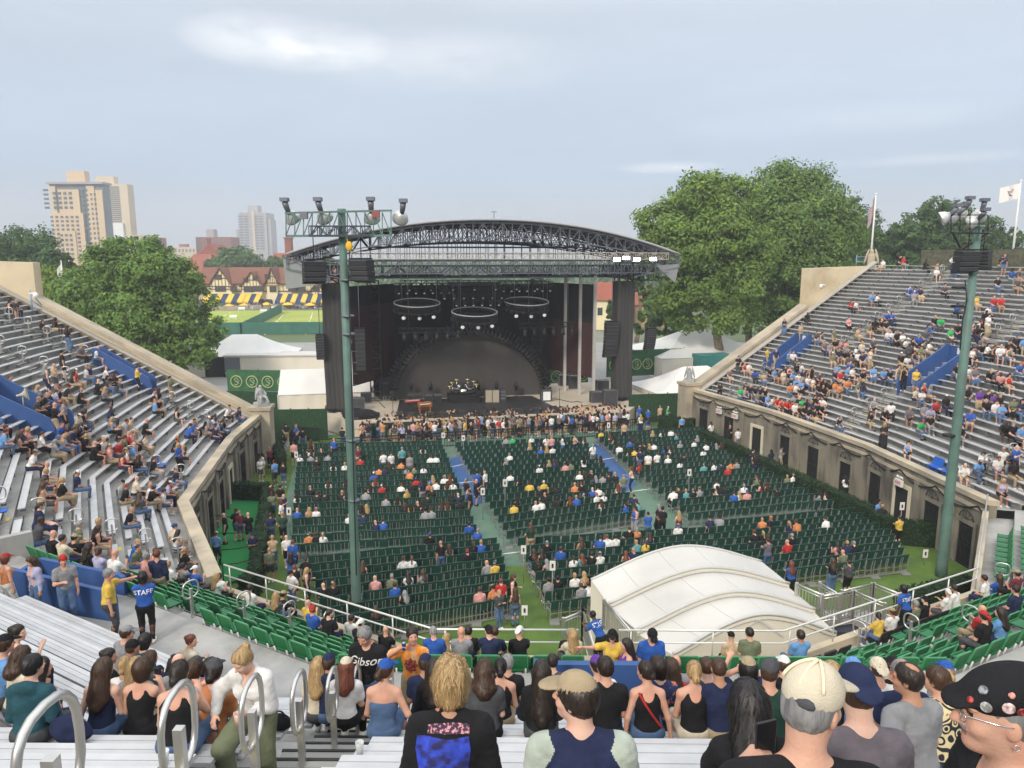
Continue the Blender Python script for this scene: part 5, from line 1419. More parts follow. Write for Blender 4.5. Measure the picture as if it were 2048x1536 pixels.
def crown_mesh(name, blobs, n, size, base, jitter=.30, seed=1, sub=7, hollow=.55):
	"""blobs: (x, y, z, r) lobes; each lobe carries smaller leaf clumps so that gaps show between them"""
	global NR
	NR = np.random.default_rng(seed)
	blobs = np.array(blobs, float); w = blobs[:, 3] ** 2; w /= w.sum()
	cl = []
	for (x, y, z, r), wi in zip(blobs, w):
		k = max(3, int(sub * r * r / 1.6))
		d = NR.normal(0, 1, (k, 3)); d /= np.linalg.norm(d, axis=1, keepdims=True)
		rr = r * NR.uniform(hollow, 1.02, (k, 1))
		c = np.array([x, y, z]) + d * rr * np.array([1, 1, .88])
		cl.append(np.concatenate([c, np.full((k, 1), r) * NR.uniform(.22, .42, (k, 1)), d], axis=1))
	cl = np.concatenate(cl)
	pick = NR.choice(len(cl), n, p=cl[:, 3] ** 2 / (cl[:, 3] ** 2).sum())
	d = NR.normal(0, 1, (n, 3)); d /= np.linalg.norm(d, axis=1, keepdims=True)
	P = cl[pick, :3] + d * cl[pick, 3:4] * NR.uniform(.35, 1.05, (n, 1)) * np.array([1, 1, .7])
	V, F = leaves(P, d * .8 + cl[pick, 4:7] * .7, size, None)
	tone = NR.uniform(-1, 1, len(cl))[pick]; t2 = NR.normal(0, .5, n)
	base = np.array(base)
	tint = base * (1 + jitter * tone[:, None] * .6 + jitter * .55 * t2[:, None]) * np.where((NR.uniform(0, 1, n) < .16)[:, None], np.array([1.5, 1.3, .9]), 1.0)
	return np_mesh(name, V, F, M_leaf, tint=np.clip(tint, .004, .4))
def limb(b, p, q, r0, r1, bend=.4, n=6, seed=0):
	rg = random.Random(seed); p, q = np.array(p, float), np.array(q, float); L = np.linalg.norm(q - p)
	off = np.array([rg.uniform(-1, 1), rg.uniform(-1, 1), 0]) * bend * L * .15
	b.tube([(p + (q - p) * t + off * math.sin(math.pi * t)).tolist() for t in np.linspace(0, 1, n)], [r0 + (r1 - r0) * t for t in np.linspace(0, 1, n)], 8)
def tree(name, label, base, trunks, blobs, n, size, col, seed, group=None, sub=10):
	t = thing(name, label, 'tree', base, 0, group)
	o = obj('crown', crown_mesh('crown', [(x - base[0], y - base[1], z - base[2], r) for x, y, z, r in blobs], n, size, col, seed=seed, sub=sub), t)
	b = MB()
	for k, (p, q, r0, r1) in enumerate(trunks): limb(b, np.array(p) - np.array(base), np.array(q) - np.array(base), r0, r1, .8, 8, seed + k)
	b.build('trunk', M_bark, t); return t
def px_blobs(lst, Y, dy=0):
	"""lobes given where they show: (px, py, radius in px, depth offset)"""
	out = []
	for px, py, rp, dd in lst:
		p = atY(px, py, Y + dd); w = p.y * CA - (p.z - CAM_H) * SA
		out.append((p.x, p.y, p.z, rp * w / 1479))
	return out
# big maples right of the stage
Yb = 92
bl = px_blobs([(1335, 450, 60, 0), (1400, 395, 62, -2), (1460, 400, 60, 2), (1325, 520, 48, -1), (1380, 480, 70, -4), (1450, 470, 70, -4), (1400, 560, 62, -3), (1470, 560, 60, -3), (1350, 600, 45, -2), (1440, 630, 50, -3), (1500, 500, 58, -1), (1310, 470, 38, -2), (1380, 640, 36, -2), (1485, 630, 42, 0), (1420, 440, 60, 6)], Yb)
tb = at(1430, 735, 0); tb = (tb.x, Yb, 0)
c1 = atY(1440, 600, Yb); f = lambda px, py, Y=Yb: tuple(atY(px, py, Y))
tree('maple_tree', 'broad green maple with pale forked trunk just right of the stage roof', tb, [(tb, f(1433, 640), .62, .48), (f(1433, 640), f(1475, 520), .42, .18), (f(1433, 640), f(1400, 520), .36, .14), (f(1440, 600), f(1445, 450), .3, .08), (f(1400, 520), f(1340, 450), .2, .05), (f(1475, 520), f(1500, 440), .2, .05)], bl, 62000, .42, (.145, .235, .050), 3, 'maples right of the stage')
Yc = 104
bl = px_blobs([(1560, 385, 70, 0), (1620, 400, 72, 0), (1580, 450, 80, -4), (1650, 460, 68, -2), (1540, 510, 70, -5), (1620, 530, 75, -4), (1570, 590, 66, -4), (1650, 590, 55, -3), (1520, 600, 45, -4), (1690, 470, 45, 0), (1680, 540, 45, 0), (1510, 440, 48, -2), (1600, 640, 45, -2), (1545, 655, 36, -3)], Yc)
tb = (atY(1497, 700, Yc).x, Yc, 0); g_ = lambda px, py: tuple(atY(px, py, Yc))
tree('maple_tree', 'tallest green maple behind the end wall of the right stand', tb, [(tb, g_(1497, 640), .55, .42), (g_(1497, 640), g_(1465, 560), .3, .12), (g_(1497, 640), g_(1550, 540), .34, .12), (g_(1550, 540), g_(1600, 450), .2, .06)], bl, 60000, .44, (.130, .220, .050), 5, 'maples right of the stage')
Yd = 100
bl = px_blobs([(1560, 620, 40, 0), (1640, 600, 48, 0), (1600, 570, 50, 3), (1680, 560, 40, 3)], Yd)
h_ = lambda px, py: tuple(atY(px, py, Yd)); tb = (atY(1560, 700, Yd).x, Yd, 0)
tree('maple_tree', 'many-stemmed maple with leaning pale trunks against the right stand wall', tb, [(tb, h_(1575, 560), .4, .2), ((tb[0] + .8, Yd, 0), h_(1610, 540), .36, .16), ((tb[0] + 1.6, Yd, 0), h_(1640, 560), .3, .12), ((tb[0] - .5, Yd, 0), h_(1540, 600), .3, .12)], bl, 16000, .42, (.11, .19, .045), 9, 'maples right of the stage')
# background trees to the right, behind the rim
for k, (cx, top, wpx, Y, lb) in enumerate(((1715, 415, 60, 135, 'dull green tree between the tall maples and the flagpole'), (1790, 430, 60, 120, 'dark green tree behind the right flagpole'), (1855, 400, 66, 118, 'rounded dark tree left of the right floodlights'), (1935, 400, 70, 122, 'dark tree behind the right floodlight platform'), (2010, 450, 50, 126, 'dark tree at the right edge beneath the white flag'), (1690, 400, 50, 128, 'bluish tree top behind the right maples'))):
	rg = random.Random(k); bl = px_blobs([(cx + rg.uniform(-.6, .6) * wpx, top + 18 + abs(rg.gauss(0, 1)) * 30 + (28 if q > 2 else 0), wpx * rg.uniform(.38, .6), rg.uniform(-2, 2)) for q in range(9)] + [(cx, 520, wpx * .7, 0), (cx - wpx * .4, 560, wpx * .6, 0), (cx + wpx * .4, 560, wpx * .6, 0)], Y)
	p = atY(cx, 520, Y); tree('broadleaf_tree', lb, (p.x, Y, 0), [((p.x, Y, 0), tuple(atY(cx, 480, Y)), .4, .15)], bl, 15000, .5, (.070, .135, .042), 20 + k, 'trees beyond the right stand')
# big tree left
Yl = 86
bl = px_blobs([(250, 500, 42, 0), (300, 500, 40, 2), (215, 540, 55, -2), (290, 550, 62, -4), (350, 560, 50, -2), (180, 600, 60, -1), (260, 620, 66, -5), (340, 630, 60, -4), (390, 610, 42, -2), (160, 640, 50, 0), (300, 680, 60, -5), (380, 690, 52, -4), (420, 660, 34, -2), (230, 680, 55, -3), (350, 720, 40, -4), (150, 580, 45, 2), (410, 700, 32, -3)], Yl)
tb = (atY(320, 700, Yl).x - 2, Yl, 0); l_ = lambda px, py: tuple(atY(px, py, Yl))
tree('maple_tree', 'dense green tree beyond the end wall of the left stand', tb, [(tb, l_(290, 690), .6, .4), (l_(290, 690), l_(250, 560), .36, .1), (l_(290, 690), l_(340, 600), .34, .1), (l_(250, 700), l_(190, 620), .2, .08), (l_(300, 720), l_(370, 680), .2, .06)], bl, 68000, .38, (.130, .225, .050), 31, 'trees left of the stage')
Ym = 100
bl = px_blobs([(100, 590, 42, 0), (130, 560, 36, 2), (110, 640, 46, 0), (150, 620, 40, -2), (90, 560, 30, 2), (170, 670, 40, -2)], Ym)
tree('maple_tree', 'yellow-green small tree beside the left stand end wall', (atY(110, 660, Ym).x, Ym, 0), [((atY(110, 660, Ym).x, Ym, 0), tuple(atY(110, 600, Ym)), .3, .12)], bl, 16000, .4, (.15, .23, .03), 33, 'trees left of the stage')
for k, (cx, top, wpx, Y, lb) in enumerate(((30, 455, 75, 125, 'dark tall tree at the far left edge'), (90, 500, 50, 118, 'dark tree left of the cream apartment tower'), (-40, 480, 70, 128, 'dark tree mostly outside the left edge'))):
	rg = random.Random(50 + k); bl = px_blobs([(cx + rg.uniform(-.7, .7) * wpx, top + 20 + abs(rg.gauss(0, 1)) * 34, wpx * rg.uniform(.4, .6), rg.uniform(-3, 3)) for q in range(9)] + [(cx - 20, 570, wpx * .8, 0), (cx + 25, 560, wpx * .8, 0)], Y)
	p = atY(cx, 560, Y); tree('broadleaf_tree', lb, (p.x, Y, 0), [((p.x, Y, 0), tuple(atY(cx, 520, Y)), .5, .2)], bl, 18000, .5, (.068, .135, .045), 60 + k, 'dark trees at the left edge')
# trees round the clubhouse and behind the stage
for k, (cx, top, wpx, bot, Y, n, lb) in enumerate(((490, 492, 55, 545, 265, 9000, 'rounded tree behind the timbered clubhouse'), (555, 505, 30, 560, 258, 5000, 'green tree beside the red roof right of the clubhouse'), (440, 510, 26, 560, 275, 4000, 'tree between the red roofed church and the clubhouse'), (640, 500, 30, 560, 240, 4000, 'tree seen through the roof lattice at left'), (1300, 600, 34, 690, 112, 7000, 'light green bush right of the right roof tower'), (1275, 545, 22, 600, 128, 3000, 'dark tree beside the pink roofed house'), (1230, 600, 18, 650, 118, 3000, 'shrub before the pink roofed house'), (1340, 560, 60, 680, 108, 9000, 'green understorey tree beneath the nearest maple'), (1640, 640, 60, 720, 112, 7000, 'shaded tree low behind the right stand wall'))):
	rg = random.Random(80 + k); bl = px_blobs([(cx + rg.uniform(-.75, .75) * wpx, top + wpx * .35 + rg.random() * (bot - top) * .6, wpx * rg.uniform(.32, .5), rg.uniform(-3, 3)) for q in range(9)], Y)
	p = atY(cx, bot, Y); tree('broadleaf_tree', lb, (p.x, Y, 0), [((p.x, Y, 0), tuple(atY(cx, (top + bot) / 2, Y)), .4, .15)], bl, n, .65 if Y < 200 else 1.1, (.085, .16, .045), 90 + k, 'trees around the grounds')
# the far wood and town on the horizon, one mass
n = 42000; NR = np.random.default_rng(5)
ang = NR.uniform(-.95, .95, n); rr = NR.uniform(280, 900, n); hgt = (7 + 5 * vnoise(np.stack([ang * 40, rr * .02, ang * 0], axis=1), 1.0, 3) + NR.uniform(-1, 1, n) * 1.5)
zz = np.abs(hgt) * NR.uniform(.35, 1, n) ** .5
P = np.stack([rr * np.sin(ang), rr * np.cos(ang), zz], axis=1)
V, F = leaves(P, NR.normal(0, 1, (n, 3)) * .3 + np.array([0, -1., 0]), 3.0, None)
tint = np.array([.085, .15, .065]) * (1 + .35 * NR.uniform(-1, 1, (n, 1)))
tag(obj('far_woods', np_mesh('far_woods', V, F, M_leaf, tint=tint)), 'far green woods and garden trees reaching the horizon', 'woods', None, 'stuff')
# ------------------------------------------------------------ hedges and green fences
def hedge(pts, w, h, label, z0=0.0, col=(.022, .052, .020), dens=120):
	t = thing('hedge', label, 'hedge', (pts[0][0], pts[0][1], z0), 0, 'clipped hedges round the court'); o0 = np.array([pts[0][0], pts[0][1], z0])
	b = MB(); P, N = [], []
	for a, c in zip(pts[:-1], pts[1:]):
		a, c = np.array([*a[:2], z0]) - o0, np.array([*c[:2], z0]) - o0; d = c - a; L = np.linalg.norm(d); d /= L; x = np.array([-d[1], d[0], 0])
		b.box(((a + c) / 2 + np.array([0, 0, h / 2 - .04])).tolist(), (L, w - .1, h - .08), math.atan2(d[1], d[0]))
		for nrm, area, fn in ((x, L * h, lambda s, v: a + d * s * L + x * w / 2 + np.array([0, 0, v * h])), (-x, L * h, lambda s, v: a + d * s * L - x * w / 2 + np.array([0, 0, v * h])), (np.array([0, 0, 1.]), L * w, lambda s, v: a + d * s * L + x * w * (v - .5) + np.array([0, 0, h])), (d, w * h, lambda s, v: c + x * w * (s - .5) + np.array([0, 0, v * h])), (-d, w * h, lambda s, v: a + x * w * (s - .5) + np.array([0, 0, v * h]))):
			for _ in range(int(area * dens)):
				P.append(fn(NR.uniform(), NR.uniform()) + NR.normal(0, .025, 3)); N.append(nrm)
	b.build('stems', M_hedge_core, t)
	V, F = leaves(np.array(P), np.array(N) * 1.2, .14, None)
	tint = np.array(col) * (1 + .45 * NR.uniform(-1, 1, (len(P), 1)))
	obj('foliage', np_mesh('foliage', V, F, M_leaf, tint=tint), t)
A_ = lambda z, *l: [tuple(at(px, py, z)[:2]) for px, py in l]
hedge(A_(1.2, (1409, 862), (1560, 932), (1741, 1014), (1785, 1040), (1878, 1048)), .75, 1.25, 'long dark hedge between the seats and the right stand wall')
hedge(A_(1.1, (536, 972), (521, 1061), (508, 1140), (487, 1160)), .6, 1.15, 'narrow hedge beside the bright green carpet at left')
hedge(A_(1.1, (436, 964), (536, 968)), .6, 1.15, 'cross hedge at the stage end of the bright green carpet')
hedge(A_(1.1, (471, 910), (516, 912)), .6, 1.2, 'short hedge below the left wall near the stage')
hedge(A_(1.3, (521, 879), (553, 880), (562, 912)), .6, 1.35, 'L-shaped hedge at the corner left of stage')
hedge(A_(1.6, (1805, 1186), (1944, 1150)), .7, 1.1, 'leafy hedge behind the rail below the right lamp post', .5)
hedge(A_(1.2, (1318, 832), (1390, 838)), .6, 1.25, 'hedge right of the crowd in front of stage')
M_ivy = mat('ivy_screen_green', (.022, .060, .026), .95, .55, 7, .9, 40)
def fence_panel(name, pa, pb, h, m, label, cat='fence', th=.12, z0=0.0, group=None, posts=3):
	t = thing(name, label, cat, (pa[0], pa[1], z0), math.atan2(pb[1] - pa[1], pb[0] - pa[0]), group); L = math.dist(pa[:2], pb[:2])
	b = MB(); n = max(6, int(L * 3)); b.grid([[(L * i / n, -th / 2 + .02 * math.sin(i * 2.3), zz) for i in range(n + 1)] for zz in np.linspace(.02, h, 5)]); b.grid([[(L * i / n, th / 2, zz) for i in range(n + 1)] for zz in np.linspace(h, .02, 5)])
	b.add([(0, -th / 2, h), (L, -th / 2, h), (L, th / 2, h), (0, th / 2, h)], [(0, 1, 2, 3)]); b.build('screen', m, t)
	for k in range(posts + 1): b = MB(); b.box((L * k / posts, th * .9, h / 2 + .04), (.08, .08, h + .08)); b.build('fence_post', M_truss_d, t)
	return t
q = A_(0, (548, 882), (655, 880)); fence_panel('screen_fence', q[0], q[1], 2.6, M_ivy, 'tall ivy screen fence left of the stage front')
q = A_(0, (1258, 846), (1372, 842)); fence_panel('screen_fence', q[0], q[1], 2.6, M_ivy, 'tall ivy screen fence right of the stage front')
q = [(-33, 71.5), (-19.3, 69.5)]; fence_panel('screen_fence', q[0], q[1], 1.9, M_ivy, 'ivy screen fence behind the stone figure on the left pier')
# printed banner fences with round emblems
M_banner = mat('banner_green', (.03, .11, .045), .8, .35, 1.5, .2, 5)
M_emblem = mat('emblem_pale_green', (.36, .42, .20), .7, .1)
def banner(pa, pb, h, label, n, z0=.3):
	t = fence_panel('banner_fence', pa, pb, h, M_banner, label, 'banner', .08, z0, 'green banners with round emblems', 4); L = math.dist(pa, pb)
	for k in range(n):
		b = MB(); cx, cz = L * (k + .6) / n, h * .45
		b.tube([(cx + .62 * math.cos(a), -.07, cz + .62 * math.sin(a)) for a in np.linspace(0, 2 * math.pi, 25)[:-1]], .07, 5, close=True)
		b.tube([(cx + x, -.07, cz + z) for x, z in ((.2, .34), (-.05, .38), (-.22, .24), (-.08, .06), (.12, -.06), (.18, -.26), (0, -.4), (-.22, -.32))], .055, 5)
		b.tube([(cx + x + .2, -.07, cz + z * .8) for x, z in ((-.1, .3), (.12, .1), (-.02, -.1), (.12, -.3))], .045, 5)
		b.build('emblem', M_emblem, t)
banner((-31.0, 79.4), (-17.0, 78.2), 2.35, 'green banner fence with pale round emblems left of the stage', 8)
banner((-14.8, 78), (-9.5, 78.5), 3.4, 'green banner with round emblems behind the left drape', 3)
banner((11.5, 88.5), (21.5, 91.5), 3.2, 'green banner fence with pale round emblems right of the stage', 7)
banner((4.0, 80.5), (8.5, 81.8), 3.0, 'green banner with round emblem under the right drape', 3)
# ------------------------------------------------------------ tents and cabins
M_tent = mat('tent_fabric_white', (.57, .555, .52), .65, .08, .4, alt=(.48, .47, .44), altscale=.3, altpow=(.5, .75))
M_tent2 = mat('tent_wall_cream', (.74, .69, .58), .7, .07, .5, stretch=(1, 1, .3))
M_tentseam = mat('tent_edge_grey', (.50, .50, .48), .6, .08)
t = thing('arched_tent', 'large white tent of arched bays on the grass behind the near rail', 'tent')
ed = [((1182, 1160), (1523, 1123), 2.80), ((1217, 1208), (1579, 1168), 2.72), ((1274, 1260), (1631, 1219), 2.60), ((1345, 1310), (1672, 1266), 2.48)]
E_ = []
for l, r, z in ed:
	a, c = at(*l, z), at(*r, z); E_.append((np.array(a), np.array(c)))
def arc_pts(a, c, rise, n=25, dz=0.0):
	out = []
	for s in np.linspace(0, 1, n):
		h = math.sin(math.pi * s) ** 1.25 * .55 + (1 - abs(2 * s - 1) ** 1.6) * .45
		p = a + (c - a) * s; out.append((p[0], p[1], p[2] + rise * h + dz))
	return out
for k in range(3):
	(a0, c0), (a1, c1) = E_[k], E_[k + 1]
	st_ = .0
	a0 = a0 - np.array([0, 0, .16 * (k > 0)]); c0 = c0 - np.array([0, 0, .16 * (k > 0)])
	fo = np.array([0, .10, 0]) * (k > 0)
	G = [arc_pts(a0 + (a1 - a0) * s + fo * (1 - s), c0 + (c1 - c0) * s + fo * (1 - s), .98 - .06 * math.sin(math.pi * s)) for s in np.linspace(0, 1, 7)]
	b = MB(); b.grid(G); b.grid([[(x, y, z - .03) for x, y, z in r] for r in G[::-1]]); b.build('roof_bay', M_tent, t)
	for s in (.2, .4, .6, .8): b = MB(); b.tube([(r[int(s * 24)][0], r[int(s * 24)][1], r[int(s * 24)][2] + .004) for r in G], .012, 4); b.build('seam', M_tentseam, t)
	b = MB(); P_ = arc_pts(a1, c1, .98, 31, .03); b.tube(P_, .055, 6); b.tube([(x, y - .02, z - .16) for x, y, z in P_], .03, 5); b.build('edge_pipe', M_tentseam, t)
	b = MB(); P_ = arc_pts(a1, c1, .98, 25); b.grid([P_, [(x, y, z - .22) for x, y, z in P_]]); b.grid([[(x, y + .02, z - .22) for x, y, z in P_], [(x, y + .02, z) for x, y, z in P_]]); b.build('valance', M_tent2, t)
a0, c0 = E_[0]; b = MB(); P_ = arc_pts(a0, c0, .98, 31, .02); b.tube(P_, .05, 6); b.build('edge_pipe', M_tentseam, t)
for sd in (0, 1):
	b = MB(); p, q = E_[0][sd], E_[3][sd]; n = 22
	G = [[(p[0] + (q[0] - p[0]) * s, p[1] + (q[1] - p[1]) * s + .04 * math.sin(s * 50), z * (p[2] + (q[2] - p[2]) * s)) for s in np.linspace(0, 1, n)] for z in (.01, .5, .99)]
	b.grid(G); b.grid([[(x + .03, y, z) for x, y, z in r] for r in G[::-1]]); b.build('side_wall', M_tent2, t)
b = MB(); p, q = E_[0]; P_ = arc_pts(p, q, .98, 25); b.grid([[(x, y, .01) for x, y, z in P_], P_]); b.build('end_wall', M_tent2, t)
b = MB(); p, q = E_[3]; P_ = arc_pts(p, q, .92, 25); b.grid([P_, [(x, y + .05, .01) for x, y, z in P_]]); b.build('end_wall', M_tent2, t)
b = MB(); m_ = (p + q) / 2; b.bar((m_[0], m_[1] - .04, m_[2] + .84), (m_[0] - .7, m_[1] - .04, m_[2] + .3), .05); b.bar((m_[0], m_[1] - .04, m_[2] + .84), (m_[0] + .8, m_[1] - .04, m_[2] + .3), .05); b.build('gable_strut', M_tentseam, t)
def marquee(c, w, d, eave, peak, rz, label, hip=True, door=None, name='marquee'):
	t = thing(name, label, 'tent', c, rz, 'white tents beside the stage')
	b = MB(); n = 10; G = []
	pts = [(-w / 2, -d / 2), (w / 2, -d / 2), (w / 2, d / 2), (-w / 2, d / 2)]
	if hip:
		rp = [(-w * .12, 0, peak), (w * .12, 0, peak)]
		sag = .25
		for (a, c_), (r0, r1) in (((0, 1), (0, 1)), ((1, 2), (1, 1)), ((2, 3), (1, 0)), ((3, 0), (0, 0))):
			A, C = np.array([*pts[a], eave]), np.array([*pts[c_], eave]); R0, R1 = np.array(rp[r0]), np.array(rp[r1])
			b.grid([[tuple((A + (C - A) * s) * (1 - v) + (R0 + (R1 - R0) * s) * v - np.array([0, 0, sag * math.sin(math.pi * v)])) for s in np.linspace(0, 1, 9)] for v in np.linspace(0, 1, 7)])
	else:
		for sy in (-1, 1):
			A, C = np.array([-w / 2, sy * d / 2, eave]), np.array([w / 2, sy * d / 2, eave])
			rows = [[tuple((A + (C - A) * s) * (1 - v) + np.array([-w / 2 + w * s, 0, peak]) * v - np.array([0, 0, .12 * abs(math.sin(4 * math.pi * s)) * math.sin(math.pi * v)])) for s in np.linspace(0, 1, 17)] for v in np.linspace(0, 1, 6)]
			b.grid(rows if sy < 0 else rows[::-1])
	b.build('roof', mat('marquee_white', (.74, .73, .70), .65, .06, .4), t)
	b = MB()
	for a, c_ in ((0, 1), (1, 2), (2, 3), (3, 0)):
		A, C = pts[a], pts[c_]; m = 30
		b.grid([[(A[0] + (C[0] - A[0]) * s, A[1] + (C[1] - A[1]) * s + .03 * math.sin(s * 40), z) for s in np.linspace(0, 1, m)] for z in (.01, eave)])
	if not hip: b.add([(-w / 2, -d / 2, eave), (-w / 2, d / 2, eave), (-w / 2, 0, peak)], [(0, 1, 2)]); b.add([(w / 2, -d / 2, eave), (w / 2, d / 2, eave), (w / 2, 0, peak)], [(2, 1, 0)])
	b.build('side_wall', M_tent2, t)
	b = MB()
	for p in pts: b.tube([(p[0], p[1], 0), (p[0], p[1], eave)], .06, 6)
	for a, c_ in ((0, 1), (1, 2), (2, 3), (3, 0)): b.tube([(*pts[a], eave), (*pts[c_], eave)], .05, 6)
	b.build('frame_pole', M_tentseam, t)
	if door:
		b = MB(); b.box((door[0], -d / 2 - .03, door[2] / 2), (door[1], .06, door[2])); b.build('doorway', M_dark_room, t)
	return t
marquee((-35.0, 96.5, 0), 13.0, 11.0, 2.1, 4.7, R(8), 'white peaked marquee beyond the left stand end wall', True, (-2.6, 2.4, 2.5))
marquee((-18.2, 72.0, 0), 8.8, 7.0, 2.0, 3.9, R(11.5), 'white gabled tent directly left of the left roof tower', False)
marquee((24.0, 96.0, 0), 15, 13, 2.6, 5.4, R(12), 'white peaked marquee right of the stage beneath the maple', True)
marquee((18.4, 73.5, 0), 11.5, 7, 1.9, 3.9, R(16), 'low white tent beside the right stand end pier', True)
# long white cabin
t = thing('cabin', 'long white cabin with a grey louvred end behind the left banner', 'cabin', (-26.5, 93, 0), R(4))
b = MB(); b.box((0, 0, 1.45), (18.5, 3.4, 2.1)); b.build('wall', M_tent2, t); b = MB(); b.box((0, 0, 2.6), (18.8, 3.7, .2)); b.build('roof', M_tent, t); b = MB(); b.box((-8.3, -1.72, 1.5), (1.9, .06, 1.8)); b.build('louvre', M_truss, t)
b = MB(); b.box((0, 0, .35), (17.5, 3.0, .68)); b.build('base', M_truss_d, t)
t = thing('roof_unit', 'white ventilation cabinet with dark open side above the left tents', 'cabinet', (-18.6, 100, 0), R(4)); b = MB(); b.box((0, 0, 1.75), (7, 2.4, 3.4)); b.build('cabinet_body', M_tent2, t); b = MB(); b.box((-1.7, -1.23, 2.6), (3.2, .06, 1.3)); b.build('opening', M_dark_room, t)
t = thing('container', 'teal shipping container right of the stage', 'container', (24.2, 88.5, 0), R(12)); b = MB()
M_teal = mat('container_teal', (.03, .19, .17), .6, .12, 1, .2, 6)
b.box((0, 0, 1.6), (4.2, 2.4, 3.1)); b.build('container_body', M_teal, t); b = MB()
for k in range(14): b.box((-2 + k * .3, -1.22, 1.6), (.1, .05, 2.9))
b.build('corrugation', M_teal, t)
q = [(26.8, 89.5), (32.5, 92)]; fence_panel('wooden_fence', q[0], q[1], 2.4, mat('weathered_board', (.16, .12, .08), .9, .3, 2, stretch=(6, 6, .4)), 'weathered wooden fence at the foot of the nearest maple', posts=5)
# tennis fences
M_net = mat('windscreen_teal', (.05, .16, .12), .9, .2, .4, .2, 3)
t = fence_panel('windscreen_fence', (-110, 137), (6, 145.5), 2.3, M_net, 'teal windscreen fence along the near edge of the lawn', posts=26)
fence_panel('windscreen_fence', (-51.8, 141), (-61.5, 198), 2.2, M_net, 'teal windscreen fence dividing the bright lawn lengthways', posts=10)
for k, (px_, py_) in enumerate(((466, 640), (483, 623), (500, 619), (527, 628), (549, 622), (676, 634))):
	p = at(px_, py_, 0); t = thing('court_bench', 'small white bench on the bright lawn, %s from the left' % nth(k + 1), 'bench', (p.x, p.y, 0), 0, 'white benches on the lawn')
	b = MB(); b.box((0, 0, .5), (1.8, .5, .08)); b.build('seat', M_led, t); b = MB(); b.box((0, .25, .95), (1.8, .07, .5)); b.build('backrest', M_led, t)
	for sx in (-.8, .8): b = MB(); b.box((sx, 0, .24), (.1, .5, .46)); b.build('leg', M_led, t)
# ------------------------------------------------------------ clubhouse and the town
M_stucco = mat('stucco_cream', (.80, .70, .45), .9, .08, .4)
M_timber = mat('timber_brown', (.11, .05, .03), .8, .15)
M_tile = mat('roof_tile_redbrown', (.20, .085, .055), .9, .2, .8, .3, 6)
M_glass = mat('window_dark', (.05, .055, .06), .25, .1)
M_awn_y = mat('awning_yellow', (.78, .50, .06), .8, .05)
M_awn_n = mat('awning_navy', (.025, .045, .11), .8, .05)
ch = thing('clubhouse', 'timber-framed cream clubhouse with red-brown gables beyond the bright lawn', 'clubhouse', (0, 0, 0))
Yc_ = 222
def cx(px): return atY(px, 600, Yc_).x
def cz(py): return atY(520, py, Yc_).z
x0, x1 = cx(402), cx(664)
b = MB(); b.box(((x0 + x1) / 2, Yc_ + 6, cz(566) / 2), (x1 - x0, 12, cz(566))); b.build('wall', M_stucco, ch)
ze_, zp = cz(567), cz(535)
b = MB(); b.add([(x0 - 1, Yc_ - 1, ze_), (x1 + 1, Yc_ - 1, ze_), (x1 + 1, Yc_ + 13, ze_), (x0 - 1, Yc_ + 13, ze_), (x0 - 1, Yc_ + 6, zp), (x1 + 1, Yc_ + 6, zp)], [(0, 1, 5, 4), (2, 3, 4, 5), (0, 4, 3), (1, 2, 5), (3, 2, 1, 0)]); b.build('roof', M_tile, ch)
for pl, pr_, ptop, pe in ((422, 470, 537, 572), (486, 530, 545, 572), (536, 560, 537, 565), (396, 424, 568, 600), (612, 662, 566, 596)):
	a, c, zt, zb = cx(pl), cx(pr_), cz(ptop), cz(pe); m = (a + c) / 2; yf = Yc_ - 1.2
	gb = MB(); gb.extrude([(a + .3, yf, 0 if pe < 590 else cz(598)), (c - .3, yf, 0 if pe < 590 else cz(598)), (c - .3, yf, zb), (m, yf, zt - .35), (a + .3, yf, zb)], (0, 7, 0)); g1 = gb.build('gable', M_stucco, ch)
	b = MB(); b.extrude([(a - .5, yf - .3, zb - .3), (m, yf - .3, zt), (c + .5, yf - .3, zb - .3), (c + .5, yf - .3, zb - .05), (m, yf - .3, zt + .25), (a - .5, yf - .3, zb - .05)][::-1], (0, 9, 0)); b.build('gable_roof', M_tile, ch)
	b = MB()
	for s in np.linspace(.15, .85, 6):
		x = a + (c - a) * s; h = zb + (zt - .5 - zb) * (1 - abs(2 * s - 1)); b.box((x, yf - .03, (zb - .6 + h) / 2), (.17, .1, max(.2, h - zb + .6)))
	for zz in (zb - .1, zb + (zt - zb) * .45, zb - .9):
		w = (c - a) * (1 if zz <= zb else .55); b.box((m, yf - .05, zz), (w - .4, .12, .28))
	b.bar((a - .2, yf - .35, zb - .2), (m, yf - .35, zt + .1), .35); b.bar((c + .2, yf - .35, zb - .2), (m, yf - .35, zt + .1), .35)
	b.build('timber_frame', M_timber, ch)
b = MB()
for x in np.linspace(x0 + 2, x1 - 2, 18): b.box((x, Yc_ - .05, ze_ - 1.2), (.16, .1, 2.2))
for zz in (ze_ - .1, ze_ - 2.3, cz(603)): b.box(((x0 + x1) / 2, Yc_ - .08, zz), (x1 - x0, .12, .3))
b.build('timber_frame', M_timber, ch)
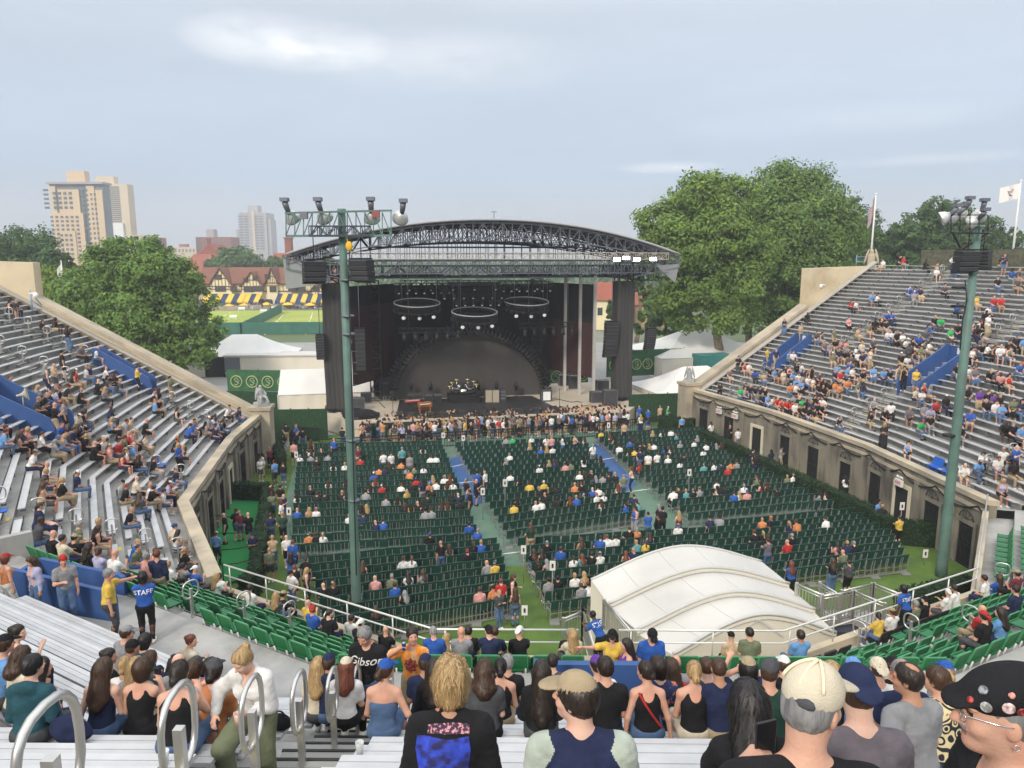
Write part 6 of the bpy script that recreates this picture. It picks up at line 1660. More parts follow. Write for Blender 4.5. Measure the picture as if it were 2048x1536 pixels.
for pxw, pyw, w, h in ((443, 554, 1.9, 1.5), (446, 577, 3.2, 1.7), (472, 577, 2, 1.6), (497, 560, 1.6, 1.5), (516, 556, 1.6, 1.5), (540, 553, 1.5, 1.5), (502, 578, 3, 1.7), (522, 577, 3, 1.7), (550, 578, 2, 1.7), (590, 577, 3, 1.7), (605, 578, 3, 1.7), (636, 577, 2, 1.5)):
	x, z = cx(pxw), cz(pyw); b = MB(); b.box((x, Yc_ - 1.32, z), (w, .16, h)); f_ = b.build('window', M_timber, ch)
	b = MB(); n = max(2, int(w / .8))
	for k in range(n): b.box((x - w / 2 + w * (k + .5) / n, Yc_ - 1.42, z), (w / n - .2, .06, h - .3))
	b.build('pane', M_glass, f_)
for k, pxw in enumerate((508, 524, 540)):
	x = cx(pxw); b = MB(); zt = cz(598); b.extrude([(x - 1.2, Yc_ - 1.3, .1), (x + 1.2, Yc_ - 1.3, .1), (x + 1.2, Yc_ - 1.3, zt - .4), (x + .8, Yc_ - 1.3, zt), (x - .8, Yc_ - 1.3, zt), (x - 1.2, Yc_ - 1.3, zt - .4)], (0, .2, 0)); b.build('arched_opening', M_glass, ch)
def awning(pl, pr_, n, start):
	a, c = cx(pl), cx(pr_); b = MB()
	for k in range(n):
		b.mi((k + start) % 2); xa, xb = a + (c - a) * k / n, a + (c - a) * (k + 1) / n
		b.add([(xa, Yc_ - 1.5, cz(587)), (xb, Yc_ - 1.5, cz(587)), (xb, Yc_ - 5, cz(601)), (xa, Yc_ - 5, cz(601)), (xa, Yc_ - 5, cz(604)), (xb, Yc_ - 5, cz(604))], [(0, 3, 2, 1), (3, 4, 5, 2)])
	b.build('awning', [M_awn_y, M_awn_n], ch)
awning(418, 497, 7, 0); awning(560, 660, 10, 1); awning(498, 528, 3, 0)
for k, (pxu, pyu) in enumerate(((447, 607), (458, 609), (472, 612), (488, 608), (512, 606), (533, 606), (556, 606), (576, 606), (598, 605), (620, 607))):
	p = atY(pxu, pyu, Yc_ - 9 - (k % 3)); t = thing('parasol', '%s parasol on the clubhouse terrace, %s from the left' % (('navy', 'yellow')[k % 2], nth(k + 1)), 'parasol', (p.x, p.y, 0), 0, 'parasols before the clubhouse')
	b = MB(); b.lathe([(1.75, p.z - .5), (.9, p.z - .05), (.05, p.z + .25)], (0, 0, 0), 8, None, False); b.build('canopy', M_awn_y if k % 2 else M_awn_n, t)
	b = MB(); b.tube([(0, 0, 0), (0, 0, p.z)], .05, 5); b.build('pole', M_led, t)
b = MB(); p, q = at(425, 618, 0), at(640, 612, 0); b.box(((p.x + q.x) / 2, p.y - 1, .6), (q.x - p.x, .5, 1.2), math.atan2(q.y - p.y, q.x - p.x)); tag(b.build('terrace_wall', M_cope), 'low stone wall along the clubhouse terrace', 'wall')
def gable_house(pl, pr_, ptop, peave, Y, dep, wallm, roofm, label, cat='house', ridge_x=True, chimney=None, wins=3):
	t = thing('house', label, cat, (0, 0, 0), 0, 'town houses behind the grounds'); a, c = atY(pl, peave, Y).x, atY(pr_, peave, Y).x; ze, zp = atY(pl, peave, Y).z, atY(pl, ptop, Y).z
	b = MB(); b.box(((a + c) / 2, Y + dep / 2, ze / 2), (c - a, dep, ze)); b.build('wall', wallm, t)
	b = MB(); m = (a + c) / 2
	if ridge_x: b.add([(a - .6, Y - .6, ze), (c + .6, Y - .6, ze), (c + .6, Y + dep + .6, ze), (a - .6, Y + dep + .6, ze), (a + 1, Y + dep / 2, zp), (c - 1, Y + dep / 2, zp)], [(0, 1, 5, 4), (2, 3, 4, 5), (0, 4, 3), (1, 2, 5)])
	else: b.add([(a - .6, Y - .6, ze), (c + .6, Y - .6, ze), (c + .6, Y + dep + .6, ze), (a - .6, Y + dep + .6, ze), (m, Y - .6, zp), (m, Y + dep + .6, zp)], [(0, 4, 5, 3), (1, 2, 5, 4), (0, 1, 4), (2, 3, 5)])
	b.build('roof', roofm, t)
	for k in range(wins): b = MB(); b.box((a + (c - a) * (k + .5) / wins, Y - .04, ze * .62), ((c - a) / wins * .4, .1, ze * .25)); b.build('window', M_glass, t)
	if chimney:
		p = atY(chimney[0], chimney[1], Y + dep / 2); b = MB(); w = chimney[2]; b.box((p.x, Y + dep / 2, p.z / 2), (w, w, p.z)); b.box((p.x, Y + dep / 2, p.z), (w * 1.25, w * 1.25, .5)); b.build('chimney', M_brick, t)
	return t
M_brick = mat('brick_red', (.27, .10, .065), .9, .2, .5); M_redroof = mat('roof_red', (.30, .09, .06), .9, .15, .3); M_tan = mat('stone_tan', (.42, .30, .17), .9, .15, .2)
gable_house(360, 424, 508, 545, 300, 24, M_brick, M_redroof, 'large red roofed church left of the clubhouse', 'church', True, None, 4)
gable_house(398, 440, 488, 512, 318, 16, M_tan, M_redroof, 'church gable with red roof and spire above the clubhouse', 'church', False, (417, 478, 1.2), 2)
gable_house(530, 585, 506, 545, 290, 18, M_brick, M_redroof, 'red brick house with tall brick chimney left of the stage roof', 'house', True, (577, 476, 2.6), 3)
gable_house(1188, 1262, 566, 600, 150, 10, M_stucco, M_redroof, 'pink-red roofed house seen beside the right roof tower', 'house', True, None, 3)
gable_house(1270, 1330, 575, 610, 155, 10, M_tan, M_brick, 'brown roofed house behind the right roof tower', 'house', True, None, 3)
# apartment towers
def tower(name, label, Y, boxes, wins, mats_):
	"""boxes: (px0, px1, pytop, depth0, depth, material); wins: (px0, px1, py0, py1, cols, rows, w, h, depth offset)"""
	t = thing(name, label, 'apartment tower', (0, 0, 0), 0, 'apartment blocks on the skyline')
	for nm, p0, p1, pt, d0, dp, m in boxes:
		a, c, z = atY(p0, pt, Y).x, atY(p1, pt, Y).x, atY(p0, pt, Y).z; zb = z - 1.2 if nm == 'roof_slab' else 0; b = MB(); b.box(((a + c) / 2, Y + d0 + dp / 2, (z + zb) / 2), (c - a, dp, z - zb)); b.build(nm, m, t)
	cnt = 0; over = MB()
	for p0, p1, y0, y1, cols, rows, fw, fh, off in wins:
		for i in range(cols):
			for j in range(rows):
				a, c = atY(p0 + (p1 - p0) * (i + .5 - fw / 2) / cols, 500, Y).x, atY(p0 + (p1 - p0) * (i + .5 + fw / 2) / cols, 500, Y).x
				z1, z0 = atY(300, y0 + (y1 - y0) * (j + .5 - fh / 2) / rows, Y).z, atY(300, y0 + (y1 - y0) * (j + .5 + fh / 2) / rows, Y).z
				if z0 < 1: continue
				b = MB() if cnt < 92 else over
				b.box(((a + c) / 2, Y + off, (z0 + z1) / 2), (c - a, .3, z1 - z0))
				if cnt < 92: b.build('window', M_twin, t)
				cnt += 1
	if over.v: over.build('windows', M_twin, t)['kind'] = 'stuff'
M_twin = mat('tower_window', (.12, .14, .155), .3, .15, .1)
M_tcream = mat('tower_cream', (.66, .50, .33), .9, .06, .05); M_tpale = mat('tower_pale', (.64, .53, .38), .9, .06, .05); M_tgl = mat('tower_glass_grey', (.17, .20, .22), .35, .15, .08); M_tgrey = mat('tower_grey', (.40, .38, .38), .9, .08, .05)
tower('apartment_tower', 'cream apartment tower with grey glass corners at far left', 430,
	  [('core', 97, 204, 366, .5, 7, M_tgl), ('upper_bay', 116, 158, 379, -.6, 2, M_tcream), ('lower_bay', 107, 168, 426, -1.2, 2, M_tcream), ('centre_bay', 124, 154, 462, -1.9, 2, M_tcream), ('side_bay', 172, 188, 372, -.4, 2, M_tcream), ('side_bay', 190, 204, 380, -.3, 2, M_tcream), ('corner_bay', 98, 110, 372, -.2, 2, M_tpale), ('plant_room', 128, 164, 341, 2, 5, M_tcream), ('roof_slab', 94, 207, 364, -1.5, 10, M_tgrey)],
	  [(116, 158, 382, 420, 4, 4, .55, .55, -.7), (108, 168, 430, 522, 6, 11, .5, .5, -1.3), (126, 153, 466, 522, 3, 6, .55, .5, -2.0), (172, 188, 376, 520, 2, 15, .7, .5, -.45), (190, 204, 384, 520, 2, 14, .55, .5, -.35), (98, 110, 376, 420, 1, 5, .8, .5, -.25)], None)
tower('apartment_tower', 'pale slab tower with striped balconies right of the cream tower', 560,
	  [('core', 196, 254, 368, 0, 9, M_tpale), ('plant_room', 187, 224, 352, 2, 6, M_tpale), ('base_block', 226, 248, 446, -2, 2, M_led)],
	  [(218, 250, 372, 470, 1, 24, .95, .55, -.1), (201, 212, 372, 500, 2, 20, .4, .4, -.1)], None)
tower('apartment_tower', 'stepped grey apartment tower left of the stage roof', 900,
	  [('core', 478, 532, 425, 0, 30, M_tgrey), ('plant_room', 492, 512, 410, 5, 14, M_tgrey), ('side_wing', 528, 540, 438, 2, 20, M_tgrey), ('side_wing', 470, 482, 458, 2, 20, M_tgrey), ('stair_shaft', 503, 508, 422, -.8, 3, M_tpale)],
	  [(479, 501, 430, 500, 2, 13, .8, .5, -.1), (510, 531, 430, 500, 2, 13, .8, .5, -.1), (530, 539, 442, 500, 1, 12, .7, .5, 1.9)], None)
tower('apartment_block', 'low brick apartment block with dark rooftop tank', 620, [('core', 391, 461, 474, 0, 20, M_brick), ('water_tank', 406, 421, 458, 6, 8, M_tgrey)], [(392, 460, 476, 500, 8, 3, .45, .5, -.1)], None)
tower('apartment_block', 'pale low block behind the left tree top', 520, [('core', 262, 288, 470, 0, 16, M_tpale), ('core', 216, 264, 488, -3, 12, M_led)], [(264, 287, 474, 500, 4, 4, .5, .5, -.1)], None)
tower('apartment_block', 'small brown block on the skyline left of centre', 600, [('core', 300, 316, 475, 0, 14, M_brick)], [(301, 315, 478, 500, 2, 3, .5, .5, -.1)], None)
tower('apartment_block', 'low terrace of houses on the skyline beside the brick block', 680, [('core', 340, 392, 494, 0, 14, M_tpale), ('core', 355, 368, 488, 3, 8, M_brick)], [(341, 391, 496, 506, 7, 1, .4, .6, -.1)], None)
# ------------------------------------------------------------ lamp posts, flags, stone figures
M_green = mat('post_green_paint', (.10, .165, .145), .55, .22, 1.2, .2, 8, alt=(.11, .20, .165), altscale=.8)
M_flood = mat('floodlight_shell', (.62, .62, .60), .35, .08, metal=.5)
def flood(t, c, aim, m=1.0):
	Mx = Matrix(((1, 0, 0), (0, 1, 0), (0, 0, 1))); d = np.array(aim, float); d /= np.linalg.norm(d); x = np.cross(d, [0, 0, 1.]); x /= np.linalg.norm(x); y = np.cross(d, x); M_ = np.stack([x, y, d], axis=1)
	l = thing('floodlight', None, None); del_ = [k for k in ('label', 'category') if k in l]; l.parent = t
	b = MB(); b.lathe([(.05, -.34), (.13, -.3), (.24, -.18), (.30, -.02), (.32, .06), (.30, .07), (.27, .0)], c, 18, M_); b.build('reflector', M_flood, l)
	b = MB(); p = np.array(c) - d * .3; b.tube([p.tolist(), (p - d * .18 + np.array([0, 0, .12])).tolist(), (p - d * .26 + np.array([0, 0, .22])).tolist()], [.09, .11, .12], 8); b.box((p - d * .28 + np.array([0, 0, .30])).tolist(), (.3, .3, .14)); b.build('ballast', M_truss, l)
def post_thing(base, r0, r1, top, label):
	t = thing('lamp_post', label, 'lamp post', base, 0, 'tall green floodlight posts'); b = MB(); b.tube([(0, 0, 0), (0, 0, .6), (0, 0, top * .5), (0, 0, top)], [r0 * 1.15, r0, (r0 + r1) / 2, r1], 14); b.tube([(0, 0, top), (0, 0, top + .12)], [r1 * 1.25, r1 * 1.1], 12); b.build('post', M_green, t); return t
pb = at(714, 1226, 0); YP = pb.y
tp = atY(687, 424, YP)
t = post_thing((pb.x, YP, 0), .20, .145, tp.z, 'tall green floodlight post standing in the left block of chairs')
off = np.array([pb.x, YP, 0.])
L_ = lambda px, py, dy=0.0: (np.array(atY(px, py, YP + dy)) - off).tolist()
b = MB()
for dy in (-.28, .28):
	b.bar(L_(570, 426, dy), L_(784, 421, dy), .07); b.bar(L_(572, 472, dy), L_(782, 471, dy), .08)
	for k in range(13):
		x = 572 + k * 17.5; b.bar(L_(x, 471, dy), L_(x, 425, dy), .035);
		if k < 12: b.bar(L_(x + (0 if k < 6 else 17.5), 471, dy), L_(x + (17.5 if k < 6 else 0), 425, dy), .035)
for k in range(0, 13, 2): b.bar(L_(572 + k * 17.5, 471, -.28), L_(572 + k * 17.5, 471, .28), .05); b.bar(L_(572 + k * 17.5, 425, -.28), L_(572 + k * 17.5, 425, .28), .05)
b.build('crossarm', M_green, t)
b = MB(); truss(b, L_(620, 462, -.35), L_(740, 462, -.35), .3, .36, .32, .03); b.build('speaker_bar', M_truss_d, t)
for px_, aim in ((586, (.35, .9, -.75)), (650, (.3, .9, -.8)), (744, (-.1, .9, -.8)), (801, (-.35, .85, -.6))): flood(t, L_(px_, 436, .1), aim)
b = MB(); b.box(L_(609, 431, -.34), (.24, .16, .26)); b.build('junction_box', M_truss, t); b = MB(); b.box(L_(752, 428, -.34), (.28, .16, .26)); b.build('junction_box', mat('junction_red', (.26, .09, .08), .6, .1), t)
for k, y in enumerate((632, 668, 560, 880, 1000)):
	b = MB(); p = L_(690 + (y - 440) * .032, y); b.lathe([(.24, -.04), (.26, 0), (.24, .04)], p, 12); b.build('strap', M_truss, t)
for z in np.arange(3.0, 11.5, .45): b = MB(); b.tube([(.16, -.05, z), (.40, -.1, z)], .012, 4); b.build('climbing_peg', M_truss, t)
b = MB(); b.tube([L_(700, 480, -.25), L_(697, 560, -.26), L_(702, 700, -.27), L_(706, 900, -.28), L_(713, 1150, -.3)], .025, 5); b.build('cable', M_spk, t)
b = MB(); b.sphere(L_(698, 492, -.4), (.14, .06, .19), 12); b.tube([L_(698, 492, -.4), L_(693, 474, -.35)], .02, 4); b.build('hoist', mat('hoist_yellow', (.75, .42, .03), .5, .08), t)
def post_speakers(px0, px1, py0, py1, Y, n, label, rz):
	a, c = atY(px0, py0, Y), atY(px1, py1, Y); w, H = c.x - a.x, a.z - c.z; cx_ = (a.x + c.x) / 2
	t = thing('line_array_speaker', label, 'loudspeaker', (cx_, Y, c.z), rz, 'loudspeakers hung from the posts')
	for k in range(n):
		b = MB(); b.box((0, .03 * k, H - H / n * (k + .5)), (w, .55, H / n * .93), 0, R(-4 * k)); b.mi(1); b.box((0, -.25 + .03 * k, H - H / n * k - .02), (w * 1.01, .06, .022)); b.build('cabinet', [M_spk, M_spk_line], t)
	b = MB(); b.box((0, 0, H + .05), (w * .9, .5, .06)); b.tube([(0, 0, H), (0, 0, H + .9)], .02, 5); b.build('flying_frame', M_truss_k, t)
post_speakers(606, 652, 522, 566, YP - .2, 4, 'black speaker cluster hung left of the left lamp post', R(24)); post_speakers(702, 744, 520, 564, YP - .2, 4, 'black speaker cluster hung right of the left lamp post', R(-22))
pb = at(1882, 1152, 0); YR = pb.y; tp = atY(1924, 470, YR)
t = post_thing((pb.x, YR, 0), .235, .165, tp.z + .3, 'tall green floodlight post in front of the right stand'); off = np.array([pb.x, YR, 0.])
Q_ = lambda px, py, dy=0.0: (np.array(atY(px, py, YR + dy)) - off).tolist()
b = MB()
for dy in (-.5, .5): b.bar(Q_(1900, 466, dy), Q_(1978, 467, dy), .06)
for px_ in (1902, 1920, 1940, 1958, 1976): b.bar(Q_(px_, 466, -.5), Q_(px_, 466, .5), .05); b.bar(Q_(px_, 466, -.5), Q_(px_, 430, -.5), .03); b.bar(Q_(px_, 466, .5), Q_(px_, 430, .5), .03)
for y in (430, 448):
	for dy in (-.5, .5): b.bar(Q_(1902, y, dy), Q_(1976, y, dy), .03)
b.bar(Q_(1905, 466), Q_(1921, 496), .06); b.bar(Q_(1975, 466), Q_(1925, 498), .06); b.build('platform', M_truss_k, t)
for px_, py_, aim, dy in ((1885, 437, (-.9, .4, -.45), -.2), (1900, 437, (-.8, .4, -.45), .25), (1942, 445, (-.5, .8, -.4), 0), (1920, 428, (-.2, .9, -.7), .3), (1958, 432, (.2, .9, -.7), .3)): flood(t, Q_(px_, py_, dy), aim)
for k, y in enumerate((575, 612, 870)): b = MB(); b.lathe([(.26, -.05), (.28, 0), (.26, .05)], Q_(1924 - (y - 470) * .066, y), 12); b.build('strap', M_truss_k, t)
b = MB(); b.tube([Q_(1930, 560, -.3), Q_(1934, 600, -.3), Q_(1925, 640, -.26), Q_(1920, 700, -.28)], .03, 5); b.build('cable', M_spk, t)
post_speakers(1915, 1952, 502, 545, YR - .35, 4, 'broad black speaker cluster on the right lamp post facing the camera', R(10)); post_speakers(1953, 1976, 502, 538, YR + .1, 5, 'narrow black speaker cluster on the right lamp post turned away', R(-50))
# flags
M_pole = mat('flagpole_white', (.75, .74, .70), .4, .05)
def flag(px_, ptop, pbase, Y, lab, cloth, m, stripes=None):
	p = atY(px_, ptop, Y); t = thing('flagpole', lab, 'flagpole', (p.x, Y, atY(px_, pbase, Y).z), 0, 'flagpoles on the stand rim'); h = p.z - atY(px_, pbase, Y).z
	b = MB(); b.tube([(0, 0, 0), (0, 0, h)], [.10, .06], 8); b.sphere((0, 0, h), .1, 8); b.build('pole', M_pole, t)
	w, hh, dr = cloth; b = MB(); G = [[(-w * s, .18 * math.sin(s * 7), h - .2 - hh * v - dr * s ** 1.3) for s in np.linspace(0, 1, 14)] for v in np.linspace(0, 1, 8)]; b.grid(G); b.build('flag', m, t)
	if stripes:
		b = MB(); b.tube([(-w * s, .18 * math.sin(s * 7) - .03, h - .2 - hh * v - dr * s ** 1.3) for s, v in ((.3, .3), (.5, .45), (.7, .35), (.6, .6), (.4, .7))], .045, 4); b.build('emblem', stripes, t)
M_flag = mat('flag_white', (.78, .74, .70), .8, .05); M_flag2 = mat('flag_faded', (.42, .30, .32), .8, .3, 2)
flag(1752, 388, 535, 70, 'white flagpole with a limp small flag at the corner of right stand', (.5, 1.6, 1.4), M_flag2)
flag(2042, 362, 540, 62, 'white flagpole with billowing white flag at the right edge', (1.55, 1.2, .35), M_flag, mat('flag_mark', (.35, .2, .22), .8, .1))
flag(122, 522, 640, 96, 'thin white flagpole with limp flag behind the left trees', (.7, 1.5, 1.3), M_flag)
# stone figures
M_statue = mat('statue_grey', (.36, .37, .36), .85, .2, 3, .4, 15)
def stone_figure(c, rz, label, prims, sc, m, z, name='statue', cat='statue'):
	V_, F_, _l = mesh_sdf(prims, .05, disp=lambda P: .015 * vnoise(P, 9, 2)); t = thing(name, label, cat, (c[0], c[1], z), rz, 'stone figures on the stands')
	obj('figure', np_mesh('figure', V_ * sc, F_, m, smooth=True), t); b = MB(); b.box((0, 0, -.1), (.9, .9, .24)); b.build('plinth', m, t)
eagle = [Cone((0, 0, .1), (0, -.1, .8), .32, .26), Cone((0, -.1, .8), (0, -.2, 1.2), .2, .14), Cone((0, -.2, 1.2), (0, -.36, 1.16), .08, .03), Ell((-.38, .1, .75), (.1, .22, .65), rot_y(.25)), Ell((.38, .1, .75), (.1, .22, .65), rot_y(-.25)), Cone((0, .2, .2), (0, .45, 0), .16, .1)]
seated = [Cone((0, .1, .1), (0, .1, .5), .34, .32), Cone((0, .1, .5), (-.05, .05, 1.05), .26, .24), Ell((-.05, .0, 1.35), (.14, .15, .17)), Cone((-.15, .05, .55), (-.2, -.45, .5), .14, .12), Cone((.15, .05, .55), (.28, -.4, .45), .14, .12), Cone((-.2, -.45, .5), (-.25, -.5, .05), .11, .09), Cone((.28, -.4, .45), (.38, -.55, .05), .11, .09), Cone((-.3, .1, 1.0), (-.42, -.2, .8), .1, .08), Ell((-.36, .15, .8), (.1, .14, .6), rot_y(.15)), Cone((.22, .1, 1.0), (.34, -.2, .7), .1, .08)]
pc = STANDS['left_pier']; stone_figure(pc, R(40), 'grey stone seated figure on the left pier beside the stage', seated, .85, M_statue, 4.45)
pc = STANDS['right_pier']; stone_figure(pc, R(-20), 'grey stone eagle on the right pier beside the stage', eagle, .8, M_statue, 4.45)
p = atY(1742, 532, 69.5); stone_figure((p.x, 69.5), R(-30), 'cream stone eagle on the rim of right stand', eagle, 1.15, M_cope, p.z)
b = MB(); b.box((p.x, 69.6, p.z - 1.2), (1.5, 1.5, 2.0)); tag(b.build('stone_pedestal', M_statue), 'grey stone pedestal under the rim eagle', 'pedestal')
# privacy screen on the right rim, blue pipe rails
zr_ = WZ0 + WRISE * (WROWS - 1); q0, q1 = PT(9.62, WD0 + WRUN * WROWS + .9), PT(8.2, WD0 + WRUN * WROWS + .9)
fence_panel('rim_screen', q0, q1, 1.75, mat('rim_screen_mottled', (.10, .10, .065), .95, .6, 3, .5, 20), 'mottled brown-green screen along the top of right stand', 'fence', .08, zr_, None, 12)
M_bluerail = mat('rail_light_blue', (.20, .33, .48), .5, .1)
for lab, P_, z in (('blue pipe rail where the right parapet meets the trees', [atY(1712, 532, 71), atY(1735, 532, 71)], 0), ('blue curved rail end at the left parapet', [atY(64, 612, 47), atY(84, 616, 47.5)], 0)):
	t = thing('pipe_rail', lab, 'railing'); a, c = P_
	for dz in (0, .5, .95): b = MB(); b.tube([(a.x, a.y, a.z - .1 + dz), (c.x, c.y, c.z - .1 + dz * (1 if P_[0].x > 0 else .3))], .035, 6); b.build('rail_bar', M_bluerail, t)
	b = MB(); b.tube([(a.x, a.y, a.z - .4), (a.x, a.y, a.z + 1.0)], .04, 6); b.build('rail_post', M_bluerail, t)
for lab, P_ in (('white security camera on the left parapet', atY(68, 590, 45.6)), ('white security camera on the right parapet', atY(1644, 572, 66.5))):
	t = thing('security_camera', lab, 'camera', tuple(P_)); b = MB(); b.bar((-.25 if P_.x < 0 else .25, 0, .1), (0, 0, .1), .09); b.build('bracket', M_led, t); b = MB(); b.sphere((.1 if P_.x < 0 else -.1, 0, -.02), (.16, .16, .19), 12); b.build('dome', M_led, t)
# ------------------------------------------------------------ steel barriers round the tent and ramp
def barrier(pa, pb, h, label, za=None, group='steel barrier fences by the tent'):
	pa, pb = np.array(pa, float), np.array(pb, float); t = thing('steel_barrier', label, 'barrier', pa.tolist(), 0, group); d = pb - pa; L = np.linalg.norm(d[:2]); n = max(3, int(L / .13))
	b = MB(); b.tube([(0, 0, h), (d + [0, 0, h]).tolist()], .035, 6); b.build('top_rail', M_steel, t); b = MB(); b.tube([(0, 0, h * .9), (d + [0, 0, h * .9]).tolist()], .022, 5); b.build('middle_rail', M_steel, t); b = MB(); b.tube([(0, 0, .1), (d + [0, 0, .1]).tolist()], .03, 6); b.build('bottom_rail', M_steel, t)
	b = MB()
	for k in range(1, n): p = d * k / n; b.bar((p + [0, 0, .1]).tolist(), (p + [0, 0, h * .9]).tolist(), .026)
	b.build('bars', M_steel, t)
	for p in (np.zeros(3), d): b = MB(); b.box((p + [0, 0, h / 2]).tolist(), (.10, .10, h + .1)); b.build('barrier_post', M_steel, t)
Zr = 2.05
F3 = lambda px, py: tuple(at(px, py, Zr + 1.05) - Vector((0, 0, 1.05)))
G3 = lambda px, py, z: tuple(at(px, py, z))
ramp = thing('access_ramp', 'grey steel platform and ramp behind the tent at right', 'ramp')
b = MB(); b.prism([F3(1640, 1192)[:2], F3(1708, 1182)[:2], F3(1772, 1208)[:2], F3(1790, 1178)[:2], F3(1742, 1166)[:2], F3(1645, 1166)[:2]], Zr - .2, Zr); b.build('platform', M_conc, ramp)
b = MB(); b.prism([F3(1642, 1190)[:2], F3(1770, 1206)[:2], F3(1785, 1176)[:2], F3(1650, 1168)[:2]], .02, Zr - .22); b.build('skirt', M_truss_d, ramp)
for k, (a, c, lab) in enumerate(((F3(1594, 1168), F3(1645, 1190), 'steel barrier fence right beside the white tent'), (F3(1645, 1192), F3(1706, 1183), 'steel barrier fence along the front of ramp platform'), (F3(1710, 1183), F3(1770, 1208), 'steel barrier fence running down right of the ramp platform'), (F3(1640, 1166), F3(1680, 1190), 'short inner steel barrier fence at the ramp platform'), (F3(1684, 1182), F3(1745, 1168), 'far steel barrier fence of the ramp platform'), (F3(1748, 1168), F3(1800, 1188), 'steel barrier fence nearest the blue STAFF shirt'))): barrier(a, c, 1.05, lab)
Zr = 1.7
for a, c, lab in ((F3(1127, 1238), F3(1166, 1222), 'steel barrier fence on the stair left of the tent'), (F3(1166, 1222), F3(1188, 1292), 'steel barrier fence climbing left of the leaning blue shirt'), (F3(1208, 1200), F3(1262, 1262), 'steel barrier fence between stair and tent wall')): barrier(a, c, 1.05, lab)
stt = thing('court_stair', 'steel stair from the near stand down to the grass left of the tent', 'stairs'); p, q = np.array(PT(4.47, -.1)), np.array(PT(4.44, -3.4))
for k in range(8): b = MB(); c = p + (q - p) * (k + .5) / 8; b.box((c[0], c[1], 2.9 - (k + 1) * .33), (1.3, .42, .06)); b.build('step', M_truss, stt)
# ------------------------------------------------------------ seats
M_seat = mat('seat_green_plastic', (.018, .155, .055), .45, .08, 3, spec=.4)
M_seat_rim = mat('seat_green_rim', (.06, .26, .11), .4, .05)
M_seat_blk = mat('seat_black_back', (.02, .022, .022), .6, .1)
M_leg = mat('seat_leg_white', (.62, .62, .60), .5, .06)
M_chair = mat('chair_dark_green', (.015, .062, .046), .55, .18, 2.0)
M_frame = mat('chair_frame_grey', (.30, .30, .29), .5, .08, metal=.3)
# near-stand seat: origin at its base, facing +y
def rounded(w, h, r, n=4):
	pts = []
	for cx_, cy_, a0 in ((w / 2 - r, h - r, 0), (-w / 2 + r, h - r, 90), (-w / 2 + r * .6, r * .6, 180), (w / 2 - r * .6, r * .6, 270)):
		rr = r if a0 < 180 else r * .6
		for k in range(n + 1): a = R(a0 + 90 * k / n); pts.append((cx_ + rr * math.cos(a), cy_ + rr * math.sin(a)))
	return pts
def seat_meshes(m):
	b = MB(); O = rounded(.49, .43, .07)
	def P(x, z, y0): return (x, -.20 - .13 * (z / .43) + y0 + .35 * x * x, .42 + z)
	n = len(O); vs = [P(x, z, 0) for x, z in O] + [P(x, z, .035) for x, z in O] + [P(x * .9, .215 + (z - .215) * .86, -.0) for x, z in O] + [P(x * .88, .215 + (z - .215) * .84, .018) for x, z in O]
	fs = [(i, n + i, n + (i + 1) % n, (i + 1) % n) for i in range(n)] + [(n + i, 2 * n - n + i, n + (i + 1) % n) for i in range(0)]
	b.mi(1); b.add(vs, fs + [(i, (i + 1) % n, 2 * n + (i + 1) % n, 2 * n + i) for i in range(n)]); b.mi(0)
	b.add(vs, [(2 * n + i, 2 * n + (i + 1) % n, 3 * n + (i + 1) % n, 3 * n + i) for i in range(n)] + [tuple(3 * n + i for i in range(n))[::-1], tuple(n + i for i in range(n))])
	back = b.mesh('backrest', m, M_seat_rim if m is M_seat else M_seat_blk)
	b = MB(); b.grid([[(x, y, .43 - .03 * math.cos(x * 5) * math.sin((y + .2) * 6)) for x in np.linspace(-.23, .23, 6)] for y in np.linspace(-.18, .22, 6)]); b.grid([[(x, y, .39) for x in np.linspace(-.23, .23, 3)] for y in np.linspace(.22, -.18, 3)]); b.box((0, .22, .41), (.46, .03, .05))
	st_ = b.mesh('seat', m)
	legs = []
	for sx in (-.19, .19): b = MB(); b.tube([(sx, -.24, .50), (sx, -.20, .36), (sx, -.20, .12), (sx, -.22, .0)], .022, 6); legs.append(b.mesh('leg', M_leg))
	return back, st_, legs
SM, SMB = seat_meshes(M_seat), seat_meshes(M_seat_blk)
near_seats = []
for i in range(NROWS):
	d = row_d('seat', i); z = row_z('seat', i)
	segs = cut_rows('seat', i, 3.02, 6.66, AIS_SEAT)
	segs = [q for s in segs for q in ([s] if s[1] <= 4.86 or s[0] >= 4.92 else [s])]
	for bi, s in enumerate(segs):
		kn = knots(*s); k = 0
		for a, c in zip(kn[:-1], kn[1:]):
			L = math.dist(PT(a, d), PT(c, d)); m = int((L - .1) / .535)
			for q in range(m):
				u = a + (c - a) * (q + .5) / m; k += 1
				near_seats.append((u, i, bi, k))
def vis_w(p): px, py, w = proj(p); return w if (w > .5 and -60 < px < 2110 and py < 1620) else None
ns = [(vis_w((*PT(u, row_d('seat', i)), row_z('seat', i) + .6)), u, i, bi, k) for u, i, bi, k in near_seats]
ns = sorted([q for q in ns if q[0]], key=lambda q: q[0])
blockw = ('left', 'centre left', 'centre right', 'right', 'far right', 'last')
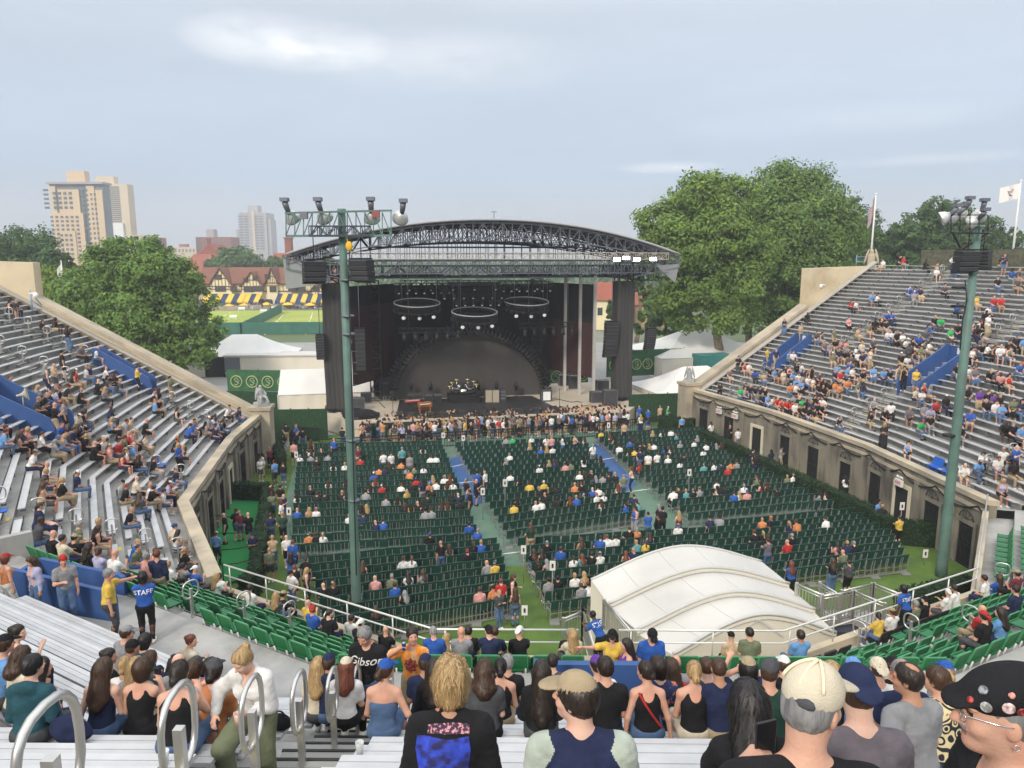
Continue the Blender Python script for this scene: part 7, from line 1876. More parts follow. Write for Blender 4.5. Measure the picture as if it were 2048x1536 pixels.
def merged(name, items, meshes, mats_, label, cat):
	"""items: (loc, rz); meshes: list of mesh data sharing mats_ -> ONE mesh object"""
	Vs, Fs, Ms = [], [], []; base = []; idx = {m.name: k for k, m in enumerate(mats_)}
	for me in meshes:
		v = np.empty(len(me.vertices) * 3, dtype=np.float32); me.vertices.foreach_get('co', v)
		base.append((v.reshape(-1, 3), [tuple(p.vertices) for p in me.polygons], [idx[me.materials[p.material_index].name] for p in me.polygons]))
	off = 0; VV = []
	for loc, rz in items:
		M_ = rot_z(rz)
		for v, f, mi in base:
			VV.append(v @ M_.T + np.array(loc)); Fs += [tuple(i + off for i in q) for q in f]; Ms += mi; off += len(v)
	me = bpy.data.meshes.new(name); me.from_pydata(np.concatenate(VV).tolist(), [], Fs)
	for m in mats_: me.materials.append(m)
	me.polygons.foreach_set('material_index', Ms); me.update()
	return tag(obj(name, me), label, cat, None, 'stuff')
SEATS = {}
rest = []
for n, (w, u, i, bi, k) in enumerate(ns):
	x, y = PT(u, row_d('seat', i)); nx, ny = UIN(u); rz = math.atan2(ny, nx) - math.pi / 2; z = row_z('seat', i)
	black = i == 0 and u > 5.0
	SEATS[(round(u, 4), i)] = (x, y, z, rz)
	if n < 300:
		t = thing('stadium_seat', '%s seat, %s row from the rail, %s from left in the %s block' % ('black backed' if black else 'green plastic', nth(i + 1), nth(k), blockw[bi]), 'seat', (x, y, z), rz, 'green seats of the near stand')
		bk, sm, lg = SMB if black else SM
		obj('backrest', bk, t); obj('seat', sm, t)
		for l in lg: obj('leg', l, t)
	else: rest.append(((x, y, z), rz))
if rest: merged('stadium_seats', rest, [SM[0], SM[1], *SM[2]], [M_seat, M_seat_rim, M_leg], 'remaining green seats at the ends of the near stand', 'seats')
# loose blue seats bolted on the right stand and left stand
M_bseat = mat('seat_bright_blue', (.02, .12, .50), .45, .06)
for q, (px_, py_, lab) in enumerate(((1828, 934, 'single bright blue seat on the right stand behind the lamp post'), (1852, 930, 'left one of two blue seats by the right lamp post'), (1868, 938, 'right one of two blue seats by the right lamp post'), (12, 1000, 'bright blue seat at the left edge of the left stand'), (362, 990, 'blue seat at the front row of the left stand'), (329, 915, 'blue seat beside a hoop handrail of the left stand'))):
	l = onstand(px_, py_, .7)
	if not l: continue
	kind, i = row_of(*l); x, y = PT(l[0], row_d(kind, i)); nx, ny = UIN(l[0]); t = thing('blue_seat', lab, 'seat', (x, y, row_z(kind, i) + .02), math.atan2(ny, nx) - math.pi / 2, 'bright blue seats')
	for me in (SM[0], SM[1]):
		o = obj(me.name.split('.')[0], me, t)
		for sl in o.material_slots: sl.link = 'OBJECT'; sl.material = M_bseat
	b = MB(); b.box((0, 0, .2), (.3, .06, .38)); b.build('leg', M_bseat, t)
# floor chairs in six blocks
def chair_meshes():
	b = MB(); b.grid([[(x, -.20 - .10 * v + .25 * x * x, .47 + .40 * v) for x in np.linspace(-.20, .20, 5)] for v in (0, .5, 1)], False); b.grid([[(x, -.17 - .10 * v + .25 * x * x, .47 + .40 * v) for x in np.linspace(-.20, .20, 5)] for v in (1, .5, 0)], False); b.box((0, -.285, .865), (.40, .04, .03))
	bk = b.mesh('backrest', M_chair); b = MB(); b.box((0, .02, .44), (.45, .42, .045), 0, R(3)); s_ = b.mesh('seat', M_chair)
	b = MB()
	for sx in (-.24, .24):
		b.bar((sx, -.29, .78), (sx, -.22, .44), .030); b.bar((sx, -.22, .44), (sx, .22, .44), .028); b.bar((sx, -.22, .44), (sx, -.22, 0), .03); b.bar((sx, .2, .44), (sx, .2, 0), .028)
	b.bar((-.24, -.22, .06), (.24, -.22, .06), .03); b.bar((-.24, -.22, .30), (.24, -.22, .30), .025)
	return bk, s_, b.mesh('frame', M_frame)
CM = chair_meshes()
BLK = [('left front', [(603, 908), (878, 902), (952, 1094), (592, 1118)], 17, 28), ('centre front', [(916, 905), (1158, 893), (1278, 1047), (1018, 1089)], 17, 20), ('right front', [(1194, 886), (1398, 872), (1676, 1022), (1378, 1052)], 17, 24),
	   ('left rear', [(626, 1142), (984, 1104), (1020, 1226), (668, 1292)], 9, 23), ('centre rear', [(1042, 1104), (1396, 1082), (1462, 1180), (1108, 1236)], 8, 22), ('right rear', [(1412, 1070), (1735, 1038), (1800, 1140), (1488, 1178)], 9, 22)]
CHAIRS = []
for nm, cs, nr, nc in BLK:
	q = [np.array(at(px, py, 0)[:2]) for px, py in cs]
	for r in range(nr):
		for c in range(nc):
			v, s = r / (nr - 1), c / (nc - 1); p = (q[0] * (1 - s) + q[1] * s) * (1 - v) + (q[3] * (1 - s) + q[2] * s) * v
			e = (q[1] - q[0]) * (1 - v) + (q[2] - q[3]) * v
			if nm == 'left front' and c in (7, ) and False: continue
			CHAIRS.append((p[0] + rnd.gauss(0, .015), p[1] + rnd.gauss(0, .03), math.atan2(e[1], e[0]) + rnd.gauss(0, .05), nm, r, c))
CHAIRS = [c for c in CHAIRS if math.dist(c[:2], (pb_x := -6.51, 29.06)) > .55]
def in_tent(x, y): return E_[0][0][0] - .5 < x < E_[0][1][0] + .6 and y < 28.3 and y < 26.0 + (x - 3) * .2 + .6
CHAIRS = [c for c in CHAIRS if not in_tent(c[0], c[1])]
cs_ = sorted([(vis_w((c[0], c[1], .5)), k) for k, c in enumerate(CHAIRS)], key=lambda q: q[0] or 999)
rest = []
for n, (w, k) in enumerate(cs_):
	x, y, rz, nm, r, c = CHAIRS[k]
	if n < 300:
		nr = [b_[2] for b_ in BLK if b_[0] == nm][0]
		t = thing('floor_chair', 'dark green floor chair, %s row from back, %s from left, %s block' % (nth(nr - r), nth(c + 1), nm), 'chair', (x, y, .005), rz, 'dark green chairs on the court')
		for me in CM: obj(me.name.split('.')[0], me, t)
	else: rest.append(((x, y, .005), rz))
merged('floor_chairs', rest, CM, [M_chair, M_frame], 'the farther rows of dark green floor chairs', 'chairs')
# pale rails at the block edges, row markers on posts
for nm, cs, nr, nc in BLK:
	q = [at(px, py, 0) for px, py in cs]
	t = thing('block_rail', 'pale floor rail along the near edge of the %s chair block' % nm, 'rail', group='floor rails of the chair blocks'); b = MB()
	a, c = q[3] + Vector((0, -.35, .06)), q[2] + Vector((0, -.35, .06)); b.bar(a, c, .05); b.build('rail', M_frame, t)
	for s in np.linspace(0, 1, 6):
		p = a + (c - a) * s
		b = MB(); b.box((p.x, p.y - .05, .03), (.4, .5, .04)); b.build('foot_plate', M_frame, t)
for k, (px_, py_, h, lab) in enumerate(((887, 912, 1.6, 'between the left and centre blocks near the stage'), (927, 918, 1.6, 'at the front of the centre block'), (966, 1040, 1.7, 'at the near right corner of left front block'), (1010, 1040, 2.2, 'at the near left corner of centre front block'), (1047, 1165, 1.6, 'beside the grass near the two standing men'), (1104, 1230, 2.2, 'at the left edge of the centre rear block'), (595, 955, 1.6, 'at the left edge of the left block near the stage'), (581, 1080, 1.6, 'at the left edge of the left front block'), (1460, 890, 1.8, 'by the hedge near the stage'), (1683, 985, 2.0, 'by the hedge in the middle of the right block'), (1797, 1085, 2.0, 'at the right end of the right rear block'), (1376, 1005, 1.9, 'in the aisle before the right front block'), (1216, 895, 1.8, 'at the front of the right block'), (1049, 1262, .9, 'on the grass beside the man in brown shorts'), (1848, 1130, .6, 'on the right hand grass'))):
	p = at(px_, py_, 0); t = thing('row_marker', 'small white row sign %s' % lab, 'sign', (p.x, p.y, 0), 0, 'small white row signs'); b = MB(); b.tube([(0, 0, 0), (0, 0, h)], .02, 5); b.build('post', M_frame, t); b = MB(); b.box((0, -.03, h), (.24, .02, .42)); b.build('sign_panel', M_sign, t); b = MB(); b.box((0, -.045, h), (.08, .01, .18)); b.build('sign_mark', M_ink, t)
# crowd barrier in front of the pit
M_blkrail = mat('barrier_black', (.018, .02, .02), .5, .1)
for lab, l in (('black crowd barrier behind the standing crowd', [(640, 908), (705, 905), (900, 893), (1140, 878), (1260, 866), (1320, 858)]), ('black crowd barrier at the left of the pit', [(575, 880), (640, 884)])):
	pts = [at(px, py, 0) for px, py in l]; t = thing('crowd_barrier', lab, 'barrier'); b = MB()
	for a, c in zip(pts[:-1], pts[1:]):
		d = c - a; n = int(d.length / .22)
		for k in range(n): p = a + d * k / n; b.bar((p.x, p.y, 0), (p.x, p.y, 1.15), .03)
		b.bar(a + Vector((0, 0, .08)), c + Vector((0, 0, .08)), .05)
	b.build('bars', M_blkrail, t); b = MB()
	for a, c in zip(pts[:-1], pts[1:]): b.bar(a + Vector((0, 0, 1.15)), c + Vector((0, 0, 1.15)), .07); b.bar(a + Vector((0, 0, .9)), c + Vector((0, 0, .9)), .04)
	b.build('top_rail', M_blkrail, t)
# black netting hoops and rails over the bright green carpet at left
for k, (a, c) in enumerate((((425, 1030), (500, 1035)), ((432, 1066), (505, 1062)), ((440, 1100), (508, 1090)), ((445, 1130), (505, 1118)))):
	p, q = at(*a, .9), at(*c, .9); t = thing('rope_rail', 'black rail across the bright green carpet at left, %s from the stage' % nth(k + 1), 'railing', group='black rails on the left carpet'); b = MB(); b.tube([p, (p + q) / 2 - Vector((0, 0, .06)), q], .025, 5); b.build('rail_bar', M_blkrail, t)
	for e in (p, q): b = MB(); b.tube([(e.x, e.y, .1), (e.x, e.y, .92)], .025, 5); b.build('rail_post', M_blkrail, t)
p = at(430, 1015, .1); t = thing('loudspeaker_cabinet', 'square black loudspeaker on the left carpet', 'loudspeaker', (p.x - .4, p.y + .5, .1), R(20)); b = MB(); b.box((0, 0, 1.3), (.8, .6, .8)); b.build('cabinet', M_spk, t); b = MB(); b.tube([(0, 0, 0), (0, 0, .9)], .04, 6); b.build('stand', M_spk, t)
# ------------------------------------------------------------ people
from mathutils.bvhtree import BVHTree
COLS = {'k': ('black', (.016, .016, .018)), 'w': ('white', (.72, .71, .69)), 'g': ('grey', (.26, .265, .275)), 'd': ('dark grey', (.075, .078, .085)), 'n': ('navy', (.022, .030, .075)), 'b': ('royal blue', (.03, .10, .38)), 'B': ('light blue', (.14, .30, .58)), 'r': ('red', (.45, .035, .035)), 'p': ('pink', (.62, .30, .28)), 'o': ('orange', (.60, .23, .09)), 'y': ('yellow', (.66, .45, .08)), 'G': ('olive green', (.16, .18, .11)), 'e': ('bright green', (.03, .40, .12)), 't': ('tan', (.48, .36, .23)), 'm': ('maroon', (.16, .03, .045)), 'c': ('turquoise', (.10, .30, .32)), 'v': ('purple', (.13, .05, .30)), 'j': ('blue denim', (.09, .15, .27)), 'h': ('khaki', (.38, .30, .19)), 's': ('sage', (.42, .47, .40)), 'T': ('teal', (.025, .085, .11)), 'M': ('mauve grey', (.155, .135, .15)), 'L': ('lavender', (.40, .40, .58)), 'f': ('forest green', (.02, .055, .04)), 'C': ('cream', (.62, .55, .42))}
HAIRC = {'k': ('black-haired', (.012, .010, .010)), 'b': ('brown-haired', (.055, .028, .015)), 'd': ('dark-haired', (.024, .016, .012)), 'y': ('blonde', (.36, .24, .11)), 'g': ('grey-haired', (.24, .235, .23)), 'r': ('red-haired', (.14, .04, .02))}
SKINC = {'l': (.58, .33, .235), 'p': (.66, .42, .32), 't': (.44, .24, .155), 'd': (.10, .048, .03)}
def cloth(c): return mat('cloth_' + COLS[c][0].replace(' ', '_'), COLS[c][1], .9, .14, 5, .35, 180, spec=.2, alt=tuple(x * .78 for x in COLS[c][1]), altscale=6)
def hairm(c): return mat('hair_' + HAIRC[c][0].replace('-', '_'), HAIRC[c][1], .5, .6, 26, .8, 40, stretch=(1, 1, .16), spec=.5)
def skinm(c): return mat('skin_' + {'l': 'light', 'p': 'pale', 't': 'tanned', 'd': 'dark'}[c], SKINC[c], .6, .10, 9, .15, 90, spec=.35, alt=tuple(x * y for x, y in zip(SKINC[c], (1.0, .86, .82))), altscale=7)
M_eye = mat('eye_dark', (.03, .02, .015), .25, 0); M_lip = mat('lip', (.42, .16, .13), .5, .05)
M_shoe = {'w': mat('shoe_white', (.68, .66, .62), .6, .1, 12), 'k': mat('shoe_black', (.02, .02, .02), .6, .1, 12)}
def wrinkle(P): return .0075 * vnoise(P * np.array([1, 1, .6]) + .25 * P[..., [2, 0, 1]], 11, 2) + .0035 * vnoise(P * np.array([1, 1, 1.6]), 26, 4)
def strands(a):
	return lambda P: a * vnoise(P * np.array([1, 1, .10]), 85, 3) + .7 * a * vnoise(P * np.array([1, 1, .3]), 30, 6)
LABELS = set()
def uniq(lb):
	if lb not in LABELS: LABELS.add(lb); return lb
	k = 2
	while '%s, the %s such' % (lb, nth(k)) in LABELS: k += 1
	lb = '%s, the %s such' % (lb, nth(k)); LABELS.add(lb); return lb
M_strand = attr_mat('hair_strand', .45, .1, 8, spec=.5)
def strand_mesh(src, parent, n, hc, kind, cap):
	"""fine locks lying on the hair, combed downwards"""
	_, V, F = src; bv = BVHTree.FromPolygons(V.tolist(), F.tolist()); rg = np.random.default_rng(n); sel = rg.integers(0, len(F), n); VS, FS, TT = [], [], []
	steps = 7; ln = {'short': .012, 'bald': .01, 'balding': .01, 'curly': .011, 'bun': .016, 'pony': .018}.get(kind, .024); base = np.array(HAIRC[hc][1]); curl = {'curly': .8, 'wavy': .45, 'shag': .35}.get(kind, .12)
	for k in sel:
		p = Vector(V[F[k]].mean(axis=0).tolist()); pts = []; d0 = Vector((rg.normal() * curl, rg.normal() * curl, -1.0))
		for q in range(steps):
			loc, nrm, _i, _d = bv.find_nearest(p)
			if loc is None: break
			off = .002 + .004 * math.sin(math.pi * q / steps) + (.006 * q / steps if kind in ('shag', 'curly', 'wavy') else 0)
			d = (d0 - nrm * d0.dot(nrm));
			if d.length < .05: d = Vector((rg.normal(), rg.normal(), -.3)); d -= nrm * d.dot(nrm)
			d.normalize(); pts.append((loc + nrm * off, d.cross(nrm))); p = loc + d * ln + Vector((rg.normal(), rg.normal(), rg.normal())) * ln * .22
		w = rg.uniform(.0012, .0028); b0 = len(VS)
		for q, (c, x) in enumerate(pts):
			ww = w * (1 - .8 * q / steps); VS.append(c + x * ww); VS.append(c - x * ww)
		for q in range(len(pts) - 1): FS.append((b0 + 2 * q, b0 + 2 * q + 1, b0 + 2 * q + 3, b0 + 2 * q + 2))
		TT += [base * rg.uniform(.55, 1.9)] * (len(pts) - 1)
	if FS: obj('locks', np_mesh('locks', np.array([list(v) for v in VS]), np.array(FS), M_strand, None, True, np.clip(np.array(TT), 0, .8)), parent)
def person(sp, label, loc, rz, zc):
	"""one body mesh; hair, clothing and shoes are its children"""
	h = min(.0125, max(.0062, zc * .0020)); g = sp.get; J = skeleton(sp); G = body_prims(sp, J, True)
	t = thing('person', uniq(label), 'person', loc, R(rz), 'people in the foreground stands'); out = {}
	def put(name, grp, prims, mats_, disp=None, s2=None, hh=None):
		V, F, lab = mesh_sdf(prims, hh or h, cut_list(s2 or sp, J, grp), disp)
		if not len(F): return
		mi = None
		if len(mats_) > 1:
			lut = np.zeros(16, int)
			for k, q in ((EYE, 1), (LIP, 2), (BEARD, 3), (HAIR, 3), (SLEEVE, 1 if grp == 'top' else 0)): lut[k] = q
			mi = lut[np.sort(lab[F], axis=1)[:, 1]]
		o = obj(name, np_mesh(name, V, F, mats_, mi, True), t); out[name] = (o, V, F); return o
	hm = hairm(g('hc', 'b'))
	put('body', 'skin', G['skin'], [skinm(g('skin', 'l')), M_eye, M_lip, hairm(g('bc', g('hc', 'b')))])
	if G['top']: put('shirt', 'top', G['top'], [g('tm') or cloth(g('tc', 'k'))] + ([cloth(g('slc'))] if g('slc') else []), wrinkle)
	if g('outer'):
		s2 = dict(sp); s2.update(g('outer')); G2 = body_prims(s2, J, False); put('overshirt', 'top', G2['top'], [cloth(s2['tc'])], wrinkle, s2)
	if G['bottom']: put({'pants': 'trousers', 'shorts': 'shorts'}.get(g('bottom', 'pants'), 'skirt'), 'bottom', G['bottom'], [cloth(g('pc', 'j'))], wrinkle)
	if G['hair']:
		o = put('hair', 'hair', G['hair'], [hm], strands({'shag': .013, 'curly': .02, 'wavy': .009}.get(g('hair', 'short'), .0045)))
		if o and g('hair') != 'buzz': strand_mesh(out['hair'], o, int(min(2600, 5200 / zc)), g('hc', 'b'), g('hair', 'short'), g('cap'))
	if G['cap']:
		put('cap', 'cap', G['cap'], [cloth(g('cc', 'n'))])
	for k in (0, 1): put('shoe', 'shoe', G['shoe'][k * 3:k * 3 + 3], [M_shoe[g('sc', 'w')]])
	t['_'] = 0; del t['_']
	return t, J, out
def decal(out, part, txt, size, c, back, m, shear=0.0, t=None, rot=0.0):
	"""lettering laid on the cloth: each vertex is dropped onto the garment along the body's y axis"""
	o, V, F = out[part]; bv = BVHTree.FromPolygons(V.tolist(), F.tolist()); src = text_mesh(txt, size, m, .0, True, shear) if isinstance(txt, str) else txt
	me = src.copy(); s = 1 if back else -1; cr, sr = math.cos(rot), math.sin(rot)
	for v in me.vertices:
		x0, y0 = v.co.x * cr - v.co.y * sr, v.co.x * sr + v.co.y * cr
		x, z = c[0] + s * x0, c[1] + y0
		hit = bv.ray_cast(Vector((x, -1.2 if back else 1.2, z)), Vector((0, 1 if back else -1, 0)))
		y = hit[0].y if hit[0] is not None else 0
		v.co = (x, y - s * .008, z)
	me.name = 'print'; return obj('print', me, o)
def blob_mesh(rx, rz_, n=14):
	b = MB(); b.add([(rx * math.cos(2 * math.pi * k / n), rz_ * math.sin(2 * math.pi * k / n), 0) for k in range(n)], [tuple(range(n))]); return b
def prop(name, label, cat, build):
	t = thing(name, label, cat); build(t); return t
def wpt(t, p):
	c, s = math.cos(t.rotation_euler[2]), math.sin(t.rotation_euler[2]); l = t.location
	return (l.x + c * p[0] - s * p[1], l.y + s * p[0] + c * p[1], l.z + p[2])
def handpos(t, J, sd, f=.085):
	w, e = J['wr' + sd], J['el' + sd]; d = (w - e) / np.linalg.norm(w - e); return wpt(t, w + d * f)
# --- seated on the near benches: head shows at (px, py), depth zc
TAKEN = set()
def at_bench(px, py, zc):
	d = ray(px, py); p = (d.x * zc, d.y * zc); u, dd = locate(*p)
	j = max(0, min(UROWS - 1, round((dd + .10 - CD1 - .36) / URUN))); z = row_z('up', j) + BENCH_H + .78
	for _ in range(6):
		x, y = PT(u, row_d('up', j)); nx, ny = UIN(u); q = proj((x + nx * .13, y + ny * .13, z)); u += (px - q[0]) * q[2] / 1479 / max(math.dist(PT(u, row_d('up', j)), PT(u + .01, row_d('up', j))) / .01, .5) * .9
	x, y = PT(u, row_d('up', j)); nx, ny = UIN(u)
	return (x, y, row_z('up', j) + BENCH_H + .005), math.degrees(math.atan2(ny, nx)) - 90
HS = [
 # px, py, zc, words, spec
 (1511, 1409, 3.35, 'woman-like long black hair over a black shirt, person left of the mesh cap', dict(hair='long', hc='k', fem=True, tc='k', hlen=.42, hy=8, armL='hold', lean=24, h=1.52)),
 (1719, 1396, 3.75, 'person in navy backwards cap and mauve-grey tee seen from behind', dict(hair='buzz', cap='back', cc='n', tc='M', fat=1.18, hp=14)),
 (1829, 1363, 5.2, 'dark-haired balding person in grey tee reaching left with elbow out', dict(hair='balding', hc='d', tc='g', fat=1.12, hy=40, rz=14, armL=(-.34, .16, .3))),
 (1879, 1357, 6.0, 'person with dark bun and black and cream damask top', dict(hair='bun', hc='b', fem=True, tc='C', fat=1.2, hy=38, bunz=-.01, tmk='damask')),
 (1537, 1352, 6.6, 'person in dark cap and forest green shirt before the blue entrance', dict(hair='buzz', cap='cap', cc='d', tc='f', hy=-30, fat=1.1)),
 (1497, 1334, 8.0, 'person in khaki cap and navy shirt photographing with raised hands', dict(hair='bob', hc='k', cap='cap', cc='h', tc='n', armL='face', armR='face')),
 (1663, 1342, 7.7, 'person with streaked blonde bobbed hair behind the mesh cap', dict(hair='bob', hc='y', fem=True, tc='k')),
 (1707, 1338, 7.9, 'person in bright light blue backwards cap and light blue shirt', dict(hair='short', cap='back', cc='B', tc='B')),
 (1757, 1347, 8.0, 'person in cream and red backwards cap and white jersey lettered BEAU', dict(hair='buzz', cap='back', cc='C', tc='w', fat=1.05, txt='BEAU')),
 (1786, 1336, 9.2, 'person in black cap and black tee with orange lettering', dict(hair='short', cap='cap', cc='k', tc='k')),
 (1806, 1352, 6.9, 'grey-haired balding person in navy shirt', dict(hair='balding', hc='g', tc='n', hy=20)),
 (1893, 1328, 8.4, 'blonde person with ponytail and royal blue cap at lower right', dict(hair='pony', hc='y', cap='cap', cc='b', tc='g', fem=True)),
 (1568, 1328, 9.6, 'person in white cap behind the row of benches at lower right', dict(hair='short', cap='cap', cc='w', tc='k')),
 (1413, 1344, 8.5, 'short grey-haired person in grey tee beside the blue entrance', dict(hair='buzz', hc='b', tc='d')),
 (1438, 1350, 8.2, 'short-haired person in dark navy tee beside the pointing arm', dict(hair='buzz', hc='b', tc='n', hy=10)),
 (1295, 1357, 8.3, 'person with dark bun, black tank top and red strap across the back', dict(hair='bun', hc='d', fem=True, top='tank', tc='k', hy=42, bunz=-.03, armL='side', armR='side')),
 (1388, 1362, 8.1, 'blonde person in black tank top pointing up to the right', dict(hair='pony', hc='y', fem=True, top='tank', tc='k', pc='C', hlen=.2, armR=(.52, .42, .82), elR=(.5, -.2, -1), handR=dict(point=True, curl=1.2))),
 (1318, 1345, 8.9, 'dark-bearded person in navy shirt with orange flowers', dict(hair='bob', hc='d', tc='n', hy=40, beard=True, tmk='floral')),
 (1343, 1343, 9.4, 'person with wavy brown hair and red top', dict(hair='wavy', hc='b', fem=True, tc='r', hlen=.2)),
 (1352, 1322, 11.4, 'bald person beside the blue entrance wall', dict(hair='bald', tc='g')),
 (768, 1353, 7.9, 'person in royal blue cap and strapless denim top with bare back', dict(hair='pony', hc='b', fem=True, top='tube', tc='j', pc='j', cap='cap', cc='b', hy=-35, hlen=.35, armR=(.16, .2, .3))),
 (969, 1350, 8.1, 'person with wavy brown hair, dark grey tee and blue strap', dict(hair='wavy', hc='b', fem=True, tc='d', fat=1.25, hlen=.14)),
 (1083, 1346, 7.9, 'person with very long dark hair and black top left of the olive cap', dict(hair='long', hc='d', fem=True, tc='k', top='long', fat=1.15, hlen=.46)),
 (1015, 1322, 10.8, 'grey-haired person in black tee with sunburnt neck', dict(hair='short', hc='g', tc='k')),
 (1001, 1343, 9.2, 'person with black ponytail and sleeveless black top', dict(hair='pony', hc='k', fem=True, top='tank', tc='k')),
 (869, 1342, 8.9, 'person with long dark hair and black hoodie behind the blond head', dict(hair='long', hc='d', fem=True, top='hoodie', tc='k', hlen=.3)),
 (850, 1334, 9.7, 'person in navy cap and navy tee beside the stair', dict(hair='short', cap='cap', cc='n', tc='n', fat=1.1)),
 (1197, 1330, 9.4, 'person in purple backwards cap and white jersey', dict(hair='short', hc='d', cap='back', cc='v', tc='w', hy=35)),
 (1212, 1350, 7.7, 'dark-haired person in black tee right behind the olive cap', dict(hair='short', hc='d', tc='k', hy=25)),
 (1105, 1312, 11.6, 'dark-haired person in grey tee in front of the green seats', dict(hair='short', hc='d', tc='d')),
 (657, 1328, 9.8, 'person in navy cap and navy hoodie left of the stair', dict(hair='short', cap='cap', cc='n', top='hoodie', tc='n', fat=1.1)),
 (692, 1340, 9.3, 'red-haired person in cream cap beside the stair', dict(hair='long', hc='r', cap='cap', cc='C', fem=True, tc='w', hlen=.2)),
 (636, 1335, 10.2, 'blonde person in cream top left of the navy hoodie', dict(hair='long', hc='y', fem=True, tc='C')),
 (918, 1325, 10.6, 'person with streaked blonde hair above the blond head', dict(hair='long', hc='y', fem=True, tc='d')),
 (890, 1322, 11.2, 'person with straight dark hair left of the streaked blonde hair', dict(hair='long', hc='d', fem=True, tc='k')),
 (358, 1368, 6.9, 'person with dark ponytail and large black tank top at lower left', dict(hair='pony', hc='d', fem=True, top='tank', tc='k', fat=1.25, hlen=.3, armR='phone')),
 (283, 1350, 8.1, 'person in black tank top with green strap filming with a phone', dict(hair='bob', hc='b', fem=True, top='tank', tc='k', armR='phone', ph=1)),
 (205, 1349, 8.1, 'person with long brown hair, navy sleeveless top and blue jeans', dict(hair='long', hc='b', fem=True, top='tank', tc='n', pc='j', hlen=.32, hy=-20, armL='side')),
 (249, 1322, 9.3, 'blonde person in white tee with thin black strap', dict(hair='bun', hc='y', fem=True, tc='w', bunz=-.05)),
 (272, 1348, 8.7, 'person with long straight light brown hair in grey top', dict(hair='long', hc='y', fem=True, tc='g', hlen=.36)),
 (356, 1326, 9.3, 'bald person in pale grey tee at lower left', dict(hair='bald', tc='g', skin='p')),
 (62, 1300, 7.7, 'dark-haired person in teal hoodie at the lower left', dict(hair='short', hc='k', top='hoodie', tc='T', pc='d', hy=-25, spread=.12)),
 (42, 1282, 8.6, 'person in cream top with brown hair behind the teal hoodie', dict(hair='wavy', hc='b', fem=True, tc='C', hlen=.12)),
 (78, 1296, 8.3, 'brown-haired person in floral tank beside the teal hoodie', dict(hair='long', hc='d', fem=True, top='tank', tc='p', pc='k', hy=-40)),
 (300, 1286, 10.4, 'person with long brown hair and charcoal sweatshirt', dict(hair='long', hc='b', fem=True, top='long', tc='d', hlen=.36)),
 (353, 1302, 10.0, 'person with bushy black curls and grey tee', dict(hair='curly', hc='k', tc='g', fem=True)),
 (263, 1268, 10.9, 'person in black cap and navy polo at lower left', dict(hair='buzz', cap='cap', cc='k', tc='n', fat=1.1)),
 (252, 1236, 11.9, 'person in grey cap and grey tee holding a phone up', dict(hair='short', cap='cap', cc='g', tc='g', armL='phone', armR='phone', hy=-30, fat=1.15, ph=1)),
 (290, 1250, 11.5, 'black-haired person in teal blue tee', dict(hair='bob', hc='k', tc='T')),
 (418, 1310, 9.6, 'person with dark ponytail and pink shirt facing right', dict(hair='pony', hc='d', fem=True, tc='p', top='long', hy=-50, armR='hold')),
 (391, 1318, 9.4, 'person in grey cap in front of the pink shirt', dict(hair='pony', hc='d', fem=True, cap='cap', cc='d', tc='w')),
 (381, 1252, 12.9, 'person with auburn bun in cream sweater beside the walkway', dict(hair='bun', hc='r', fem=True, top='long', tc='C', hy=-60, armR='hold')),
 (8, 1238, 9.4, 'person in black cap and light blue tee at the left edge', dict(hair='short', cap='cap', cc='k', tc='B', skin='l')),
 (34, 1214, 10.3, 'brown-haired person in striped sleeveless top at left edge', dict(hair='bun', hc='d', fem=True, top='tank', tc='M', hy=-50, armR='phone')),
 (216, 1298, 10.3, 'dark-haired person with bun and sunglasses', dict(hair='bun', hc='d', fem=True, tc='k', hy=-45)),
 (386, 1352, 7.6, 'person holding up a blue can beside the bald head', dict(hair='short', hc='b', tc='L', armL='phone', can=1, fem=True)),
 (428, 1362, 7.2, 'person in dark cap with black ponytail behind the walking woman', dict(hair='pony', hc='d', fem=True, cap='cap', cc='d', tc='o', pc='b')),
]
def damask_mat():
	m = mat('cloth_damask', (.60, .50, .30), .9, .1, 8); nt = m.node_tree; N, L = nt.nodes, nt.links
	v = N.new('ShaderNodeTexVoronoi'); v.feature = 'SMOOTH_F1'; v.inputs['Scale'].default_value = 9; w = N.new('ShaderNodeMath'); w.operation = 'SINE'; mu = N.new('ShaderNodeMath'); mu.operation = 'MULTIPLY'; mu.inputs[1].default_value = 34
	tc = N.new('ShaderNodeTexCoord'); L.new(tc.outputs['Object'], v.inputs['Vector']); L.new(v.outputs['Distance'], mu.inputs[0]); L.new(mu.outputs[0], w.inputs[0])
	r = N.new('ShaderNodeMapRange'); r.inputs['From Min'].default_value = -.1; r.inputs['From Max'].default_value = .25; L.new(w.outputs[0], r.inputs['Value'])
	mx = N.new('ShaderNodeMix'); mx.data_type = 'RGBA'; mx.inputs[6].default_value = (.02, .022, .03, 1); mx.inputs[7].default_value = (.62, .52, .30, 1); L.new(r.outputs[0], mx.inputs[0]); L.new(mx.outputs[2], N['Principled BSDF'].inputs['Base Color']); return m
def spot_mat(name, base, spot, scale, thr): return mat(name, base, .9, .1, 8, alt=spot, altscale=scale, altpow=(thr, thr + .04))
M_floral = spot_mat('cloth_floral', (.02, .03, .09), (.5, .16, .09), 14, .58)
HERO = 0
M_can = mat('can_blue', (.03, .10, .42), .3, .1, metal=.6); M_phone = mat('phone_black', (.015, .015, .018), .25, .03)
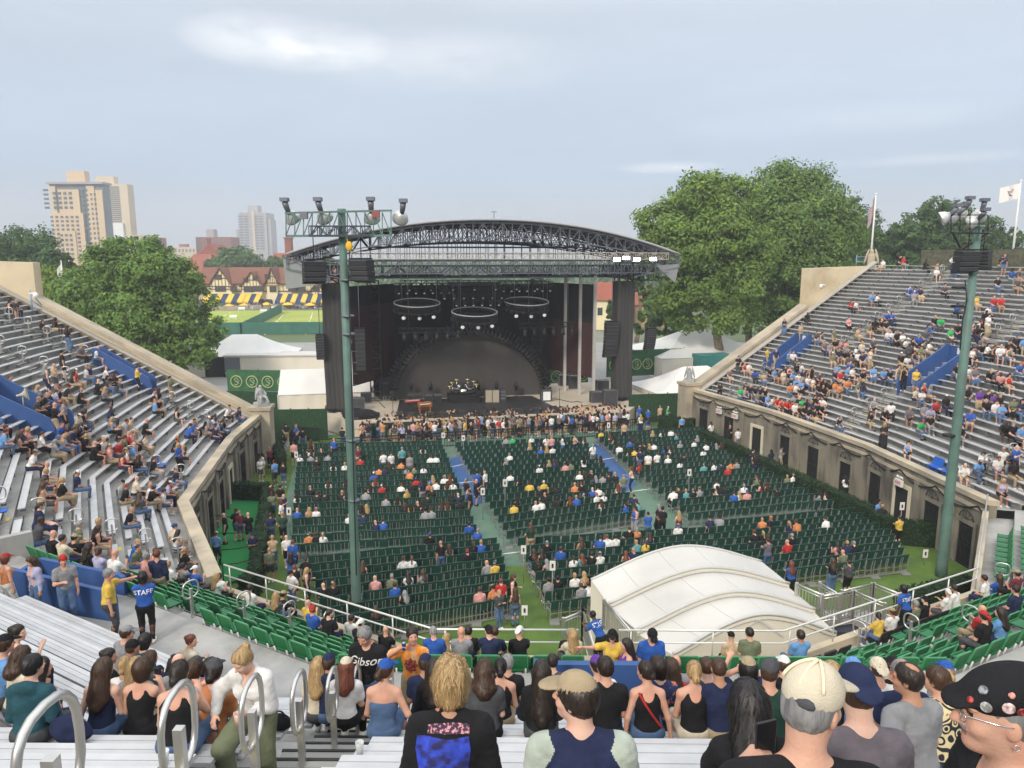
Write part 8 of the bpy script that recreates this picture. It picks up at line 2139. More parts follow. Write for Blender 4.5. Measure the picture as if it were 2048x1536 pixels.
def can(p, lab):
	t = thing('drink_can', lab, 'can', p); b = MB(); b.lathe([(.026, -.06), (.033, -.05), (.033, .05), (.027, .062), (.024, .06)], (0, 0, 0), 14); b.build('can_body', M_can, t); b = MB(); b.lathe([(.0, .061), (.024, .061)], (0, 0, 0), 12, None, False); b.build('can_top', M_steel, t)
def phone(p, lab, rz):
	t = thing('phone', lab, 'phone', p, rz); b = MB(); b.box((0, 0, 0), (.078, .012, .155)); b.build('phone_body', M_phone, t, bevel=.004)
SEATED_LABEL = {}
for k, (px, py, zc, lab, sp) in enumerate(HS):
	(x, y, z), rz = at_bench(px, py, zc); sp = dict(sp); sp.setdefault('skin', 'lptl'[k % 4]); sp.setdefault('pc', 'jkdnh'[k % 5])
	if sp.get('tmk') == 'damask': sp['tm'] = damask_mat()
	if sp.get('tmk') == 'floral': sp['tm'] = M_floral
	lab = lab.replace('woman-like long black hair over a black shirt, person left', 'person with long black hair and black shirt left')
	t, J, out = person(sp, lab, (x, y, z), rz + sp.get('rz', 0), zc)
	if sp.get('txt'): decal(out, 'shirt', sp['txt'], .11, (0, .44), True, mat('print_red', (.5, .04, .05), .7, .05))
	if sp.get('can'): can(handpos(t, J, 'L'), 'blue drink can raised in the hand at lower left')
	if sp.get('ph'): phone(handpos(t, J, 'R', .10), 'black phone held up at %s' % ('lower left by the green strap' if px > 270 else 'left by the grey cap'), t.rotation_euler[2])
	if px == 1295:
		b = MB(); bv = BVHTree.FromPolygons(out['shirt'][1].tolist(), out['shirt'][2].tolist()); P_ = []
		for s in np.linspace(0, 1, 14):
			xx, zz = -.10 + .27 * s, .52 - .40 * s; h_ = bv.ray_cast(Vector((xx, -1, zz)), Vector((0, 1, 0)))
			if h_[0] is not None: P_.append((xx, h_[0].y - .008, zz))
		b.tube(P_, .014, 6); b.build('strap', cloth('r'), t)
	HERO += 1
# --- the nearest figures
M_jblue = mat('jacket_emblem_blue', (.03, .06, .45), .8, .45, 22, alt=(.02, .02, .10), altscale=16)
(x, y, z), rz = at_bench(899, 1380, 4.15)
t, J, out = person(dict(hair='shag', hc='y', hlen=.2, top='long', collar=True, tc='k', fat=1.2, sw=.172, pc='d', skin='t', hp=14, lean=18), 'blond shaggy-haired person in black jacket with blue emblem on the back', (x, y, z), rz, 3.3)
b = MB(); b.grid([[(.155 * sx * (1 - .25 * abs(v - .2)), 0.25 * v - .0, 0) for sx in np.linspace(-1, 1, 14)] for v in np.linspace(-.5, .5, 14)]); me = b.mesh('emblem', M_jblue)
o = decal(out, 'shirt', me, 1, (-.03, .385), True, M_jblue); o.name = 'emblem'
b = MB(); b.grid([[(.115 * sx, .020 * v - .012 * sx * sx, 0) for sx in np.linspace(-1, 1, 14)] for v in (-1, 0, 1)]); o = decal(out, 'shirt', b.mesh('collar_trim', spot_mat('collar_pattern', (.05, .03, .06), (.62, .28, .30), 60, .52)), 1, (0.0, .55), True, None); o.name = 'collar_trim'
(x, y, z), rz = at_bench(1163, 1384, 3.35)
t, J, out = person(dict(hair='short', hc='d', cap='cap', cc='h', tc='n', slc='s', fat=1.3, sw=.178, hy=62, hp=2, lean=16, sleeve=.8, loose=.02, pc='d', skin='p'), 'person in olive khaki cap, navy vest and sage sleeves looking left', (x, y, z - .04), rz, 2.7)
d = ray(1625, 1412); px_ = (d.x * 2.12, d.y * 2.12); u, dd = locate(*px_); zt = smooth_z(u, dd)
hz = CAM_H + d.z * 2.12 - .80
t, J, out = person(dict(hair='buzz', hc='g', cap='cap', cc='C', tc='k', fat=1.2, sw=.178, hy=-48, hp=8, skin='l', pc='d', armL=(-.14, .26, .43), elL=(-1, -.2, -1), handL=dict(curl=.9)), 'person in cream mesh cap and black tee with phone, seen from behind', (px_[0], px_[1] - .05, hz), -4, 2.0)
R_c = J['Rh']; b = MB(); b.sphere(J['hc'] + R_c @ np.array([0.015, -.100, .038]), (.045, .014, .020), 12, R_c); b.build('strap_opening', cloth('d'), out['cap'][0])
b = MB()
for a in (-40, 0, 40): p = [J['hc'] + R_c @ rot_z(R(a)) @ np.array([0, -.107 * math.cos(q), .045 + .093 * math.sin(q)]) for q in np.linspace(.35, 1.5, 8)]; b.tube([list(q) for q in p], .0055, 5)
b.build('seam', mat('cap_seam_cream', (.74, .66, .46), .9, .1), out['cap'][0])
phone(handpos(t, J, 'L', .12), 'black phone in the hand beside the cream mesh cap', t.rotation_euler[2] + .4)
d = ray(2034, 1410); q_ = (d.x * 1.98, d.y * 1.98); hz = CAM_H + d.z * 1.98 - .775
t, J, out = person(dict(hair='buzz', hc='g', cap='flat', cc='k', tc='k', fat=1.1, hy=0, hp=6, lean=2, skin='l', goatee=True, tache=True, bc='g', pc='d'), 'person in black flat cap with badges and thin glasses, in profile at right edge', (q_[0], q_[1] - .02, hz), 76, 1.8)
R_c = J['Rh']; Hc = lambda *p: (J['hc'] + R_c @ np.array(p)).tolist()
b = MB()
for sd in (-1, 1): b.tube([Hc(sd * .012, .112, .012), Hc(sd * .05, .100, .012), Hc(sd * .074, .03, .004), Hc(sd * .080, -.005, .0)], .0022, 5); b.tube([Hc(sd * (.032 + .02 * math.cos(a)), .104 - .006 * abs(math.cos(a)), .002 + .016 * math.sin(a)) for a in np.linspace(0, 6.28, 13)[:-1]], .0018, 4, close=True)
b.build('glasses', M_chrome, t); b = MB(); b.tube([Hc(.084 + .0, -.008 + .008 * math.cos(a), -.052 + .008 * math.sin(a)) for a in np.linspace(0, 6.28, 10)[:-1]], .0016, 4, close=True); b.tube([Hc(-.084, -.008 + .008 * math.cos(a), -.052 + .008 * math.sin(a)) for a in np.linspace(0, 6.28, 10)[:-1]], .0016, 4, close=True); b.build('earring', M_chrome, t)
bv = BVHTree.FromPolygons(out['cap'][1].tolist(), out['cap'][2].tolist())
for k, (fy, fz, rr, col) in enumerate(((.115, .062, .010, (.7, .7, .68)), (.085, .055, .009, (.45, .06, .05)), (.055, .085, .012, (.3, .32, .33)), (.055, .050, .014, (.7, .68, .66)), (.010, .060, .015, (.75, .55, .52)), (-.020, .052, .013, (.55, .08, .07)), (-.045, .078, .010, (.8, .42, .08)), (.0, .09, .008, (.7, .3, .25)))):
	o_ = Vector(Hc(-.4, fy, fz)); dr_ = Vector((R_c @ np.array([1., 0, 0])).tolist()); hit = bv.ray_cast(o_, dr_)
	if hit[0] is None: continue
	b = MB(); Mx = np.stack([np.cross([0, 0, 1.], hit[1]), [0, 0, 1.], np.array(hit[1])], axis=1); Mx[:, 0] /= np.linalg.norm(Mx[:, 0]) + 1e-9; Mx[:, 1] = np.cross(Mx[:, 2], Mx[:, 0]); b.lathe([(rr, 0), (rr, .003), (rr * .8, .0045), (0.0005, .005)], tuple(hit[0]), 14, Mx, False); b.build('badge', mat('badge_%s' % 'abcdefgh'[k], col, .3, .35, 70, alt=tuple(x * .3 for x in col), altscale=60), out['cap'][0])
HERO += 4
# --- standing figures
def ST(px, pz, Y, rz, lab, sp, zc=9):
	p = atY(px, 1300, Y); return person(dict(sp, sit=False), lab, (p.x, Y, pz), rz, zc)
p = atY(505, 1300, 6.5)
t, J, out = person(dict(sit=False, h=1.66, fem=True, hair='bun', hc='y', bunz=.09, top='tank', tc='w', pc='G', wide=.035, hp=30, hy=-22, lean=9, armL=(-.05, .27, 1.05), armR=(.30, .22, .98), elR=(1, -.6, -.4), footR=(.14, .32, .36), handL=dict(curl=.9, palm=(1, .2, 0)), skin='p', outer=dict(top='open', tc='w', loose=.020, hem=-.30, collar=True, fat=.95)), 'blonde person in open white shirt and olive trousers climbing the stair with a cup', (p.x, 6.5, tread(4.2, FW[4][1] - 6.5) + .02), 172, 6.3)
hp = handpos(t, J, 'L', .07); c_ = thing('drink_cup', 'pinkish plastic cup in the hand of the climbing person', 'cup', (hp[0] + .01, hp[1] - .05, hp[2] + .01)); b = MB(); b.lathe([(.030, -.06), (.040, .055), (.037, .055), (.028, -.055)], (0, 0, 0), 14); b.build('cup', mat('cup_pink', (.66, .42, .36), .3, .05), c_)
b = MB(); q = [J['neck'] + J['Rt'] @ np.array([.07 * math.cos(a), .055 + .055 * math.sin(-abs(a - 1.57)) + .03, .01 - .14 * math.sin(a)]) for a in np.linspace(0, math.pi, 12)]; b.tube([list(v) for v in q], .003, 4); b.build('necklace', mat('gold', (.6, .4, .15), .3, .05, metal=.8), t)
t, J, out = ST(736, CZ + URISE * 5 + .14, 9.5, 168, 'grey-haired person in black lettered tee holding a blue can', dict(h=1.82, hair='short', hc='g', tc='k', pc='j', bottom='shorts', fat=1.12, sw=.175, hp=26, hy=-8, armR=(.12, .26, 1.06), armL='down', handR=dict(curl=.9), skin='l', bc='d'))
decal(out, 'shirt', 'Gibson', .17, (0, 1.31), False, mat('print_white', (.75, .74, .72), .7, .04), .35, rot=.06)
can(handpos(t, J, 'R', .09), 'blue drink can in the hand of the black lettered tee')
M_tie = mat('cloth_tie_dye', (.80, .27, .03), .9, .25, 5, .2, 100, stretch=(3, 3, .8), alt=(.82, .48, .22), altscale=3.2, altpow=(.46, .6))
t, J, out = ST(826, CZ + URISE * 3 + .04, 10.8, 170, 'dark-haired person in orange tie-dye tee drinking from a can', dict(h=1.84, hair='short', hc='d', tc='o', tm=M_tie, pc='h', bottom='shorts', hp=-6, hy=28, armR=(.16, .20, 1.56), elR=(1, .4, -.5), handR=dict(curl=.9), skin='l'))
b = MB(); b.grid([[(.105 * r * math.cos(a) * (1 + .12 * math.cos(8 * a)), .115 * r * math.sin(a) * (1 + .12 * math.cos(8 * a)), 0) for a in np.linspace(0, 2 * math.pi, 33)] for r in np.linspace(.05, 1, 6)]); o = decal(out, 'shirt', b.mesh('print', spot_mat('print_maroon', (.22, .03, .04), (.5, .12, .06), 30, .5)), 1, (0, 1.26), False, None)
can(handpos(t, J, 'R', .09), 'pale drink can at the mouth of the orange tee')
W = M_print = mat('print_white', (.75, .74, .72), .7, .04)
def STF(px, py, zfoot, rz, lab, sp, txt=None, zc=12, hgt=1.74, back=True):
	p = at(px, py, zfoot + hgt * .91); t, J, out = person(dict(sp, sit=False, h=hgt), lab, (p.x, p.y, zfoot + .01), rz, zc)
	if txt: decal(out, 'shirt', txt, .15, (0, 1.30 * hgt / 1.75), back, W)
	return t, J, out
STF(1225, 1272, CZ, 170, 'person in yellow tee and black cap pointing left by the stair', dict(hair='long', hc='k', fem=True, cap='cap', cc='k', tc='y', bottom='shorts', pc='h', armR=(.62, .28, 1.36), elR=(0, -.2, -1), handR=dict(point=True, curl=1.2)), hgt=1.66)
STF(1257, 1292, CZ, 95, 'person with long dark hair and purple-black sleeveless top holding a drink', dict(hair='long', hc='d', fem=True, top='tank', tc='v', pc='k', armR='hold', armL='hold'), hgt=1.62)
STF(1303, 1268, CZ + .02, 182, 'person in royal blue work shirt and dark cap at the blue entrance', dict(hair='short', cap='cap', cc='k', tc='b', pc='k', fat=1.15, hp=25, collar=True), hgt=1.8)
STF(1203, 1234, 2.95, 40, 'dark-skinned person in royal blue STAFF tee leaning on the stair rail', dict(hair='buzz', hc='k', tc='b', pc='k', lean=34, skin='d', armL=(-.1, .62, 1.12), armR=(.05, .62, 1.1)), 'STAFF')
STF(213, 1152, CZ, -62, 'person in yellow tee with arm stretched out to the right', dict(hair='short', hc='g', tc='y', pc='d', fat=1.2, armL=(-.28, .72, 1.36), elL=(0, -.3, -1), hy=-10, handL=dict(point=True, curl=1.2)), hgt=1.78)
STF(285, 1158, CZ, 20, 'dark-skinned person in royal blue STAFF tee and black trousers on the walkway', dict(hair='bob', hc='k', tc='b', pc='k', skin='d', armL='fold', armR='fold', fat=1.1), 'STAFF', hgt=1.72)
STF(126, 1122, CZ, 215, 'bearded person in red cap and grey tee holding a can on the walkway', dict(hair='short', cap='back', cc='r', tc='g', pc='j', beard=True, armR='hold'), hgt=1.78)
STF(68, 1122, CZ, 150, 'smiling person in lavender shirt with brown hair on the walkway', dict(hair='long', hc='b', fem=True, top='open', tc='L', pc='j', hp=20), hgt=1.66)
STF(313, 1112, NZ0 + NRISE * 4, 10, 'red-haired person in navy sweatshirt standing among the green seats', dict(hair='short', hc='r', top='long', tc='n', pc='h'), hgt=1.8)
STF(290, 1116, NZ0 + NRISE * 4, -40, 'person in pink shirt standing beside the navy sweatshirt', dict(hair='short', hc='g', top='long', tc='p', pc='h'), hgt=1.7)
STF(8, 1120, CZ, -30, 'person in red cap and orange top at the left edge', dict(hair='bob', hc='r', cap='cap', cc='r', top='tank', fem=True, tc='o', pc='w'), hgt=1.65)
STF(1816, 1182, 3.0, 25, 'person in royal blue STAFF tee at the right end of the rail', dict(hair='bob', hc='k', tc='b', pc='k', lean=14, skin='d'), 'STAFF', hgt=1.74)
HERO += 15
# --- on the green seats
NSEATS = [(proj((x, y, z + .85)), (x, y, z, rz)) for (u, i), (x, y, z, rz) in SEATS.items()]
USED = set()
def near_seat(px, py):
	best = min(((abs(q[0] - px) ** 2 + (q[1] - py) ** 2, k) for k, (q, s) in enumerate(NSEATS) if k not in USED), default=None)
	USED.add(best[1]); return NSEATS[best[1]][1]
GS = [(1821, 1224, 'G', 'g', 0), (1840, 1213, 'k', 'd', 0), (1905, 1196, 'w', 'd', 0), (1885, 1206, 'w', 'd', 0), (2035, 1210, 'n', 'd', 0), (1738, 1246, 'y', 'd', 1), (1756, 1240, 'w', 'b', 0), (1955, 1262, 'r', 'd', 0), (1976, 1276, 'k', 'd', 0), (1992, 1266, 'B', 'd', 1), (1597, 1285, 'B', 'd', 0), (1463, 1292, 't', 'k', 0), (1493, 1290, 'G', 'd', 0), (1148, 1292, 'C', 'y', 1), (1180, 1285, 'k', 'g', 0), (778, 1285, 'k', 'd', 0), (866, 1302, 'p', 'd', 0), (871, 1286, 'b', 'g', 0), (899, 1290, 'C', 'y', 1), (932, 1284, 'g', 'd', 0), (947, 1278, 'k', 'd', 0), (975, 1289, 'n', 'd', 0), (1010, 1278, 'n', 'b', 0), (1042, 1296, 'k', 'd', 0), (505, 1198, 'w', 'd', 0), (547, 1210, 'd', 'y', 1), (565, 1212, 'k', 'd', 0), (616, 1216, 'y', 'd', 0), (632, 1228, 'b', 'r', 0), (655, 1228, 'k', 'd', 0), (690, 1234, 'w', 'd', 0), (425, 1175, 'w', 'y', 1), (443, 1180, 'w', 'b', 1), (720, 1270, 'k', 'd', 0), (118, 1095, 'C', 'd', 0), (100, 1100, 'k', 'd', 0), (140, 1105, 'k', 'd', 0), (165, 1125, 'k', 'd', 1), (185, 1130, 'L', 'b', 1), (205, 1165, 'w', 'r', 0), (330, 1128, 'd', 'd', 0), (345, 1145, 'w', 'y', 1), (362, 1120, 'g', 'd', 0), (378, 1138, 'b', 'd', 0), (1970, 1160, 'w', 'd', 0), (1995, 1150, 'b', 'b', 1), (2030, 1162, 'm', 'd', 0)]
for k, (px, py, c, hc, fem) in enumerate(GS):
	x, y, z, rz = near_seat(px, py); hs = ('long', 'wavy', 'pony')[k % 3] if fem else ('short', 'buzz', 'short', 'bald')[k % 4]; cp = (None, 'cap', None, 'back', None)[k % 5] if not fem else None
	b_ = 'jkhdn'[k % 5]; cc = 'kwnhr'[(k // 2) % 5]
	lab = '%s person in %s tee%s on green seat, %s' % (HAIRC[hc][0], COLS[c][0], ' and %s cap' % COLS[cc][0].split()[-1] if cp else '', 'left' if px < 700 else 'right' if px > 1400 else 'middle')
	person(dict(hair=hs, hc=hc, fem=bool(fem), tc=c, pc=b_, cap=cp, cc=cc, bottom='shorts' if k % 3 == 0 else 'pants', hy=rnd.uniform(-40, 40), lean=rnd.uniform(-6, 14), armL=('lap', 'knee', 'hold', 'lap')[k % 4], armR=('lap', 'hold', 'knee', 'phone')[k % 4], skin='lptl'[k % 4], fat=rnd.uniform(.95, 1.2)), lab, (x, y - .0, z + .45), math.degrees(rz) + rnd.uniform(-15, 15), 15)
	HERO += 1
# --- bags and rubbish left on the benches
def on_row(px, py, zc):
	(x, y, z), rz = at_bench(px, py, zc); return x, y, z
for px, py, zc, c, s, lab in ((140, 1345, 7.7, 'n', .19, 'navy cloth tote bag on the bench beside the teal hoodie'), (1470, 1380, 8.0, 'k', .13, 'black bag on the bench right of the pointing person'), (560, 1330, 9.0, 'k', .12, 'small black bag on the bench left of the stair')):
	V, F, _l = mesh_sdf([Ell((0, 0, s * .8), (s, s * .55, s * .85), k=.05), Ell((s * .3, 0, s * .5), (s * .9, s * .6, s * .5), k=.05)], .02, disp=lambda P: .02 * vnoise(P, 10, 8)); p = on_row(px, py, zc)
	t = thing('bag', lab, 'bag', p); obj('bag_body', np_mesh('bag_body', V, F, cloth(c), smooth=True), t); b = MB(); b.tube([(s * .5 * math.cos(a), 0, s * 1.5 + s * .5 * math.sin(a)) for a in np.linspace(0, math.pi, 9)], .01, 5); b.build('handle', cloth(c), t)
for k, (px, py, zc) in enumerate(((330, 1400, 6.2), (1130, 1400, 5.6), (1480, 1410, 5.0), (720, 1390, 6.6))):
	p = on_row(px, py, zc); t = thing('drink_cup', 'empty clear plastic cup left on a near bench, %s from left' % nth(k + 1), 'cup', p, 0, 'empty cups on the benches'); b = MB(); b.lathe([(.028, 0), (.040, .12), (.037, .12), (.026, .006)], (0, 0, 0), 12); b.build('cup', mat('cup_clear', (.6, .62, .62), .2, .05), t)
# ------------------------------------------------------------ the crowd
CS = [dict(hair='short', hc='d', bottom='shorts'), dict(hair='long', fem=True, top='tank', bottom='shorts', armL='hold', hy=20), dict(hair='short', cap='cap', armL='knee', armR='knee', lean=24), dict(hair='long', fem=True, armL='phone', armR='hold', hy=-20, twist=12), dict(hair='buzz', lean=20, armL='knee', armR='lap', twist=-16), dict(hair='pony', fem=True, bottom='dress', armR='knee'), dict(hair='bald', bottom='shorts', armL='hold', armR='knee', hy=30), dict(hair='short', cap='back', lean=4, armL='side', armR='lap', hy=-30)]
CT = [dict(hair='short', bottom='shorts'), dict(hair='long', fem=True, top='tank', armL='hold'), dict(hair='short', cap='cap', armR='hold', armL='pocket'), dict(hair='long', fem=True, bottom='dress', armL='fold', armR='fold'), dict(hair='buzz', top='long', armL='fold', armR='fold'), dict(hair='bald', bottom='shorts', armR='phone', hy=20), dict(hair='pony', fem=True, bottom='shorts', armL='hip')]
def proto(sp, h):
	J = skeleton(sp); G = body_prims(sp, J, False); V, F, lab = mesh_sdf([p for k in ('skin', 'bottom', 'top', 'hair', 'shoe', 'cap') for p in G[k]], h)
	lut = np.array([0, 1, 2, 3, 4, 0, 0, 3, 5, 1]); return V, F, lut[np.sort(lab[F], axis=1)[:, 1]]
PR = {}
for sit, L_c in ((True, CS), (False, CT)):
	for k, sp in enumerate(L_c):
		sp = dict(sp, sit=sit); V, F, l = proto(sp, .024); me = np_mesh('body', V, F, [skinm('l')] * 6, l, True); PR[(sit, k)] = (me, proto(sp, .04), sp)
TOPC = 'kkkkkkkkkkkwwwwwwwgggddddnnnnMMtCBBprGGLb'; BOTC = 'jjjjkkkkhhnngdt'
crowd = []         # (w, px, sit, proto, loc, rz, top colour, place words)
def put_c(loc, rz, sit, col, where, k=None):
	px, py, w = proj((loc[0], loc[1], loc[2] + .5))
	if w < 2 or not (-20 < px < 2070) or py > 1600: return
	crowd.append((w, px, sit, rnd.randrange(len(CS if sit else CT)) if k is None else k, loc, rz, col or rnd.choice(TOPC), where))
occ = set()
def seat_on_bench(u, d, col=None, stand=False):
	kind, i = row_of(u, d)
	if kind not in ('wing', 'up'): return
	dd = row_d(kind, i); j = min(int(u), NSEG - 1); L = math.dist(PT(j, dd), PT(j + .9999, dd)); q = round((u - j) * L / .52)
	for o in (0, 1, -1, 2, -2, 3, -3, 4, -4):
		if (kind, i, j, q + o) not in occ and 0 < (q + o) * .52 / L < 1:
			occ.add((kind, i, j, q + o)); u2 = j + (q + o) * .52 / L; x, y = PT(u2, dd); nx, ny = UIN(u2); a = math.atan2(ny, nx) - math.pi / 2
			side = 'left' if u < 3 else 'right' if u >= 7 else 'near'; w_ = '%s row of %s stand' % (nth(i + 1), side); tow = math.atan2(66 - y, -2 - x) - math.pi / 2
			put_c((x, y, row_z(kind, i) + (.02 if stand else BENCH_H + .005)) if not stand else (x + nx * .22, y + ny * .22, row_z(kind, i) + .02), a * .75 + tow * .25 + rnd.uniform(-.5, .5), not stand, col, w_); return
def clusters(txt, ox, oy, sc):
	for e in txt.split():
		st_ = 's' in e; a = e.replace('s', '').split(','); px, py, n = ox + float(a[0]) / sc, oy + float(a[1]) / sc, int(a[2][0]); col = a[2][1:] or None
		l = onstand(px, py, 1.0 if st_ else .75)
		if not l or near(l[0]): continue
		kind, i = row_of(*l); L = math.dist(PT(l[0], l[1]), PT(l[0] + .01, l[1])) / .01
		for k in range(n):
			if rnd.random() < (.28 if n > 1 else .1): continue
			r_ = 0 if n < 3 else rnd.choice((0, 0, WRUN, -WRUN)); seat_on_bench(min(max(l[0] + (k - (n - 1) / 2) * .55 / L, .03), 9.96), max(.8, l[1] + r_), col, st_)
clusters("160,80,2 510,270,4k 345,400,2 740,510,2 690,390,1s 660,640,1sk 520,730,1s 390,740,1s 1020,560,2 860,720,2 1060,740,2 780,810,2 970,890,2 1060,960,1 1250,900,4 1200,1000,3 620,930,2 540,980,2 760,980,2 350,960,4 450,1010,2 60,870,2 20,690,1 560,1180,1sy 620,1150,1sg 440,1170,1sk 760,1190,3 1250,1100,4 1150,1200,3 1130,1330,4 1330,1310,2 600,1420,5 830,1420,4 180,1420,2 30,1290,2 1330,1430,2 1490,1280,1 1420,790,1sy", 0, 600, 5.12)
clusters("200,100,3 200,230,1w 560,130,3 740,110,3 980,120,4 960,190,3 1080,240,2 1180,110,2 1310,120,2 1280,270,3 1220,370,2 1540,100,2 1490,190,2 1600,220,1sb 1620,190,1 1700,60,2 1850,190,1b 1530,370,1 390,400,4 370,540,2 680,450,1n 1180,440,2 1060,530,2 1120,550,1 1200,630,1 1110,770,1k 1400,520,4 1480,610,3 340,740,2n 330,860,2 60,430,2 850,930,3 1510,930,2 1140,1060,1b 1180,1120,1G 1600,1100,2 1310,1130,1p", 0, 860, 4.45)
clusters("1130,860,2 1190,920,4 1310,990,3 1440,1080,2 1540,1060,3 1600,1080,4 1680,1070,3 1650,950,2w 1760,980,1 1250,790,1s 1380,1110,2b", 0, 560, 3.657)
clusters("860,560,1w 960,545,1k 1035,540,1r 1185,555,1k 1400,540,1w 1270,590,1B 1325,620,2 1370,610,1 1770,530,1 1840,540,1sn 1880,640,2 1860,700,2 1740,720,1 615,870,1r 650,870,1w 820,815,2 1020,825,1r 1085,770,2b 1130,770,1 1080,820,1 1350,760,2 1510,840,2 1570,830,1y 1750,860,2r 1390,920,1 240,985,2k 120,1040,1s 250,1070,1s 630,1010,2 760,1060,3 860,1040,4k 900,970,2b 1270,1000,1k 1300,1000,1e 1620,940,1w 1690,960,2 1720,1010,1s 1560,1030,3 1640,1030,2 1500,1090,2 1380,1090,1e 920,1100,2w 1000,1150,3 1090,1120,4 1180,1120,3 1120,1200,3 1190,1190,2 350,1120,2 430,1190,2 490,1170,3 530,1190,2p 500,1120,1s 230,1240,3 310,1240,2w 650,1220,2w 740,1220,3 700,1270,2 800,1270,2s 530,1250,2 560,1310,4 660,1350,3 740,1380,3 790,1390,1 570,1400,3 1080,1260,1 1310,1230,2 1490,1150,1 1500,1240,2r 1680,1180,4 1620,1210,3 1760,1180,3 1700,1240,2 1870,1210,3 1930,1350,1 910,1400,2 1010,1300,2 985,1400,2s 1040,1430,1sk 1110,1440,1sy 1480,1430,3 1580,1390,2 1640,1400,2 1700,1420,3 1830,1440,1 1470,1490,2 180,1400,3 200,1430,3 270,1450,3 380,1420,1sk 140,1480,2 200,1500,2B 380,1500,2 440,1510,1 540,1490,2o 690,1520,2 1190,1520,2", 1540, 380, 3.84)
clusters("280,220,1sk 380,240,1r 460,260,1 540,380,1b 630,420,1t 760,360,1k 1110,380,4 1180,400,2 1250,430,1B 1340,420,2 1160,560,3 1240,590,1o 90,390,1 20,560,1k 310,680,1e 420,620,1 500,600,2k 560,610,1k 640,620,1k 200,800,1g 400,790,2b 460,810,1b 560,760,2 640,770,1B 720,870,1C 810,960,2r 880,980,2r 1000,1020,1w 1230,800,3 1310,800,2e 1240,950,3k 1370,930,4k 1450,880,3 1520,900,2k 1540,770,1w 1570,370,1sk 1580,600,2 1660,600,1k 1880,570,2o 1900,330,3 1920,150,4 1700,1230,1k 740,80,1sy 860,90,1sn", 1440, 700, 7.88)
clusters("1010,30,2 1190,110,1 1040,170,2 1130,80,2 1120,160,1k 1180,270,1sk 1270,380,1B 1390,170,4 1440,130,2 1410,210,1e 1370,30,2 1480,80,1r 1670,30,3 1800,50,3v 1820,120,3 1670,160,3b 1730,230,3k 1900,50,2 2000,230,3 2010,90,2 1830,430,3 1900,470,2w 1950,470,2k 1950,400,2 2030,400,1sb 1620,540,1w 1660,560,1y 1860,640,3 1890,720,1w 2000,680,2k 1980,870,2r", 1400, 780, 3.16)
# seated on the court
CH2 = [(proj((c[0], c[1], .95)), c) for c in CHAIRS]; cused = set()
def floor_sit(txt, ox, oy, sc):
	for e in txt.split():
		x_, y_ = e[:-1].split(','); px, py = ox + float(x_) / sc, oy + float(y_) / sc
		b_ = min(((abs(q[0] - px) ** 2 + (q[1] - py) ** 2, k) for k, (q, c) in enumerate(CH2) if k not in cused));
		if b_[0] > 500: continue
		cused.add(b_[1]); c = CH2[b_[1]][1]; nr = [q[2] for q in BLK if q[0] == c[3]][0]
		put_c((c[0] - .03 * -math.sin(c[2]), c[1], .47), c[2] + rnd.uniform(-.35, .35), True, e[-1], '%s row from back of %s block' % (nth(nr - c[4]), c[3]))
floor_sit("290,430k 350,430w 415,435k 465,465g 280,475w 325,470g 370,485k 365,525k 505,530w 555,530w 685,490r 1100,410w 1130,470w 1180,470w 790,535o 840,530n 880,505n 925,515o 985,535g 1035,540G 1110,525w 1005,590o 1050,595r 1155,600b 1215,620w 1260,615w 765,605b 785,640p 800,685r 740,680w 930,670w 990,680y 1020,660k 1140,645o 1180,660w 1235,660w 1285,665w 1145,690k 470,655w 570,650k 265,720w 315,710k 370,720k 430,725k 520,720k 575,710g 690,735g 855,770g 910,765G 970,780k 1030,785y 1080,770k 1135,760k 1195,780b 1240,770y 1275,740k 1325,740n 1345,760k 1085,800k 1105,830g 1155,820g 715,830k 245,830b 310,850p 365,840w 665,840c 580,850w 665,895n 785,890n 835,885b 310,990o 365,990k 425,985w 1400,955b 1460,965b 1105,990k 1265,1100w 1360,1110k 1400,1070k 1460,1080b 1520,1180g 1590,1170y 705,1180k 965,1170w 1030,1150w 790,1280p 870,1280G 1000,1285w 1085,1285g 435,1330k 510,1320k 885,1380b 960,1380k 1480,1380p 1545,1370o 775,1480n", 520, 780, 3.34)
floor_sit("40,355g 85,355e 195,340w 270,345b 260,420b 305,400y 345,395w 190,400g 60,455w 30,490k 325,515G 375,520b 270,555w 435,525p 490,520G 530,575w 585,570k 630,560k 85,600w 120,610k 635,610n 680,600g 730,600k 775,595k 195,670y 260,680k 300,665y 345,670k 325,690k 485,680o 540,660k 630,690b 675,690w 780,650w 590,710g 635,730w 670,740w 235,770w 285,765w 315,740k 390,765k 480,745k 530,740b 660,770w 75,785y 125,775k 840,775b 890,755n 955,740c 600,320w 640,330y 735,330w 775,335k 1030,310g 1100,305w 1130,295w 1170,310c 860,355b 885,350n 850,420e 910,420y 940,395k 970,400k 1000,395k 1045,395w 1110,410b 1145,405w 1200,390g 1310,375w 1325,350g 1370,405w 1450,385k 755,430w 705,450G 1130,475w 1215,485w 1235,450k 940,525r 1375,535c 1425,530w 1470,525n 1510,545r 1555,500o 1590,495g 1235,690c 1190,690k 1270,700k 1330,710g 1470,670w 1500,680k 1580,730b 1610,690w 1640,740p 1650,700w 1130,715w 1710,600G 1780,660k 1405,910n 1460,900g 1210,945w 840,980k 885,975o 990,1000b 565,1030G 645,1035b 705,1030w 765,1030w 910,1050c 960,1040y 285,1060k 395,1130b 470,1135w 535,1125c 625,1150k 685,1145w 210,1130k 280,1130k 250,1180k 305,1180k 340,1300g 395,1330k 480,1320w 515,1320g 545,1300w 580,1310w 830,1100G 910,1110n 1735,1000k", 1000, 780, 3.34)
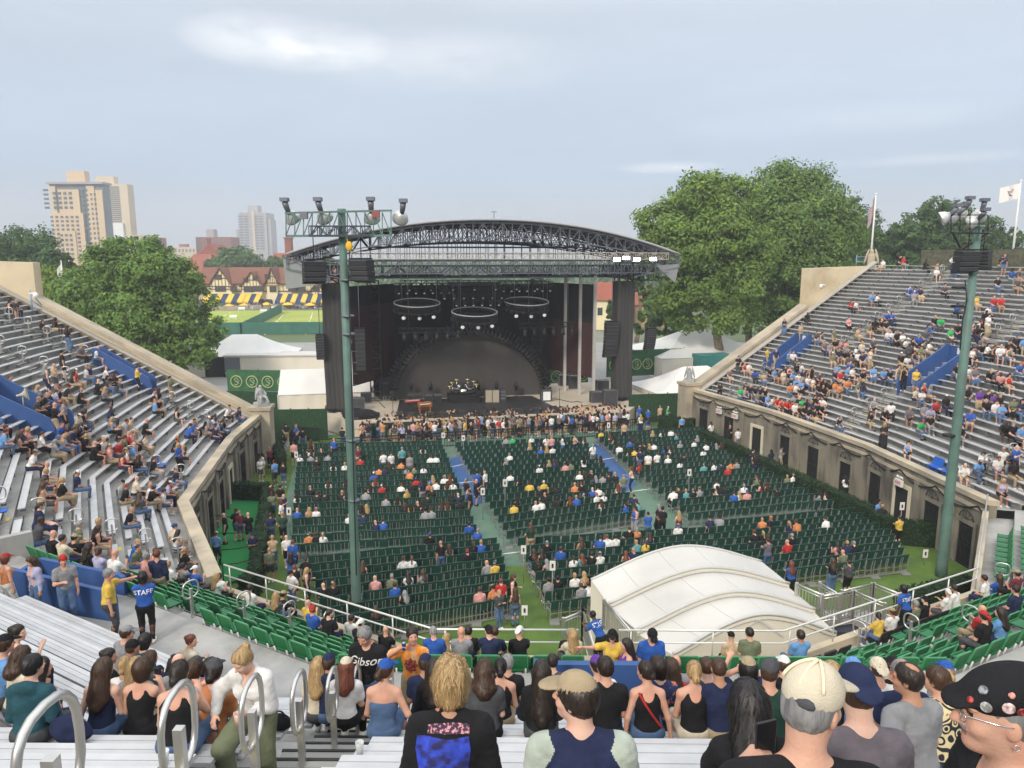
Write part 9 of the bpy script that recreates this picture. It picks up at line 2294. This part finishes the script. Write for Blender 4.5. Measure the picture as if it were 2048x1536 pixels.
floor_sit("30,380w 110,360k 125,640w 425,620r 490,640k 540,580G 600,580w 780,680g 820,680w 420,840o 470,835k 570,850n 625,860o 805,840w 375,940k 430,950k 570,955k 580,1010r 890,1000p 985,990k 905,1060G 950,1030n", 1400, 780, 3.16)
def floor_stand(txt, ox, oy, sc, where):
	for e in txt.split():
		x_, y_ = e[:-1].split(','); p = at(ox + float(x_) / sc, oy + float(y_) / sc, 1.15); l = locate(p.x, p.y)
		if l and l[1] > -.4: continue
		put_c((p.x, p.y, .01), rnd.choice((R(11), R(11), rnd.uniform(-3, 3))), False, e[-1], where)
floor_stand("175,265k 245,270b 215,310k 285,310k 160,340k 340,390k 225,400p 495,375b 550,300k 20,470w 65,430m 100,530B 155,540k 80,690k 135,690k 80,740G 155,760n 140,800w 70,890n 150,890f 180,1040w 85,1050t 220,1080b 65,1130G 210,1170b 305,1190k 230,1250k 215,1290w 310,1260d", 520, 780, 3.34, 'beside the left block')
floor_stand("825,460w 875,465w 950,440c 655,430m 1000,475g 1505,590w 1450,600b 1085,660n 1380,650k 1440,650k 1405,740k 1210,1080k 1610,1340r 1690,1320k 1595,1420d 1705,1400d", 520, 780, 3.34, 'among the centre blocks')
floor_stand("310,350w 345,355p 420,350w 500,340t 620,410w 560,490w 935,450n 990,470w 1050,460w 880,570w 825,620G 905,850b 990,880b 1085,850k 1060,820k 1195,870m 205,970f 1215,220B 1335,190y 1410,260w 930,150b 990,170b 990,225b 940,205w 830,265t 1070,140t 1118,145e 1205,140o", 1000, 780, 3.34, 'by right front block')
floor_stand("70,240B 450,430n 510,400g 700,460n 320,300w 345,300w 400,310G 1120,760B 1150,780k 1260,860y 430,1010M 575,1170b 840,1140k 940,1150d 330,420n 350,460k 800,470y 860,470k 920,590w 970,580n 1005,590w 1050,570w 1075,620v 160,260r 185,270k 240,290w 280,300m 380,310t", 1400, 780, 3.16, 'beside the right hedge')
for px, py, c in ((450, 1045, 'k'), (472, 1040, 'k'), (480, 1040, 'm'), (497, 1045, 'k'), (505, 1085, 'n'), (432, 1085, 'B'), (474, 938, 'y'), (520, 930, 'w')):
	p = at(px, py, 1.25); put_c((p.x, p.y, .11), rnd.uniform(-3, 3), False, c, 'on left green carpet')
# the standing crowd before the stage
pit = [at(*q, 0) for q in ((712, 901), (1256, 862), (1250, 843), (738, 866))]
for _ in range(330):
	s, v = rnd.random(), rnd.random() ** .8; p = (pit[0] * (1 - s) + pit[1] * s) * (1 - v) + (pit[3] * (1 - s) + pit[2] * s) * v
	put_c((p.x, p.y, .01), R(11) + rnd.gauss(0, .8), False, rnd.choice(TOPC + 'wwwwppttBBogyr'), 'before the stage')
for px in range(424, 650, 5): p = atY(px + rnd.uniform(-2, 2), 610, 212); put_c((p.x, 211 + rnd.uniform(-4, 4), .01), rnd.uniform(-3, 3), rnd.random() < .5, None, 'on the clubhouse terrace')
crowd.sort(key=lambda c: c[0]); n_ind = 300 - HERO
M_crowd = attr_mat('crowd_cloth', .85, .06, 6)
VV, FF, TT = [], [], []; off = 0; ind = []
n_ind = max(0, n_ind)
for n, (w, px, sit, k, loc, rz, col, where) in enumerate(crowd):
	me, low, sp = PR[(sit, k)]; hc = rnd.choice('kddddbbbyygr'); sk = rnd.choice('llllpptttd'); bc = rnd.choice(BOTC); sc = rnd.choice('wwk'); cc = rnd.choice('kwnbrhg'); s = rnd.uniform(.94, 1.05)
	if n < n_ind:
		o = obj('person', me, None, loc, rz); o.scale = (s, s, s)
		for i, m in enumerate((skinm(sk), cloth(col), cloth(bc), hairm(hc), M_shoe[sc], cloth(cc))): o.material_slots[i].link = 'OBJECT'; o.material_slots[i].material = m
		hw_ = '%s-capped' % COLS[cc][0].split()[-1] if sp.get('cap') else 'bald' if sp['hair'] == 'bald' else HAIRC[hc][0]
		tag(o, None, 'person', 'spectators on the stands and court')
		lb = '%s person in %s top and %s %s' % (hw_, COLS[col][0].split()[-1], COLS[bc][0].split()[-1], {'shorts': 'shorts', 'dress': 'dress'}.get(sp.get('bottom'), 'trousers'))
		ind.append((lb + ', ' + where, px, o))
	else:
		V, F, l = low; M_ = rot_z(rz); VV.append((V * s) @ M_.T + np.array(loc)); FF.append(F + off); off += len(V)
		pal = np.array([SKINC[sk], COLS[col][1], COLS[bc][1], HAIRC[hc][1], (.6, .58, .55) if sc == 'w' else (.02, .02, .02), COLS[cc][1]]); TT.append(pal[l])
by = {}
for lb, px, o in ind: by.setdefault(lb, []).append((px, o))
for lb, v in by.items():
	v.sort(key=lambda q: q[0])
	for k, (px, o) in enumerate(v): o['label'] = lb if len(v) == 1 else (lb if len((lb + ' x from left').split()) <= 16 else lb.replace(' top and ', ', ').replace(' of centre', ', centre')) + ', %s from left' % nth(k + 1)
if VV: tag(obj('crowd', np_mesh('crowd', np.concatenate(VV), np.concatenate(FF), M_crowd, None, True, np.concatenate(TT))), 'the farther spectators on the stands, the court and before the stage', 'crowd', None, 'stuff')
# ------------------------------------------------------------ the hazy air
b = MB(); b.box((0, 560, 44), (2600, 1300, 90)); hz_ = b.build('haze', None) if False else obj('haze', b.mesh('haze'))
m = bpy.data.materials.new('haze_air'); m.use_nodes = True; N = m.node_tree.nodes; N.clear(); o_ = N.new('ShaderNodeOutputMaterial'); v_ = N.new('ShaderNodeVolumePrincipled'); v_.inputs['Color'].default_value = (.93, .95, 1.0, 1); v_.inputs['Density'].default_value = .0007; v_.inputs['Anisotropy'].default_value = .2
m.node_tree.links.new(v_.outputs[0], o_.inputs['Volume']); hz_.data.materials.append(m); hz_['kind'] = 'stuff'; hz_['label'] = 'thin pale haze in the air over the whole place'; hz_['category'] = 'haze'
SC.cycles.volume_bounces = 0; SC.cycles.volume_max_steps = 64
